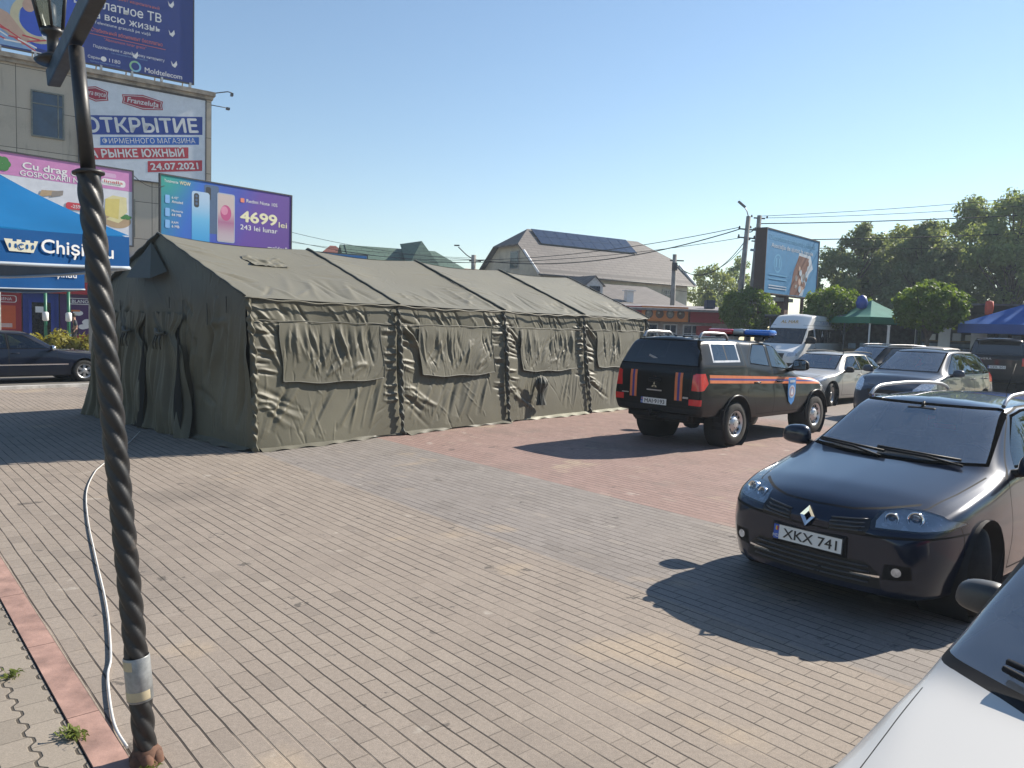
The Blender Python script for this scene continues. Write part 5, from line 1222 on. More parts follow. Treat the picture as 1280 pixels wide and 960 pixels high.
# --- generic estate / people carrier bodies for the cars behind
def body_gen(L, Wd, zn, zh, zb_, zr, xc, xh, xr, tail='estate', zf=.19):
    h = Wd/2; st = [(0, zf+.05, .46, zn-.10, zn-.05, zn-.02, h*.60, h*.74, h*.70, h*.52, .10), (-.06, zf+.02, .47, zn-.02, zn+.02, zn+.06, h*.76, h*.85, h*.80, h*.58, .14), (-.20, zf, .48, zn+.05, zn+.09, zn+.13, h*.84, h*.93, h*.87, h*.66, .17), (-.48, zf, .50, zh-.11, zh-.065, zh-.03, h*.90, h*.98, h*.92, h*.72, .17),
        (xc*.76, zf, .53, zh-.07, zh-.02, zh+.01, h*.92, h, h*.935, h*.76, .15), (xc, zf, .55, zb_-.03, zh+.015, zh+.035, h*.94, h, h*.935, h*.77, .12), (xc-.10, zf, .55, zb_-.015, zh+.075, zh+.095, h*.94, h, h*.935, h*.755, .12), (xh+.12, zf, .55, zb_, zr-.10, zr-.055, h*.95, h, h*.935, h*.645, .09), (xh-.04, zf, .55, zb_, zr-.06, zr-.012, h*.95, h, h*.935, h*.635, .08), (xh-.6, zf, .55, zb_+.01, zr-.045, zr, h*.95, h, h*.93, h*.635, .03)]
    if tail == 'estate':
        st += [(xr+.5, zf+.01, .55, zb_+.03, zr-.07, zr-.02, h*.95, h, h*.92, h*.62, -.03), (xr, zf+.03, .55, zb_+.05, zr-.14, zr-.09, h*.93, h*.98, h*.90, h*.60, -.07), (xr-.12, zf+.06, .56, zb_+.04, zr-.27, zr-.23, h*.90, h*.96, h*.88, h*.63, -.09), (-L+.06, zf+.10, .56, zb_-.05, zb_+.03, zb_+.05, h*.82, h*.92, h*.84, h*.70, -.09), (-L, zf+.13, .56, zb_-.16, zb_-.10, zb_-.08, h*.78, h*.88, h*.80, h*.70, -.09)]
    else:
        st += [(xr, zf+.01, .55, zb_+.02, zr-.08, zr-.03, h*.95, h, h*.92, h*.61, -.03), (xr-.12, zf+.02, .55, zb_+.03, zr-.14, zr-.10, h*.95, h, h*.92, h*.61, -.06), (xr-.66, zf+.03, .56, zb_+.02, zb_+.075, zb_+.10, h*.94, h*.985, h*.91, h*.70, -.10), (-L+.18, zf+.06, .56, zb_-.01, zb_+.03, zb_+.055, h*.90, h*.95, h*.88, h*.70, -.11), (-L+.03, zf+.09, .56, zb_-.10, zb_-.04, zb_-.02, h*.82, h*.90, h*.83, h*.66, -.11), (-L, zf+.13, .56, zb_-.2, zb_-.14, zb_-.11, h*.76, h*.86, h*.79, h*.62, -.11)]
    return st
def simple(name, label, cat, pos, yaw, dims, pt, wheels, wr, style, tail='estate', pillars=(), group=None, **kw):
    L, Wd, zn, zh, zb_, zr, xc, xh, xr = dims; h = Wd/2; st = body_gen(*dims, tail=tail, zf=kw.pop('zf', .19))
    wide = kw.pop('wide', False)
    if wide: st = [r if i < 4 else (*r[:9], r[9]+(r[8]-.045-r[9])*(1 if i < 7 else .55), r[10]) for i, r in enumerate(st)]
    zl = zb_+.035; xa = xc-.36; x1 = xc+(xh-xc)*.98-.16; zt = zr-.10; cols = [xa]+list(pillars)
    wins = []; xe = xr+(.02 if tail == 'estate' else -.02)
    edges = list(pillars)+[xe]; doors = []
    for i, x in enumerate(edges):
        a = xa if i == 0 else edges[i-1]-.05; last = i == len(edges)-1; ze = zt-(.05 if last and tail == 'estate' else .015 if last else .0)
        top = [(x1, zt-.03), (x1-.3, zt)] if i == 0 else [(a, zt)]
        lowx = x-(.14 if last else 0)+.02; wins.append([(a, zl)]+top+[(x+.02+(.05 if last else 0), ze), (lowx, zl+(.02 if last else 0))])
        if i < 2 and not (tail == 'van'):
            zd = .29; a2 = xc-.16 if i == 0 else edges[0]-.022; b2 = x-.022
            doors.append([(a2, zd), (a2+.01, zb_-.03)]+([(x1+.02, zt), (x1-.3, zt+.035)] if i == 0 else [(a2, zt+.035)])+[(b2, zt+.035 if not last else ze+.035), (b2-(.12 if i else 0), zb_), (b2-.01+(.18 if i else 0), zb_-.35 if i else zd+.2), (b2-.0+(.38 if i else 0), zd)])
    spec = dict(windows=wins, doors=doors, handles=(zb_-.10, h*.975), windscreen=([(-h*.70, zh+.085), (h*.70, zh+.085), (h*.60, zr-.095), (-h*.60, zr-.095)], (xh-.25, xc+.25)),
        rear_window=([(-h*.62, zb_+.07), (h*.62, zb_+.07), (h*.54, zr-.16), (-h*.54, zr-.16)], (-L-.1, xr+.25)),
        patches=[('headlight', 'F', [(h*.52, zn-.03), (h*.54, zn+.06), (h*.74, zn+.11), (h*.97, zn+.13), (h*.93, zn+.03), (h*.78, zn-.03)], REFL, True), ('grille', 'F', [(-h*.42, zn-.09), (h*.42, zn-.09), (h*.44, zn+.02), (-h*.44, zn+.02)], MESHG, False), ('lower_grille', 'F', [(-h*.6, zf_+.05), (h*.6, zf_+.05), (h*.55, zf_+.15), (-h*.55, zf_+.15)] if (zf_ := st[0][1]) else [], MESHG, False),
                 ('tail_light', 'B', [(h*.66, zb_-.22), (h*.67, zb_-.02), (h*.98, zb_), (h*.98, zb_-.2)], REDLENS, True), ('-tail_light', 'S', [(-L+.30, zb_-.20), (-L+.26, zb_-.02), (-L-.1, zb_-.02), (-L-.1, zb_-.22)], REDLENS, True)],
        seams=[('T', [(-.18, h*.60), (-.5, h*.72), (xc, h*.80)], 0), ('F', [(0, zn+.05), (h*.5, zn+.075)], 0)], mirror=(xc-.42, h+.10, zb_+.06, 1.0, pt), seats=((xc-1.0, xc-1.85), .30, zr-.58), cabin=(xc-.4, zh-.01, h*.78))
    if wide:
        spec['windscreen'] = ([(-h*.89, zh+.065), (-h*.4, zh+.04), (h*.4, zh+.04), (h*.89, zh+.065), (h*.72, zr-.095), (-h*.72, zr-.095)], (xh-.25, xc+.25)); spec['seams'] = [('T', [(-.18, h*.70), (-.5, h*.80), (xc, h*.875)], 0)]
        spec['patches'] += [('-pillar', 'S', [(xc-.10, zh+.04), (xc-.10, zh+.10), (xh+.05, zr-.09), (xh-.02, zr-.10), (xc-.36, zb_+.04)], BLACKP, True)]
    spec.update(kw); t = car(name, label, cat, pos, yaw, st, pt, wheels, wr, .205, style, spec, group)
    if kw.get('num', 'KLM 368'): plate(t, (.012, 0, zn-.16), R(90), kw.get('num', 'KLM 368')); plate(t, (-L-.012, 0, zb_-.30), R(-90), kw.get('num', 'KLM 368'))
    return t
SILV = trimmed(paint('silver_beige_paint', (.46, .455, .44), .3, .38, .03)); BLUG = trimmed(paint('blue_grey_paint', (.035, .05, .078), .12, .34, .012)); WHTP = trimmed(paint('white_paint', (.52, .51, .49), 0, .35, .015, coat=.35))
BRN = trimmed(paint('dark_brown_paint', (.022, .020, .021), .3, .35, .03)); BLK2 = trimmed(paint('deep_black_paint', (.006, .007, .010), .1, .3, .01)); NAVY = trimmed(paint('navy_paint', (.005, .009, .022), .2, .3, .01))
simple('estate_car', 'silver estate car parked nose-in beside the black pickup', 'car', (7.25, 20.37), R(222), (4.58, 1.77, .66, .90, .93, 1.43, -1.30, -2.05, -4.0), SILV, (-.92, -3.57), .315, 'five', pillars=(-2.62, -3.42), group='parked cars', num='CPO 518', rails=([(-2.1, .53, 1.39), (-2.2, .53, 1.435), (-3.0, .53, 1.445), (-3.8, .52, 1.41), (-3.95, .52, 1.36)], .014, BLACKP), turn=R(12), mirror=(-1.62, .97, .98, .95, DARKIN))
simple('people_carrier', 'blue-grey family car with tall windscreen parked behind the dark blue estate', 'car', (8.4, 17.3), R(221.5), (4.62, 1.86, .74, 1.07, 1.07, 1.66, -1.02, -1.98, -4.12), BLUG, (-.9, -3.65), .33, 'five', pillars=(-2.9, -3.7), group='parked cars', num='BLT 204',
       patches=[('headlight', 'F', [(.56, .66), (.55, .76), (.64, .90), (.80, .98), (.90, .95), (.88, .80), (.74, .68)], REFL, True), ('grille', 'F', [(-.36, .60), (.36, .60), (.42, .72), (-.42, .72)], MESHG, False), ('lower_grille', 'F', [(-.55, .27), (.55, .27), (.5, .42), (-.5, .42)], MESHG, False), ('tail_light', 'B', [(.64, .86), (.66, 1.10), (.92, 1.12), (.92, .88)], REDLENS, True), ('-tail_light', 'S', [(-4.34, .90), (-4.36, 1.12), (-4.8, 1.12), (-4.8, .86)], REDLENS, True)])
WC = simple('hatchback_car', 'white car cut off at the lower right corner with black mirror', 'car', (.877, .972), R(220), (4.1, 1.74, .58, .86, .86, 1.42, -1.22, -2.15, -3.62), WHTP, (-.82, -3.38), .31, 'six', pillars=(-2.55, -3.3), group='parked cars', num='VUL 077', mirror=(-2.02, .86, .955, .78, mat('mirror_shell_grey', (.055, .057, .06), .42, var=.15)), handles=(.78, .86), wtrim=BLACKP, gap=.004, wide=True)
for y0, y1 in ((.5, -.12), (-.05, -.58)):
    b = MB(); b.tube([(-1.14-.10*(y0/.7)**2, y0, .895), (-1.24, (y0+y1)/2, .935), (-1.27-.1*(y1/.7)**2, y1, .955)], .010, 6); b.tube([(-1.22-.1*(y0/.7)**2, y0*.9, .94), (-1.30-.1*(y1/.7)**2, y1, .968)], .011, 5); b.build('wiper', [BLACKP], WC)
for sd in (1, -1):
    b = MB(); b.box((-1.02, .32*sd, .872), (.03, .045, .014), .004); b.build('washer_jet', [BLACKP], WC)
# large off-roader seen from behind
rst = [(0, .35, .6, .85, .90, .94, .7, .82, .78, .6, .08), (-.08, .32, .62, .98, 1.02, 1.06, .84, .90, .86, .68, .12), (-.4, .30, .65, 1.08, 1.12, 1.15, .90, .95, .90, .74, .12), (-1.2, .30, .68, 1.14, 1.17, 1.19, .92, .965, .91, .78, .10), (-1.32, .30, .68, 1.16, 1.25, 1.27, .92, .965, .91, .77, .10), (-1.95, .30, .68, 1.18, 1.74, 1.79, .92, .965, .91, .70, .07), (-2.1, .30, .68, 1.18, 1.79, 1.84, .92, .965, .91, .69, .05), (-3.0, .30, .68, 1.18, 1.81, 1.86, .92, .965, .91, .69, 0), (-4.4, .32, .68, 1.19, 1.80, 1.85, .92, .965, .91, .68, 0), (-4.62, .34, .68, 1.19, 1.75, 1.80, .91, .96, .90, .68, -.03), (-4.75, .36, .68, 1.18, 1.30, 1.33, .90, .95, .89, .82, -.04), (-4.84, .40, .66, 1.02, 1.16, 1.18, .86, .94, .88, .82, -.04), (-4.86, .44, .66, .95, 1.10, 1.12, .84, .92, .87, .80, -.04)]
RR = car('off_road_car', 'dark brown off-roader seen from behind at the right edge', 'car', (16.75+4.1*math.cos(R(57)), 26.6+4.1*math.sin(R(57))), R(57), rst, BRN, (-.9, -3.7), .37, .26, 'five', dict(arch=.44, windows=[[(-1.7, 1.24), (-2.1, 1.72), (-2.7, 1.74), (-2.7, 1.24)], [(-2.78, 1.24), (-2.78, 1.74), (-3.55, 1.74), (-3.6, 1.24)], [(-3.68, 1.24), (-3.66, 1.74), (-4.4, 1.72), (-4.45, 1.24)]], sideglass=GLD,
    doors=[[(-1.5, .42), (-1.48, 1.15), (-2.04, 1.77), (-2.74, 1.78), (-2.74, .42)], [(-2.75, .42), (-2.75, 1.78), (-3.62, 1.77), (-3.62, 1.0), (-3.3, .6), (-3.25, .42)]], handles=(1.02, .955), windscreen=([(-.72, 1.28), (.72, 1.28), (.64, 1.76), (-.64, 1.76)], (-2.3, -1.1)), rear_window=([(-.80, 1.26), (.80, 1.26), (.70, 1.72), (-.70, 1.72)], (-4.9, -4.5)),
    patches=[('tail_light', 'B', [(.70, .92), (.70, 1.18), (.93, 1.18), (.93, .92)], REDLENS, True), ('-bumper', 'B', [(-.95, .40), (.95, .40), (.95, .62), (-.95, .62)], BLACKP, False)], seams=[('B', [(0, 1.20), (.86, 1.20)], 0), ('B', [(0, .95), (.68, .95)], 0), ('B', [(0, .64), (.9, .64)], 0)], mirror=(-1.75, 1.06, 1.3, 1.3, BRN), group='parked cars'))
RR['group'] = 'parked cars'; plate(RR, (-4.90, -.0, .86), R(-90), 'CDL 501'); text('ROVERA', ALLOY, RR, (-4.865, .42, 1.10), h=.07, w=.5, rot=(R(90), 0, R(-90)))
b = MB(); b.box((-4.80, 0, 1.80), (.35, 1.3, .03), .012); b.build('roof_spoiler', [BRN], RR)
# cars half hidden in the second row
simple('estate_car', 'black estate car half hidden behind the silver estate', 'car', (10.35, 25.6), R(200), (4.7, 1.82, .68, .96, .98, 1.56, -1.3, -2.1, -4.1), BLK2, (-.95, -3.7), .33, 'five', pillars=(-2.7, -3.5), group='parked cars', num='HNK 915', sideglass=GLD, rails=([(-2.15, .55, 1.52), (-2.3, .55, 1.57), (-3.2, .55, 1.58), (-4.0, .54, 1.54), (-4.1, .54, 1.5)], .016, ALLOY))
simple('estate_car', 'pale silver car of which only the roof shows over the blue-grey car', 'car', (12.5, 24.7), R(222), (4.4, 1.76, .68, .95, .96, 1.57, -1.1, -1.9, -3.9), SILV, (-.9, -3.5), .31, 'six', pillars=(-2.5, -3.3), group='parked cars', num='ANX 633')
# dark saloon on the road
simple('saloon_car', 'dark navy saloon driving past on the road at the left', 'car', (-12.45, 23.35), R(50), (4.8, 1.80, .62, .90, .93, 1.44, -1.42, -2.25, -3.55), NAVY, (-.86, -3.69), .315, 'six', tail='saloon', pillars=(-2.75,), rubstrip=(-1.3, -3.3, .50, .535, CHROME), mirror=(-1.75, .98, .98, .95, CHROME), num='CKF 240', arch=.36)
bpy.data.objects['saloon_car'].location.z = -.115
# white minibus
vst = [(0, .35, .60, .84, .89, .93, .68, .78, .73, .60, .12), (-.12, .32, .60, 1.0, 1.05, 1.1, .82, .92, .84, .66, .15), (-.72, .30, .65, 1.24, 1.29, 1.32, .91, .985, .92, .76, .15), (-.85, .30, .66, 1.28, 1.38, 1.41, .91, .985, .92, .78, .15), (-1.42, .30, .70, 1.36, 2.00, 2.04, .92, .99, .94, .80, .11), (-1.58, .30, .70, 1.38, 2.12, 2.16, .92, .99, .94, .80, .09), (-2.15, .30, .70, 1.40, 2.52, 2.59, .92, .99, .95, .77, .04), (-2.4, .30, .70, 1.40, 2.57, 2.65, .92, .99, .95, .77, .02), (-5.5, .32, .70, 1.40, 2.57, 2.65, .92, .99, .95, .77, 0), (-5.78, .34, .70, 1.40, 2.50, 2.58, .92, .985, .94, .76, -.02), (-5.88, .40, .70, 1.30, 2.30, 2.35, .90, .97, .92, .80, -.02), (-5.9, .45, .70, 1.2, 2.1, 2.15, .88, .96, .92, .82, -.02)]
VAN = car('minibus', 'white high-roofed minibus with dark windows parked beyond the pickup', 'minibus', (10.5, 31.2), R(229), vst, trimmed(paint('minibus_white', (.74, .74, .73), 0, .35, .015)), (-.95, -4.6), .345, .22, 'steel', dict(arch=.42, windows=[[(-1.25, 1.42), (-1.60, 1.92), (-2.05, 1.98), (-2.05, 1.42)], [(-2.25, 1.45), (-2.25, 2.0), (-3.6, 2.0), (-3.6, 1.45)], [(-3.68, 1.45), (-3.68, 2.0), (-5.5, 2.0), (-5.5, 1.45)]], sideglass=GLD, doors=[[(-1.1, .42), (-1.12, 1.34), (-1.52, 2.02), (-2.14, 2.05), (-2.14, .42)]], handles=(1.2, .985, BLACKP),
    windscreen=([(-.78, 1.40), (.78, 1.40), (.75, 2.0), (-.75, 2.0)], (-1.9, -.5)), windscreen_glass=GLD, patches=[('headlight', 'F', [(.56, .86), (.58, 1.02), (.84, 1.10), (.88, .92)], REFL, True), ('grille', 'F', [(-.42, .78), (.42, .78), (.46, 1.0), (-.46, 1.0)], MESHG, False), ('-bumper', 'F', [(-.95, .3), (.95, .3), (.95, .62), (-.95, .62)], BLACKP, False), ('tail_light', 'B', [(.80, .9), (.80, 1.3), (.95, 1.3), (.95, .9)], REDLENS, True)],
    seams=[('S', [(-2.2, .5), (-2.2, 2.5)], 0), ('S', [(-1.6, 2.16), (-5.8, 2.16)], 0), ('S', [(-2.3, 2.36), (-5.8, 2.36)], 0), ('S', [(-3.64, .5), (-3.64, 2.1)], 0), ('S', [(-3.64, .9), (-5.8, .9)], 0)], mirror=(-1.2, 1.10, 1.55, 1.7, BLACKP), cabin=(-1.35, 1.32, .8)))
text('AL MAR', mat('van_gold_print', (.42, .26, .05), .5, var=0), VAN, (-1.62, 0, 2.24), h=.16, w=.75, rot=(R(52), 0, R(90)), bold=.02)
text('TURISM TRANSPORT', mat('van_blue_print', (.10, .16, .34), .5, var=0), VAN, (-4.0, .902, 2.20), h=.14, w=2.6, rot=(R(79), 0, R(180)))
pr = Print(0); pr.ring(WHITE, 0, 1.70, .10, .05); pr.poly(WHITE, [(-.10, 1.50), (-.03, 1.50), (.03, 1.95), (-.03, 1.95)]); pr.poly(WHITE, [(.8, 1.5), (1.0, 1.5), (.93, 1.62), (.92, 1.92), (.88, 1.92), (.87, 1.62)]); o = pr.done('window_sticker', VAN); o.location = (-3.0, .905, 0); o.rotation_euler = (0, 0, math.pi)

# ---------------------------------------------------------------- foliage
def leafmat(name, c, trans=.35):
    g = G(name); p = g.pos(); n = g.noise(p, 1.6, 4, .6); w = g.white(g.n('ShaderNodeNewGeometry').outputs['Position'])
    r = g.n('ShaderNodeNewGeometry').outputs['Random Per Island']
    col = g.mix(g.M('MULTIPLY_ADD', n, .6, g.M('MULTIPLY', r, .5)), tuple(q*.55 for q in c), tuple(min(1, q*1.5) for q in c))
    g.set(Base_Color=col, Roughness=.55, Specular_IOR_Level=.3)
    td = g.n('ShaderNodeBsdfTranslucent'); g.put(td.inputs[0], g.mix(.5, col, (c[0]*2.4, c[1]*2.0, c[2]*.6))); mx = g.n('ShaderNodeMixShader'); mx.inputs[0].default_value = trans
    g.t.links.new(g.b.outputs[0], mx.inputs[1]); g.t.links.new(td.outputs[0], mx.inputs[2]); g.t.links.new(mx.outputs[0], g.out.inputs[0]); return g.m
def leaves(centres, radii, n, size, seed, droop=0.0, shell=.55, asp=.5):
    """leaf quads scattered through clumps: centres (k,3), radii (k,) or (k,3)"""
    r = np.random.RandomState(seed); C = np.asarray(centres, float); Ra = np.asarray(radii, float)
    if Ra.ndim == 1: Ra = np.repeat(Ra[:, None], 3, 1)
    wgt = Ra.prod(1)**(2/3); k = r.choice(len(C), n, p=wgt/wgt.sum())
    d = r.normal(size=(n, 3)); d /= np.linalg.norm(d, axis=1)[:, None]; rad = shell+(1-shell)*r.rand(n)**.6; rad *= r.uniform(.75, 1.12, n)
    P = C[k]+d*rad[:, None]*Ra[k]
    nrm = d*.8+r.normal(size=(n, 3))*.6; nrm[:, 2] += .25; nrm /= np.linalg.norm(nrm, axis=1)[:, None]
    a = np.cross(nrm, r.normal(size=(n, 3))); a[:, 2] -= droop; a -= nrm*(a*nrm).sum(1)[:, None]; a /= np.linalg.norm(a, axis=1)[:, None]; b = np.cross(nrm, a)
    s = size*r.uniform(.6, 1.35, n)[:, None]; a = a*s*.5; b = b*s*.5*asp
    return np.stack([P-a, P-b*1.0+a*.1, P+a, P+b+a*.1], 1)
BARK = mat('bark', (.09, .07, .055), .9, var=.3, scale=9, bump=.4)
def tree(name, label, x, y, h, cw, n, size, seed, mt, trunk_h, group=None, crown='wild', z0=None, clumps=60):
    r = random.Random(seed); z0 = gz(x, y)-.05 if z0 is None else z0; t = thing(name, label, 'tree', (x, y, z0), 0, group)
    b = MB(); top = h*(.80 if crown == 'wild' else .72); pts = [(0, 0, -.1)]; px = py = 0
    for k in range(1, 9): px += r.uniform(-.05, .05)*h/8; py += r.uniform(-.05, .05)*h/8; pts.append((px, py, top*k/8))
    r0_ = .022*h+.05; b.tube(pts, [r0_*(1-.085*k) for k in range(9)], 8)
    cs, rr = [], []
    if crown == 'ball':
        for k in range(clumps):
            d = Vector((r.gauss(0, 1), r.gauss(0, 1), r.gauss(0, 1))).normalized(); q = r.uniform(.72, .86)
            cs.append((d.x*cw*q, d.y*cw*q, trunk_h+(h-trunk_h)*.5+d.z*(h-trunk_h)*.5*q*(1 if d.z > 0 else .9))); rr.append(cw*r.uniform(.16, .24))
        for k in range(7): a = k*.9; b.tube([(0, 0, trunk_h*.9), (cw*.6*math.cos(a), cw*.6*math.sin(a), h*.85)], [.05, .015], 6)
    else:
        for k in range(clumps):
            t_ = r.random()**.8; zz = trunk_h+(h-trunk_h)*t_; env = math.sin(math.pi*min(1, .12+.86*t_)**.8)**.7*cw; a = r.uniform(0, 6.283); q = env*r.uniform(.25, 1.0)
            c = (q*math.cos(a), q*math.sin(a)*.9, zz+r.uniform(-.3, .3)); cs.append(c); rr.append(r.uniform(.10, .21)*cw*(1.15-.5*t_)+.12)
            if k % 3 == 0:
                zb0 = max(trunk_h*.6, zz-cw*.6); zb0 = min(zb0, top*.97); b.tube([(px*zb0/top, py*zb0/top, zb0), (c[0]*.55, c[1]*.55, (zb0+zz)/2+.1), c], [.012*h*.5, .03, .012], 5)
    b.build('trunk', [BARK], t); me = quads_mesh(leaves(cs, rr, n, size, seed, .4, .35 if crown == 'wild' else .5)); link('crown', me, t, [mt]); return t
LF1 = leafmat('robinia_leaves', (.16, .215, .09), .5); LF2 = leafmat('light_leaves', (.18, .225, .085), .45); LF3 = leafmat('round_tree_leaves', (.095, .155, .030), .45); LF4 = leafmat('dark_leaves', (.135, .18, .09), .45)
far = [('tall dark tree filling the right edge behind the stalls', 27.5, 43, 9.9, 4.2, LF1, 46), ('dark leafy tree directly behind the blue billboard', 20.6, 46.5, 8.3, 3.3, LF4, 44), ('paler green tree between two darker trees behind the stalls', 24.6, 50, 8.7, 4.2, LF2, 44),
       ('second dark tree behind the round trimmed trees', 23.3, 44.5, 8.3, 3.2, LF4, 44), ('tall loose tree with a ragged top near the right edge', 28.0, 48, 10.5, 3.6, LF1, 46), ('broad dark tree low behind the blue parasol', 31.5, 45, 9.4, 4.6, LF4, 46)]
for i, (lb, x, y, h, cw, mt, cl) in enumerate(far): tree('broadleaf_tree', lb, x, y, h*.96, cw, 21000, .26, 100+i, mt, h*.08, 'trees behind the market stalls', clumps=130)
for i, (lb, x, y, h, cw, mt) in enumerate([('green tree right of the mansard house behind the red shop', 17.2, 68, 7.2, 3.4, LF2), ('low green tree behind the two concrete poles', 20.2, 70, 8.0, 3.2, LF1), ('thin young tree at the corner of the mansard house', 16.2, 64.5, 4.8, 1.0, LF2)]): tree('broadleaf_tree', lb, x, y, h, cw, 5000, .30, 130+i, mt, h*.2, 'trees behind the shop')
for i, (lb, x, y, h, cw, th) in enumerate([('large round clipped tree in the middle of the row', 15.9, 29.6, 4.0, 1.36, 2.0), ('round clipped tree behind the white minibus', 14.3, 34.6, 3.95, 1.5, 1.9), ('round clipped tree at the foot of the two concrete poles', 11.4, 37.6, 3.95, 1.45, 1.6), ('round clipped tree cut off by the right edge', 21.3, 29.8, 3.55, 1.15, 1.75)]):
    tree('clipped_tree', lb, x, y, h, cw, 9500, .17, 150+i, LF3, th, 'clipped round trees behind the parked cars', 'ball', clumps=120)
r_ = random.Random(9); cs, rr = [], []
for k in range(180):
    a = R(r_.uniform(37, 150)); d = r_.uniform(36, 46); zc = r_.uniform(1.2, 8.5); cs.append((d*math.sin(a), d*math.cos(a), zc)); rr.append(r_.uniform(1.4, 2.6))
tag(link('tree_belt', quads_mesh(leaves(cs, rr, 16000, .55, 61)), None, [LF4]), 'belt of dark trees beyond the car park, outside the right edge', 'trees', None, 'stuff')
# hedges in the far verge
def hedge(label, p0, p1, w, h, n, size, seed, mt, group='shrub borders beyond the road'):
    d = Vector((p1[0]-p0[0], p1[1]-p0[1], 0)); L = d.length; t = thing('shrub_border', label, 'shrubs', (*p0, 0), math.atan2(d.y, d.x), group); r = random.Random(seed)
    k = int(L/.32); cs = [(L*i/k, r.uniform(-w*.4, w*.4), h*.5+r.uniform(-.1, .12)) for i in range(k+1)]; rr = [(.32, w*.5, h*.55*r.uniform(.75, 1.2)) for _ in cs]
    link('foliage', quads_mesh(leaves(cs, rr, n, size, seed, -.6, .3, .4)), t, [mt]); return t
q = lambda s, d: tuple((TE*s+TM*d)[:2])
hedge('bright green shrub border in front of the blue shop door', q(5.0, 38), q(11.2, 38), .9, .95, 3600, .26, 1, leafmat('fresh_green_leaves', (.12, .17, .03), .4)); hedge('yellow-green shrub border in front of the purple poster', q(11.3, 38), q(15.2, 38), .9, .85, 2600, .24, 2, leafmat('yellow_green_leaves', (.22, .21, .03), .4)); hedge('tall grassy clump at the right end of the shrub border', q(15.3, 38), q(18.2, 38), .9, 1.05, 2200, .34, 3, leafmat('grassy_leaves', (.09, .14, .03), .4)); hedge('dark green shrub border at the left edge', q(-8, 38), q(4.8, 38), .9, 1.0, 5000, .26, 4, LF1)
def weed(x, y, s, seed, label):
    r = np.random.RandomState(seed); n = 46; V = []
    for k in range(n):
        a = r.uniform(0, 6.28); b = Vector((r.normal()*.03*s, r.normal()*.03*s, 0)); d = Vector((math.cos(a), math.sin(a), 0)); e = Vector((-d.y, d.x, 0))*.006*s*r.uniform(.6, 1.6); l = s*r.uniform(.03, .10); up = Vector((0, 0, 1))
        V.append([b-e, b+d*l*.6-e*1.3+up*l*.5, b+d*l+up*l*.35, b+d*l*.6+e*1.3+up*l*.55])
    o = link('weed', quads_mesh(V), None, [leafmat('weed_leaves', (.12, .15, .03), .3)]); o.location = (x, y, .006); tag(o, label, 'weed', 'weeds at the kerb strip')
weed(-2.60, 3.92, .6, 1, 'small weed tuft halfway along the pink kerb strip'); weed(-1.93, 3.36, .75, 2, 'larger weed tuft near the foot of the lamp post'); weed(-1.99, 3.40, .5, 3, 'dry pale weed tuft beside the larger green one')
weed(-1.50, 3.13, .45, 5, 'dry weed tuft right at the lamp post foot')

# ---------------------------------------------------------------- houses behind the tent
def rooftiles(name, c, row=.35, col=.9, bumps=.5):
    g = G(name); p = g.pos(); x = g.xyz(p); br = g.n('ShaderNodeTexBrick'); s_ = g.M('ADD', g.M('ABSOLUTE', x[1]), x[2])
    g.put(br.inputs['Vector'], g.vec(x[0], g.M('MULTIPLY', s_, .75), 0)); br.inputs['Scale'].default_value = 1; br.inputs['Brick Width'].default_value = col; br.inputs['Row Height'].default_value = row; br.inputs['Mortar Size'].default_value = .03
    g.put(br.inputs['Color1'], c); g.put(br.inputs['Color2'], tuple(q*.84 for q in c)); g.put(br.inputs['Mortar'], tuple(q*.5 for q in c))
    n = g.noise(p, .8, 5, .6); col_ = g.mix(g.M('MULTIPLY', g.step(n, .45, .7), .4), br.outputs[0], tuple(q*.6 for q in c)); g.set(Base_Color=col_, Roughness=.75); g.bump(br.outputs[1], -.4, .03); return g.m
def gable_roof(L, Wd, ez, rz, hip0, hip1, ov, thick=.12):
    """roof solid along x from 0 to L, half-hipped ends: hip = (height fraction where the hip starts, run at the ridge)"""
    b = MB(); w = Wd/2+ov; k = (rz-ez)/(Wd/2); ze = ez-k*ov
    def at(f): return (w*(1-f), ze+(rz-ze)*f)
    vs = []; f0, r0_ = hip0; f1, r1_ = hip1; y0, z0 = at(f0); y1, z1 = at(f1); C = Wd/2
    top = [(-ov, C-w, ze), (L+ov, C-w, ze), (L+ov, C-y1, z1), (L-r1_, C, rz), (r0_, C, rz), (-ov, C-y0, z0), (-ov, C+w, ze), (L+ov, C+w, ze), (L+ov, C+y1, z1), (-ov, C+y0, z0)]
    n = len(top); vs = top+[(x, y, z-thick) for x, y, z in top]; fs = [(0, 1, 2, 3, 4, 5), (6, 9, 4, 3, 8, 7)]
    if f0 < 1: fs.append((5, 4, 9))
    if f1 < 1: fs.append((2, 8, 3))
    fs += [tuple(i+n for i in f[::-1]) for f in fs[:]]
    for a, e in ((0, 1), (1, 2), (2, 8), (8, 7), (7, 6), (6, 9), (9, 5), (5, 0)): fs.append((a, e, e+n, a+n))
    b.add(vs, fs); return b
def gable_walls(L, Wd, ez, rz, f0, f1, base=0.):
    b = MB(); C = Wd/2
    for x, f in ((0, f0), (L, f1)):
        y = C*(1-f); zt = ez+(rz-ez)*f; b.add([(x, 0, base), (x, Wd, base), (x, Wd, ez), (x, C+y, zt-.02), (x, C-y, zt-.02), (x, 0, ez)], [(0, 1, 2, 3, 4, 5)])
    b.quad((0, 0, base), (L, 0, base), (L, 0, ez), (0, 0, ez)); b.quad((0, Wd, base), (L, Wd, base), (L, Wd, ez), (0, Wd, ez)); return b
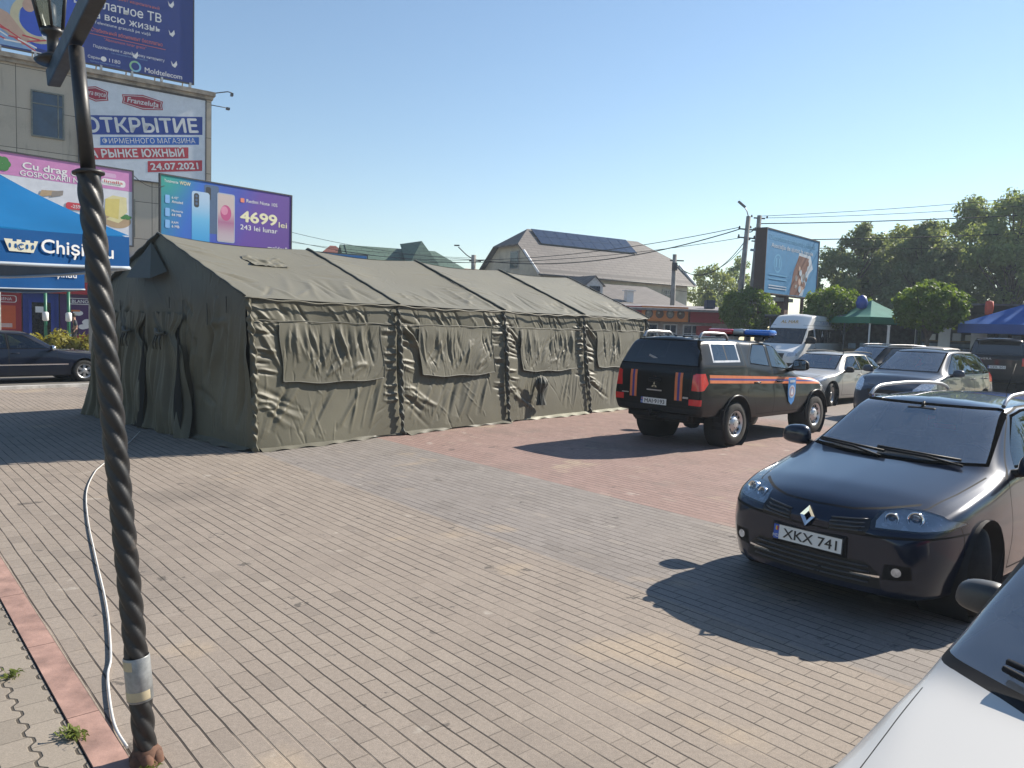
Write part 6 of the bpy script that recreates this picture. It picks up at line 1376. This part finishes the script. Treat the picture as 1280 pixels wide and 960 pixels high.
CRMW = mat('cream_render', (.47, .44, .36), .9, var=.12, scale=1.5); DKW = mat('house_window_frame', (.35, .34, .32), .6); DWG = mat('dark_house_glass', (.015, .025, .05), .08, var=.3, coat=.5)
HS = thing('mansard_house', 'cream house with steep grey half-hipped roof and solar panels', 'house', (1.75, 55, -.1), math.atan2(.545, .838))
gable_walls(14.6, 8.2, 6.05, 9.35, .62, .62).build('wall', [CRMW], HS)
GREYT = rooftiles('grey_roof_tiles', (.150, .132, .122)); gable_roof(14.6, 8.2, 6.05, 9.35, (.62, 1.5), (.62, 1.9), .45).build('roof', [GREYT], HS)
b = MB()
for y0, z0, y1, z1 in ((-.47, 5.70, 1.52, 7.42),): b.tube([(-.47, y0, z0), (-.47, y1, z1), ], .09, 6); b.tube([(15.07, y0, z0), (15.07, y1, z1)], .08, 6)
b.build('white_verge', [WHITE], HS); b = MB(); b.tube([(-.47, -.49, 5.62), (15.07, -.49, 5.62)], .05, 6); b.build('gutter', [mat('gutter_grey', (.10, .095, .09), .6)], HS)
sp = MB(); k = 3.3/4.1; cs_ = math.hypot(1, k)
for i in range(9):
    for j in range(2):
        x0, x1 = 1.7+i*1.06, 1.7+i*1.06+1.02; ya = 2.45+j*.75; yb = ya+.72; zf = lambda y: 6.05+k*y+.16
        sp.cur = 0; sp.add([(x0, ya, zf(ya)), (x1, ya, zf(ya)), (x1, yb, zf(yb)), (x0, yb, zf(yb)), (x0, ya, zf(ya)-.05), (x1, ya, zf(ya)-.05), (x1, yb, zf(yb)-.05), (x0, yb, zf(yb)-.05)], [(0, 1, 2, 3), (0, 4, 5, 1), (1, 5, 6, 2), (2, 6, 7, 3), (3, 7, 4, 0)])
sp.build('solar_panels', [mat('solar_glass', (.022, .030, .058), .18, .1, var=.15, coat=.4)], HS)
f_ = MB(); f_.box((-.02, 3.4, 6.85), (.08, 1.2, 1.35)); fo = f_.build('window', [DKW], HS); f_ = MB(); f_.box((-.07, 3.4, 6.85), (.04, 1.05, 1.2)); f_.build('pane', [DWG], fo)
f_ = MB(); f_.box((-.45, 6.1, 5.55), (1.6, 3.4, .3)); f_.box((-.45, 2.6, 5.0), (1.4, 4.4, .5)); f_.build('awning', [mat('navy_awning', (.02, .03, .07), .7)], HS)
for x in (1.5, 4.3, 7.0, 9.7, 12.3): window(HS, x, 4.6, 1.0, 1.25, y=-.02, frame=DKW, gl=DWG, bars=((.5, 1), (0, .7)))
SH2 = thing('low_shed', 'low grey-roofed annexe with a small dormer before the cream house', 'building', (5.0, 50.0, -.05), math.atan2(.50, .866))
b = MB(); b.box((4.3, 2.5, 1.7), (8.6, 5, 3.4)); b.build('wall', [CRMW], SH2); b = MB(); b.add([(-.4, -.5, 3.45), (9.3, -.5, 3.2), (8.2, 4.6, 5.15), (-.4, 4.6, 5.15), (-.4, -.5, 3.3), (9.3, -.5, 3.05), (8.2, 4.6, 5.0), (-.4, 4.6, 5.0)], [(0, 1, 2, 3), (4, 7, 6, 5), (0, 4, 5, 1), (1, 5, 6, 2), (2, 6, 7, 3), (3, 7, 4, 0)]); b.build('roof', [GREYT], SH2)
b = MB(); b.prism([(-.35, 4.2), (.95, 4.2), (.95, 4.75), (.3, 5.3), (-.35, 4.75)], .2, 3.8); dm = b.build('dormer', [mat('white_boards', (.55, .55, .54), .7)], SH2); b = MB(); b.box((.3, .17, 4.5), (.8, .05, .35)); b.build('dormer_window', [DWG], dm)
b = MB()
for s_, c in ((-1, 0), (1, 0)): b.add([(.3, .1, 5.36), (.3+s_*.8, .1, 4.72), (.3+s_*.8, 3.9, 4.72), (.3, 3.9, 5.36), (.3, .1, 5.30), (.3+s_*.8, .1, 4.66), (.3+s_*.8, 3.9, 4.66), (.3, 3.9, 5.30)], [(0, 1, 2, 3), (4, 7, 6, 5), (0, 4, 5, 1), (1, 5, 6, 2), (2, 6, 7, 3), (3, 7, 4, 0)])
b.build('dormer_roof', [GREYT], dm)
b = MB(); b.box((3.6, .8, 4.15), (.5, .4, .75)); b.box((3.6, .8, 4.55), (.7, .6, .06)); b.build('chimney', [WHITE], SH2)
# red shop with food pictures
SHP = thing('red_shop', 'low red shop with orange picture sign behind the pickup', 'shop', (5.6, 44.7, 0), math.atan2(.10, 1))
b = MB(); b.box((3.5, 2.2, 1.55), (8.0, 4, 3.1)); b.build('wall', [mat('shop_render', (.30, .25, .23), .85, var=.15)], SHP)
b = MB(); b.box((.35, -.12, 2.86), (2.9, .3, .82)); b.build('fascia', [REDF], SHP); b = MB(); b.box((5.75, -.05, 2.80), (2.2, .24, .75)); b.build('fascia', [REDF], SHP); b = MB(); b.box((3.1, -.16, 2.86), (2.75, .3, .86)); fo = b.build('picture_sign', [flat('orange_sign', (.58, .19, .04))], SHP)
pr = Print(-.315)
for k in range(4): pr.disc(flat('dish_rim', (.10, .07, .05)), 2.15+.63*k, 2.86, .24, .26); pr.disc(flat('dish_%d' % (k % 2), ((.22, .20, .18), (.12, .06, .03))[k % 2]), 2.15+.63*k, 2.86, .17, .19); pr.disc(flat('dish_white', (.4, .38, .33)), 2.10+.63*k, 2.92, .07, .06)
pr.done('print', fo); text('ПИЦЦА', flat('gold_print', (.6, .32, .12)), SHP, (.55, -.275, 2.72), h=.36, w=1.55, bold=.02)
for x, w in ((.2, .9), (2.2, 1.3), (3.6, .8), (4.9, 1.1)): window(SHP, x, 1.35, w, 1.9, y=.18, frame=mat('white_frame', (.5, .5, .5), .5), gl=DWG)
b = MB(); b.box((5.6, .12, 1.2), (.9, .1, 2.1)); dd = b.build('door', [mat('red_door', (.30, .03, .03), .5)], SHP)
b = MB(); b.box((3.4, 1.9, 3.28), (9.2, 5.0, .14), .02, Matrix.Rotation(R(4), 3, 'X')); b.build('roof', [mat('grey_sheet_roof', (.22, .20, .20), .7, var=.2)], SHP); b = MB(); b.box((6.2, 1, 3.55), (.5, .5, .5)); b.build('vent_box', [mat('navy_awning', (.02, .03, .07), .7)], SHP)
# green and red roofs farther left
GH = thing('green_roofed_house', 'house with a green tiled roof and pointed gable behind the tent', 'house', (-12.7, 61, -.1), R(24)); gable_walls(10.5, 8, 5.2, 8.3, 1, .5).build('wall', [CRMW], GH); GT = rooftiles('green_roof_tiles', (.085, .155, .115)); gable_roof(10.5, 8, 5.2, 8.2, (1, 0), (.35, 2.6), .4).build('roof', [GT], GH)
b = MB(); b.add([(4.2, -.35, 6.3), (7.2, -.6, 6.2), (5.8, 1.2, 8.7), (5.0, 5, 8.7), (7.4, 5, 7.0)], [(0, 1, 2), (0, 2, 3), (1, 4, 3, 2)]); b.build('roof_gable', [GT], GH)
RT = rooftiles('red_roof_tiles', (.30, .095, .065))
for lb, p, rz, L, Wd, ez, rz_ in (('house with a red tiled roof behind the far tent ridge', (-4.6, 63, -.1), R(30), 7.5, 7, 5.0, 6.75), ('house with a small red pointed roof left of the green one', (-17.6, 66, -.1), R(20), 4.5, 5, 6.2, 8.5)):
    h_ = thing('red_roofed_house', lb, 'house', p, rz); gable_walls(L, Wd, ez, rz_, .3, .3).build('wall', [CRMW], h_); gable_roof(L, Wd, ez, rz_, (.2, 2), (.2, 2), .4).build('roof', [RT], h_)
sg = board('hoarding', 'pale blue hoarding with red strip showing above the tent ridge', 0, 4.4, 4.6, 5.95, flat('pale_blue_hoarding', (.33, .46, .60)), (-13.2, 46.5, 0), R(28), y=0)
for x in (.5, 2.2, 3.9): b = MB(); b.tube([(x, .2, -.1), (x, .2, 5.8)], .06, 8); b.build('post', [STEEL], sg)
b = MB(); pr = Print(-.002); pr.rect(flat('bright_blue_print', (.04, .22, .55)), 2.0, 4.65, 4.35, 5.9); pr.rect(RB, 2.0, 5.1, 3.5, 5.4); pr.done('print', sg); text('Алиментара', WHITE, sg, (2.75, -.02, 5.18), h=.15, w=1.3)

# ---------------------------------------------------------------- concrete poles and wires
CONC = mat('weathered_concrete', (.26, .245, .225), .9, var=.22, scale=2.5, bump=.2)
P1, P2 = (12.0, 42.0), (12.85, 42.6); DKM = mat('dark_fitting', (.03, .03, .033), .6)
def pole(label, p, h, lean, lamp):
    t = thing('utility_pole', label, 'utility pole', (*p, 0), 0, 'concrete poles by the red shop'); t.rotation_euler = (0, lean, 0)
    b = MB(); b.tube([(0, 0, -.1), (0, 0, h)], [.20, .125], 8); b.build('shaft', [CONC], t)
    b = MB()
    for z in ((h-.7, h-1.15) if lamp else (h-.15, h-.75, h-1.4)): b.box((0, 0, z), (.95 if lamp else .6, .07, .07)); [b.lathe([(0, 0), (.05, 0), (.04, .12), (0, .13)], 8, c=(x, 0, z+.03)) for x in (-.42, .42)]
    b.build('crossarm', [DKM], t)
    if lamp:
        b = MB(); b.tube([(0, 0, h-.05), (-.15, -.1, h+.25), (-.35, -.2, h+.45)], .03, 6); a_ = b.build('lamp_arm', [STEEL], t); b = MB(); b.box((-.52, -.3, h+.55), (.5, .2, .10), .03, Matrix.Rotation(R(35), 3, 'Y')); b.build('lamp_head', [mat('lamp_grey_case', (.12, .13, .13), .5)], a_)
        b = MB(); b.tube([(-.28+.18*math.cos(k*.42), -.05+.02*(k % 3), 3.15+.42*math.sin(k*.42)) for k in range(40)], .035, 5); b.build('cable_coil', [BLACKP], t)
    else: b = MB(); b.box((-.2, -.1, h-1.9), (.28, .12, .12)); b.build('camera_box', [STEEL], t)
    return t
pole('concrete pole carrying a street lamp and a coil of cable', P1, 8.2, R(3), True); pole('plain concrete pole standing right beside the lamp pole', P2, 8.35, R(2.4), False)
HP = thing('utility_pole', 'dark pole with insulators against the right end of the cream house', 'utility pole', (10.4, 51, 0), 0); b = MB(); b.tube([(0, 0, 0), (0, 0, 6.9)], [.19, .14], 8); b.build('shaft', [CONC], HP); b = MB(); b.box((.15, 0, 6.5), (.9, .08, .08)); b.box((.0, -.1, 6.1), (.3, .3, .5)); b.build('crossarm', [DKM], HP)
LPF = thing('utility_pole', 'short pole with a small lamp left of the cream house', 'utility pole', (-2.85, 52, 0), 0); b = MB(); b.tube([(0, 0, 0), (0, 0, 6.5)], .16, 8); b.build('shaft', [CONC], LPF); b = MB(); b.tube([(0, 0, 6.2), (-.5, 0, 6.5), (-1.05, 0, 7.0)], .035, 5); b.box((-1.15, 0, 7.1), (.35, .15, .08)); b.box((.1, 0, 6.1), (.8, .08, .08)); b.build('lamp_arm', [DKM], LPF)
def wire(a, b_, sag, r=.012):
    a, b_ = Vector(a), Vector(b_); return [a.lerp(b_, k/24)-Vector((0, 0, sag*4*(k/24)*(1-k/24))) for k in range(25)], r
T1, T2 = Vector((12.40, 42, 7.5)), Vector((13.15, 42.6, 8.2))
WIRES = [('thick cable from the lamp pole to the cream house', T1+Vector((-.4, 0, 0)), (-2.8, 52, 6.2), .9, .03), ('overhead wire from the lamp pole past the house ridge', T1+Vector((-.4, 0, .1)), (-14, 60, 7.2), 1.2, .02), ('overhead wire to the left hanging lower', T1+Vector((0, 0, -.4)), (-16, 52, 6.4), 1.1, .016), ('slack cable sagging from the lamp pole to the house corner', T1+Vector((0, 0, -.5)), (10.5, 51, 6.3), 1.3, .022), ('second slack cable sagging to the house corner', T1+Vector((0, 0, -.8)), (10.5, 51, 6.1), 1.0, .016),
         ('upper wire from the poles to the right', T2+Vector((0, 0, .1)), (45, 40, 12.4), .5, .014), ('second upper wire from the poles to the right', T2, (45, 40, 11.8), .6, .014), ('thick middle cable from the poles to the right', T2+Vector((0, 0, -.3)), (45, 41, 10.7), .4, .028), ('thick lower cable from the poles to the right', T2+Vector((0, 0, -1.2)), (45, 41, 9.4), .3, .028), ('lowest wire from the poles to the right', T2+Vector((0, 0, -1.6)), (45, 42, 8.3), .3, .014), ('short cable between the two concrete poles', T1+Vector((0, 0, -.1)), T2+Vector((-.2, 0, -.6)), .1, .03),
         ('thin wire dropping to the left over the green roof', (-2.85, 52, 6.2), (-19, 47, 8.4), .6, .014), ('second thin wire over the green roof', (-2.85, 52, 6.0), (-19, 47, 7.7), .6, .014), ('thin wire across the sky from the short pole', (-2.85, 52, 6.3), (-24, 60, 8.6), .4, .012), ('wire from the short pole to the house gable', (-2.85, 52, 6.2), (1.7, 55.5, 6.6), .2, .014), ('thin wire low between lamp pole and trees', (10.5, 51, 4.6), (13.1, 42.6, 4.2), .2, .014), ('wire from the pink billboard to the phone billboard', (-15.35, 31, 7.4), (-15.5, 34.2, 7.5), .25, .014)]
for lb, a, b_, sag, r in WIRES:
    pts, r = wire(a, b_, sag, r); b = MB(); b.tube(pts, r, 5); tag(b.build('overhead_wire', [BLACKP]), lb, 'wire', 'overhead wires')

# ---------------------------------------------------------------- blue billboard at the right
BBZ = math.atan2(.74, .67); BBP = (11.85, 37.0, gz(11.85, 37))
bb = board('roadside_billboard', 'sky-blue billboard with hand picture beside the two concrete poles', 0, 6.6, 3.65, 6.72, flat('sky_blue_poster', (.035, .20, .40)), BBP, BBZ, y=0, back=mat('brown_board_frame', (.05, .035, .03), .7), thick=.5)
b = MB(); pass
for x, w in ((3.3, .5), (.7, .14), (5.9, .14)): b = MB(); b.box((x, .47, 1.8), (w, w, 3.8)); b.build('post', [mat('brown_post', (.11, .055, .045), .8, var=.2)], bb)
pass; b = MB(); b.box((2.2, .5, 3.45), (4.0, .5, .18)); b.box((.35, .35, 3.35), (.6, .4, .45)); b.build('walkway', [STEEL], bb)
pr = Print(-.002); CW = flat('cool_white_print', (.45, .52, .60)); BRM = flat('brown_figures_print', (.16, .07, .05)); CY2 = flat('pale_cyan_print', (.10, .32, .52))
pr.ring(CY2, 1.45, 5.15, .42, .08); pr.rect(CY2, 1.2, 4.95, 1.35, 5.4); pr.rect(CY2, 1.55, 4.95, 1.7, 5.4)
pr.poly(CW, [(3.3, 3.7), (4.0, 5.9), (5.5, 5.85), (5.9, 5.2), (5.4, 4.9), (4.7, 3.72)]); pr.poly(BRM, [(3.05, 3.7), (3.4, 4.9), (4.0, 5.75), (5.3, 5.7), (5.1, 5.0), (4.7, 4.4), (4.3, 3.72)])
for k in range(22): x = 3.5+rnd.random()*1.3; z = 3.8+rnd.random()*1.7; pr.disc(rnd.choice([CW, flat('grey_figures', (.25, .24, .24)), SKN, BRM]), x+(z-3.8)*.35, z, rnd.uniform(.08, .2))
for z in (4.55, 4.35, 4.02, 3.9): pr.rect(CY2 if z > 4.2 else CW, .5, z, 2.6, z+.05)
pr.done('print', bb); text('Dezvoltăm zâmbetul pe chipul', CY2, bb, (3.2, -.008, 6.25), h=.24, w=5.6, bold=.01); text('Asociația de ajutor la nevoie', CW, bb, (3.2, -.008, 5.88), h=.22, w=5.2, bold=.015)

# ---------------------------------------------------------------- market stalls at the right
GRNC = parasol_cloth('green_awning_cloth', (.12, .34, .28), .35); BLUC = parasol_cloth('blue_parasol_cloth', (.015, .13, .48), .3)
t = thing('market_canopy', 'green market canopy between the clipped trees', 'canopy', (15.3, 33.2, gz(15.3, 33)), R(20)); H = 1.35
A, T = np.meshgrid(np.linspace(-1, 1, 25), np.linspace(0, 1, 14), indexing='ij')
for k in range(4):
    q_ = k*math.pi/2; rad = H*(1-T); X, Yv = rad*A, -rad; z = 2.55+.75*T**1.4; link('roof', grid_mesh(np.stack([X*math.cos(q_)-Yv*math.sin(q_), X*math.sin(q_)+Yv*math.cos(q_), z], -1)), t, [GRNC])
    b = MB(); b.add([(-H, -H, 2.55), (H, -H, 2.55), (H, -H, 2.28), (-H, -H, 2.28)], [(0, 1, 2, 3)]); o = b.build('valance', [flat('green_valance', (.02, .16, .09))], t); o.rotation_euler = (0, 0, q_)
for x in (-1.25, 1.25):
    for y in (-1.25, 1.25): b = MB(); b.tube([(x, y, 0), (x, y, 2.55)], .03, 8); b.build('pole', [WHITE], t)
b = MB(); b.lathe([(0, 0), (.19, .08), (.25, .30), (.16, .56), (0, .63)], 16); o = b.build('blue_ball', [flat('ball_blue', (.02, .06, .32), .4)]); o.location = (14.75, 32.9, 3.08); o.name = 'balloon'; tag(o, 'dark blue balloon above the green canopy', 'balloon')
def para2(x, y, label, Wd=4.6, ez=2.35):
    t = thing('parasol', label, 'parasol', (x, y, gz(x, y)), R(35)); H = Wd/2
    for k in range(4):
        A, T = np.meshgrid(np.linspace(-1, 1, 25), np.linspace(0, 1, 12), indexing='ij'); q_ = k*math.pi/2; rad = H*(1-T); X, Yv = rad*A, -rad; z = ez+1.15*T-.06*np.sin(np.pi*T)*(1-A*A); link('canopy', grid_mesh(np.stack([X*math.cos(q_)-Yv*math.sin(q_), X*math.sin(q_)+Yv*math.cos(q_), z], -1)), t, [BLUC])
        b = MB(); b.add([(-H, -H, ez), (H, -H, ez), (H, -H, ez-.34), (-H, -H, ez-.34)], [(0, 1, 2, 3)]); o = b.build('valance', [flat('royal_valance', (.012, .06, .26))], t); o.rotation_euler = (0, 0, q_)
        pr = Print(0); pr.disc(WHITE, 0, 0, .52, .26); pr.poly(flat('emblem_red', (.45, .02, .05)), [(-.5, .05), (-.35, .19), (0, .25), (.35, .19), (.5, .08), (.15, 0), (-.2, .10)]); pr.poly(flat('emblem_blue', (.01, .08, .40)), [(-.5, -.07), (-.2, .0), (.15, -.12), (.5, -.04), (.35, -.19), (0, -.25), (-.35, -.19)])
        o = pr.done('emblem', t); o.rotation_euler = Matrix.Rotation(q_, 3, 'Z').to_4x4().to_euler(); o.rotation_euler = (R(-63.5), 0, q_); o.location = Matrix.Rotation(q_, 3, 'Z') @ Vector((.1, -H*.55-.02, ez+1.15*.45+.045))
        for s_ in (-1, 1): pass
    b = MB(); b.tube([(0, 0, 0), (0, 0, ez+1.2)], .035, 8); b.build('pole', [WHITE], t); return t
para2(19.9, 28.5, 'large blue parasol with round emblem at the right edge')
DKS = mat('dark_stall_boards', (.085, .092, .105), .85, var=.3); WDB = mat('weathered_boards', (.20, .15, .09), .85, var=.3, scale=3); GRB = mat('grey_blue_boards', (.18, .24, .30), .8, var=.2)
def stall(label, x, y, rz, w, d, h, front, slats, roofm):
    t = thing('market_stall', label, 'market stall', (x, y, gz(x, y)), rz, 'market stalls behind the parked cars'); b = MB(); b.box((0, d/2, h/2), (w, .06, h)); b.box((-w/2, 0, h/2), (.06, d, h)); b.box((w/2, 0, h/2), (.06, d, h)); b.build('wall', [DKS], t)
    b = MB(); b.box((0, -.1, h+.04), (w+.5, d+.6, .08), 0, Matrix.Rotation(R(-5), 3, 'X')); b.build('roof', [roofm], t); b = MB()
    for k in range(slats): b.box((0, -d/2, .12+k*.17), (w-.04, .03, .14))
    b.build('counter_boards', [front], t); b = MB(); b.box((0, -d/2+.15, .12+slats*.17), (w, .5, .05)); b.build('counter', [WDB], t)
    b = MB()
    for k in range(int(w/.45)): b.box((-w/2+.35+k*.45, -d/2+.2, .25+slats*.17+rnd.uniform(0, .08)), (.3, .25, .2+rnd.uniform(0, .15)), .02)
    b.build('goods', [rnd.choice([WHITE, GRB, WDB])], t); return t
stall('dark stall with grey-blue boards right of the middle clipped tree', 18.4, 32.0, R(-28), 2.6, 2.0, 2.3, GRB, 9, DKS); stall('stall with yellowish boards under the blue parasol', 20.6, 31.2, R(-28), 2.2, 2.0, 2.2, WDB, 9, DKS); stall('dark stall behind the middle clipped tree', 16.0, 33.8, R(-24), 2.8, 2.2, 2.4, DKS, 6, DKS); stall('dark kiosk at the far right behind the off-roader', 24.8, 33.0, R(-32), 3.4, 2.4, 3.0, DKS, 7, mat('grey_sheet_roof', (.22, .20, .20))); stall('dark stall left under the green canopy', 13.6, 36.8, R(-20), 2.6, 2.0, 2.4, mat('red_stall_front', (.22, .05, .045), .8), 7, DKS); stall('tall dark kiosk with an orange lamp shape behind the stalls', 22.0, 35.6, R(-30), 4.2, 2.5, 3.1, DKS, 8, DKS)
b = MB(); b.lathe([(0, 0), (.15, .04), (.17, .32), (.15, .6), (0, .64)], 14); o = b.build('windsock', [mat('orange_sign_cloth', (.62, .07, .035), .6)]); o.location = (20.6, 33.6, 3.05); o.name = 'hanging_sign'; tag(o, 'orange-red upright sign above the stall roofs at the right', 'sign')
b = MB(); b.tube([(20.6, 33.6, gz(20.6, 33.6)), (20.6, 33.6, 3.05)], .04, 6); o2 = b.build('post', [DKM]); o2.parent = o; o2.matrix_parent_inverse = Matrix.Translation(o.location).inverted()
# white posts and panels between the trunks
for i, (x, y, h, w, lb) in enumerate(((15.0, 30.9, 2.2, .10, 'thin white post left of the middle clipped tree'), (17.3, 31.0, 2.15, .42, 'white panel beside the trunk of the middle clipped tree'), (18.35, 30.6, 2.1, .38, 'second white panel right of the middle clipped tree'))):
    b = MB(); b.box((0, 0, h/2), (w, .08, h), .01); b.box((0, 0, h+.02), (w+.04, .12, .04)); o = b.build('white_panel', [WHITE]); o.location = (x, y, gz(x, y)); o.rotation_euler = (0, 0, R(-25)); tag(o, lb, 'panel')

# ---------------------------------------------------------------- shop awning posts and passer-by
for i, (s_, lb) in enumerate(((-8.15, 'green post with white bands before the blue shop door'), (-7.17, 'green post with white bands beside the passer-by'))):
    p = Vector(BLOC)+Vector((.81, .58, 0)).normalized()*s_+Vector((.58, -.81, 0)).normalized()*1.6
    t = thing('banded_post', lb, 'post', p, 0, 'green posts before the shopfront'); b = MB(); b.tube([(0, 0, 0), (0, 0, 2.95)], .075, 10); b.build('shaft', [mat('green_enamel', (.02, .16, .09), .45, var=.15)], t); b = MB(); b.lathe([(.08, .0), (.082, .25)], 12); b.lathe([(.085, 1.35), (.14, 1.4), (.14, 1.75), (.085, 1.8)], 12); b.build('white_band', [WHITE], t)
def person(label, loc, rz, top, legs, hair):
    t = thing('person', label, 'person', loc, rz); sk = mat('skin', (.38, .22, .16), .6, var=.1)
    J = {'pel': (0, 0, .92, .125), 'spi': (0, 0, 1.12, .125), 'che': (.02, 0, 1.30, .15), 'nec': (.03, 0, 1.46, .062), 'hea': (.06, 0, 1.60, .098), 'hed': (.06, 0, 1.66, .085), 'shl': (.02, .19, 1.38, .07), 'ell': (-.06, .24, 1.12, .05), 'wrl': (.06, .24, .90, .036), 'hnl': (.09, .24, .82, .036), 'shr': (.02, -.19, 1.38, .07), 'elr': (-.02, -.25, 1.12, .05), 'wrr': (.10, -.25, .90, .036), 'hnr': (.13, -.25, .82, .036),
         'hil': (.0, .10, .86, .105), 'knl': (.16, .10, .50, .068), 'anl': (.10, .10, .10, .045), 'tol': (.26, .11, .04, .038), 'hir': (.0, -.10, .86, .105), 'knr': (-.02, -.10, .48, .068), 'anr': (-.28, -.10, .14, .045), 'tor': (-.16, -.11, .05, .038)}
    E = [('pel', 'spi'), ('spi', 'che'), ('che', 'nec'), ('nec', 'hea'), ('hea', 'hed'), ('che', 'shl'), ('shl', 'ell'), ('ell', 'wrl'), ('wrl', 'hnl'), ('che', 'shr'), ('shr', 'elr'), ('elr', 'wrr'), ('wrr', 'hnr'), ('pel', 'hil'), ('hil', 'knl'), ('knl', 'anl'), ('anl', 'tol'), ('pel', 'hir'), ('hir', 'knr'), ('knr', 'anr'), ('anr', 'tor')]
    def skin(keys, grow, name, mt):
        ks = [k for k in J if k in keys]; me = bpy.data.meshes.new(name); me.from_pydata([J[k][:3] for k in ks], [(ks.index(a), ks.index(b_)) for a, b_ in E if a in ks and b_ in ks], [])
        o = link(name, me, t, [mt]); o.modifiers.new('s', 'SKIN'); sv_ = me.skin_vertices[0].data
        for i, k in enumerate(ks): sv_[i].radius = (J[k][3]+grow,)*2; sv_[i].use_root = i == 0
        sb = o.modifiers.new('d', 'SUBSURF'); sb.levels = sb.render_levels = 2; dg = bpy.context.evaluated_depsgraph_get(); m2 = bpy.data.meshes.new_from_object(o.evaluated_get(dg)); o.modifiers.clear(); o.data = m2; m2.materials.clear(); m2.materials.append(mt); m2.polygons.foreach_set('use_smooth', [True]*len(m2.polygons)); return o
    body = skin(J.keys(), 0, 'body', sk); skin(('pel', 'spi', 'che', 'shl', 'ell', 'shr', 'elr'), .014, 'shirt', top); skin(('pel', 'hil', 'knl', 'anl', 'hir', 'knr', 'anr'), .014, 'trousers', legs)
    b = MB(); b.lathe([(0, .125), (.06, .11), (.105, .06), (.115, 0), (.11, -.06), (.0, -.05)], 16, c=(.045, 0, 1.66)); b.build('hair', [hair], t)
    for sd in (.11, -.11): b = MB(); b.box((.19 if sd > 0 else -.22, sd, .035 if sd > 0 else .05), (.26, .09, .07), .03); b.build('shoe', [BLACKP], t)
    f_ = MB(); f_.tube([(.15, 0, 1.63), (.185, 0, 1.60), (.15, 0, 1.585)], [.012, .018, .01], 6); f_.build('nose', [sk], t)
    return t
pv = Vector(BLOC)+Vector((.81, .58, 0)).normalized()*(-6.85)+Vector((.58, -.81, 0)).normalized()*1.1
person('person in dark top and trousers walking past the shopfront with a white bag', (pv.x, pv.y, 0), BRZ+math.pi, mat('grey_shirt', (.05, .055, .065), .85), mat('dark_trousers', (.03, .028, .03), .85), mat('dark_hair', (.02, .014, .012), .7))
b = MB(); b.prism([(-.14, 0), (.14, 0), (.17, .32), (-.17, .32)], -.05, .05); b.tube([(-.08, 0, .32), (-.03, 0, .44), (.03, 0, .44), (.08, 0, .32)], .008, 5); o = b.build('carrier_bag', [WHITE]); o.location = (pv.x-.2, pv.y-.30, .40); o.rotation_euler = (0, 0, BRZ); tag(o, 'white carrier bag in the hand of the passer-by', 'bag')

# ---------------------------------------------------------------- warm summer air
hz = MB(); hz.box((0, 0, 0), (330, 310, 30.5)); g = G('summer_haze'); pv_ = g.n('ShaderNodeVolumePrincipled'); pv_.inputs['Density'].default_value = 0.0009; pv_.inputs['Anisotropy'].default_value = 0.3; pv_.inputs['Color'].default_value = (.72, .85, 1.0, 1)
g.t.nodes.remove(g.b); g.t.links.new(pv_.outputs[0], g.out.inputs['Volume']); o = hz.build('haze', [g.m]); o.location = (10, 60, 14.05); tag(o, 'thin summer haze over the square', None, None, 'stuff')
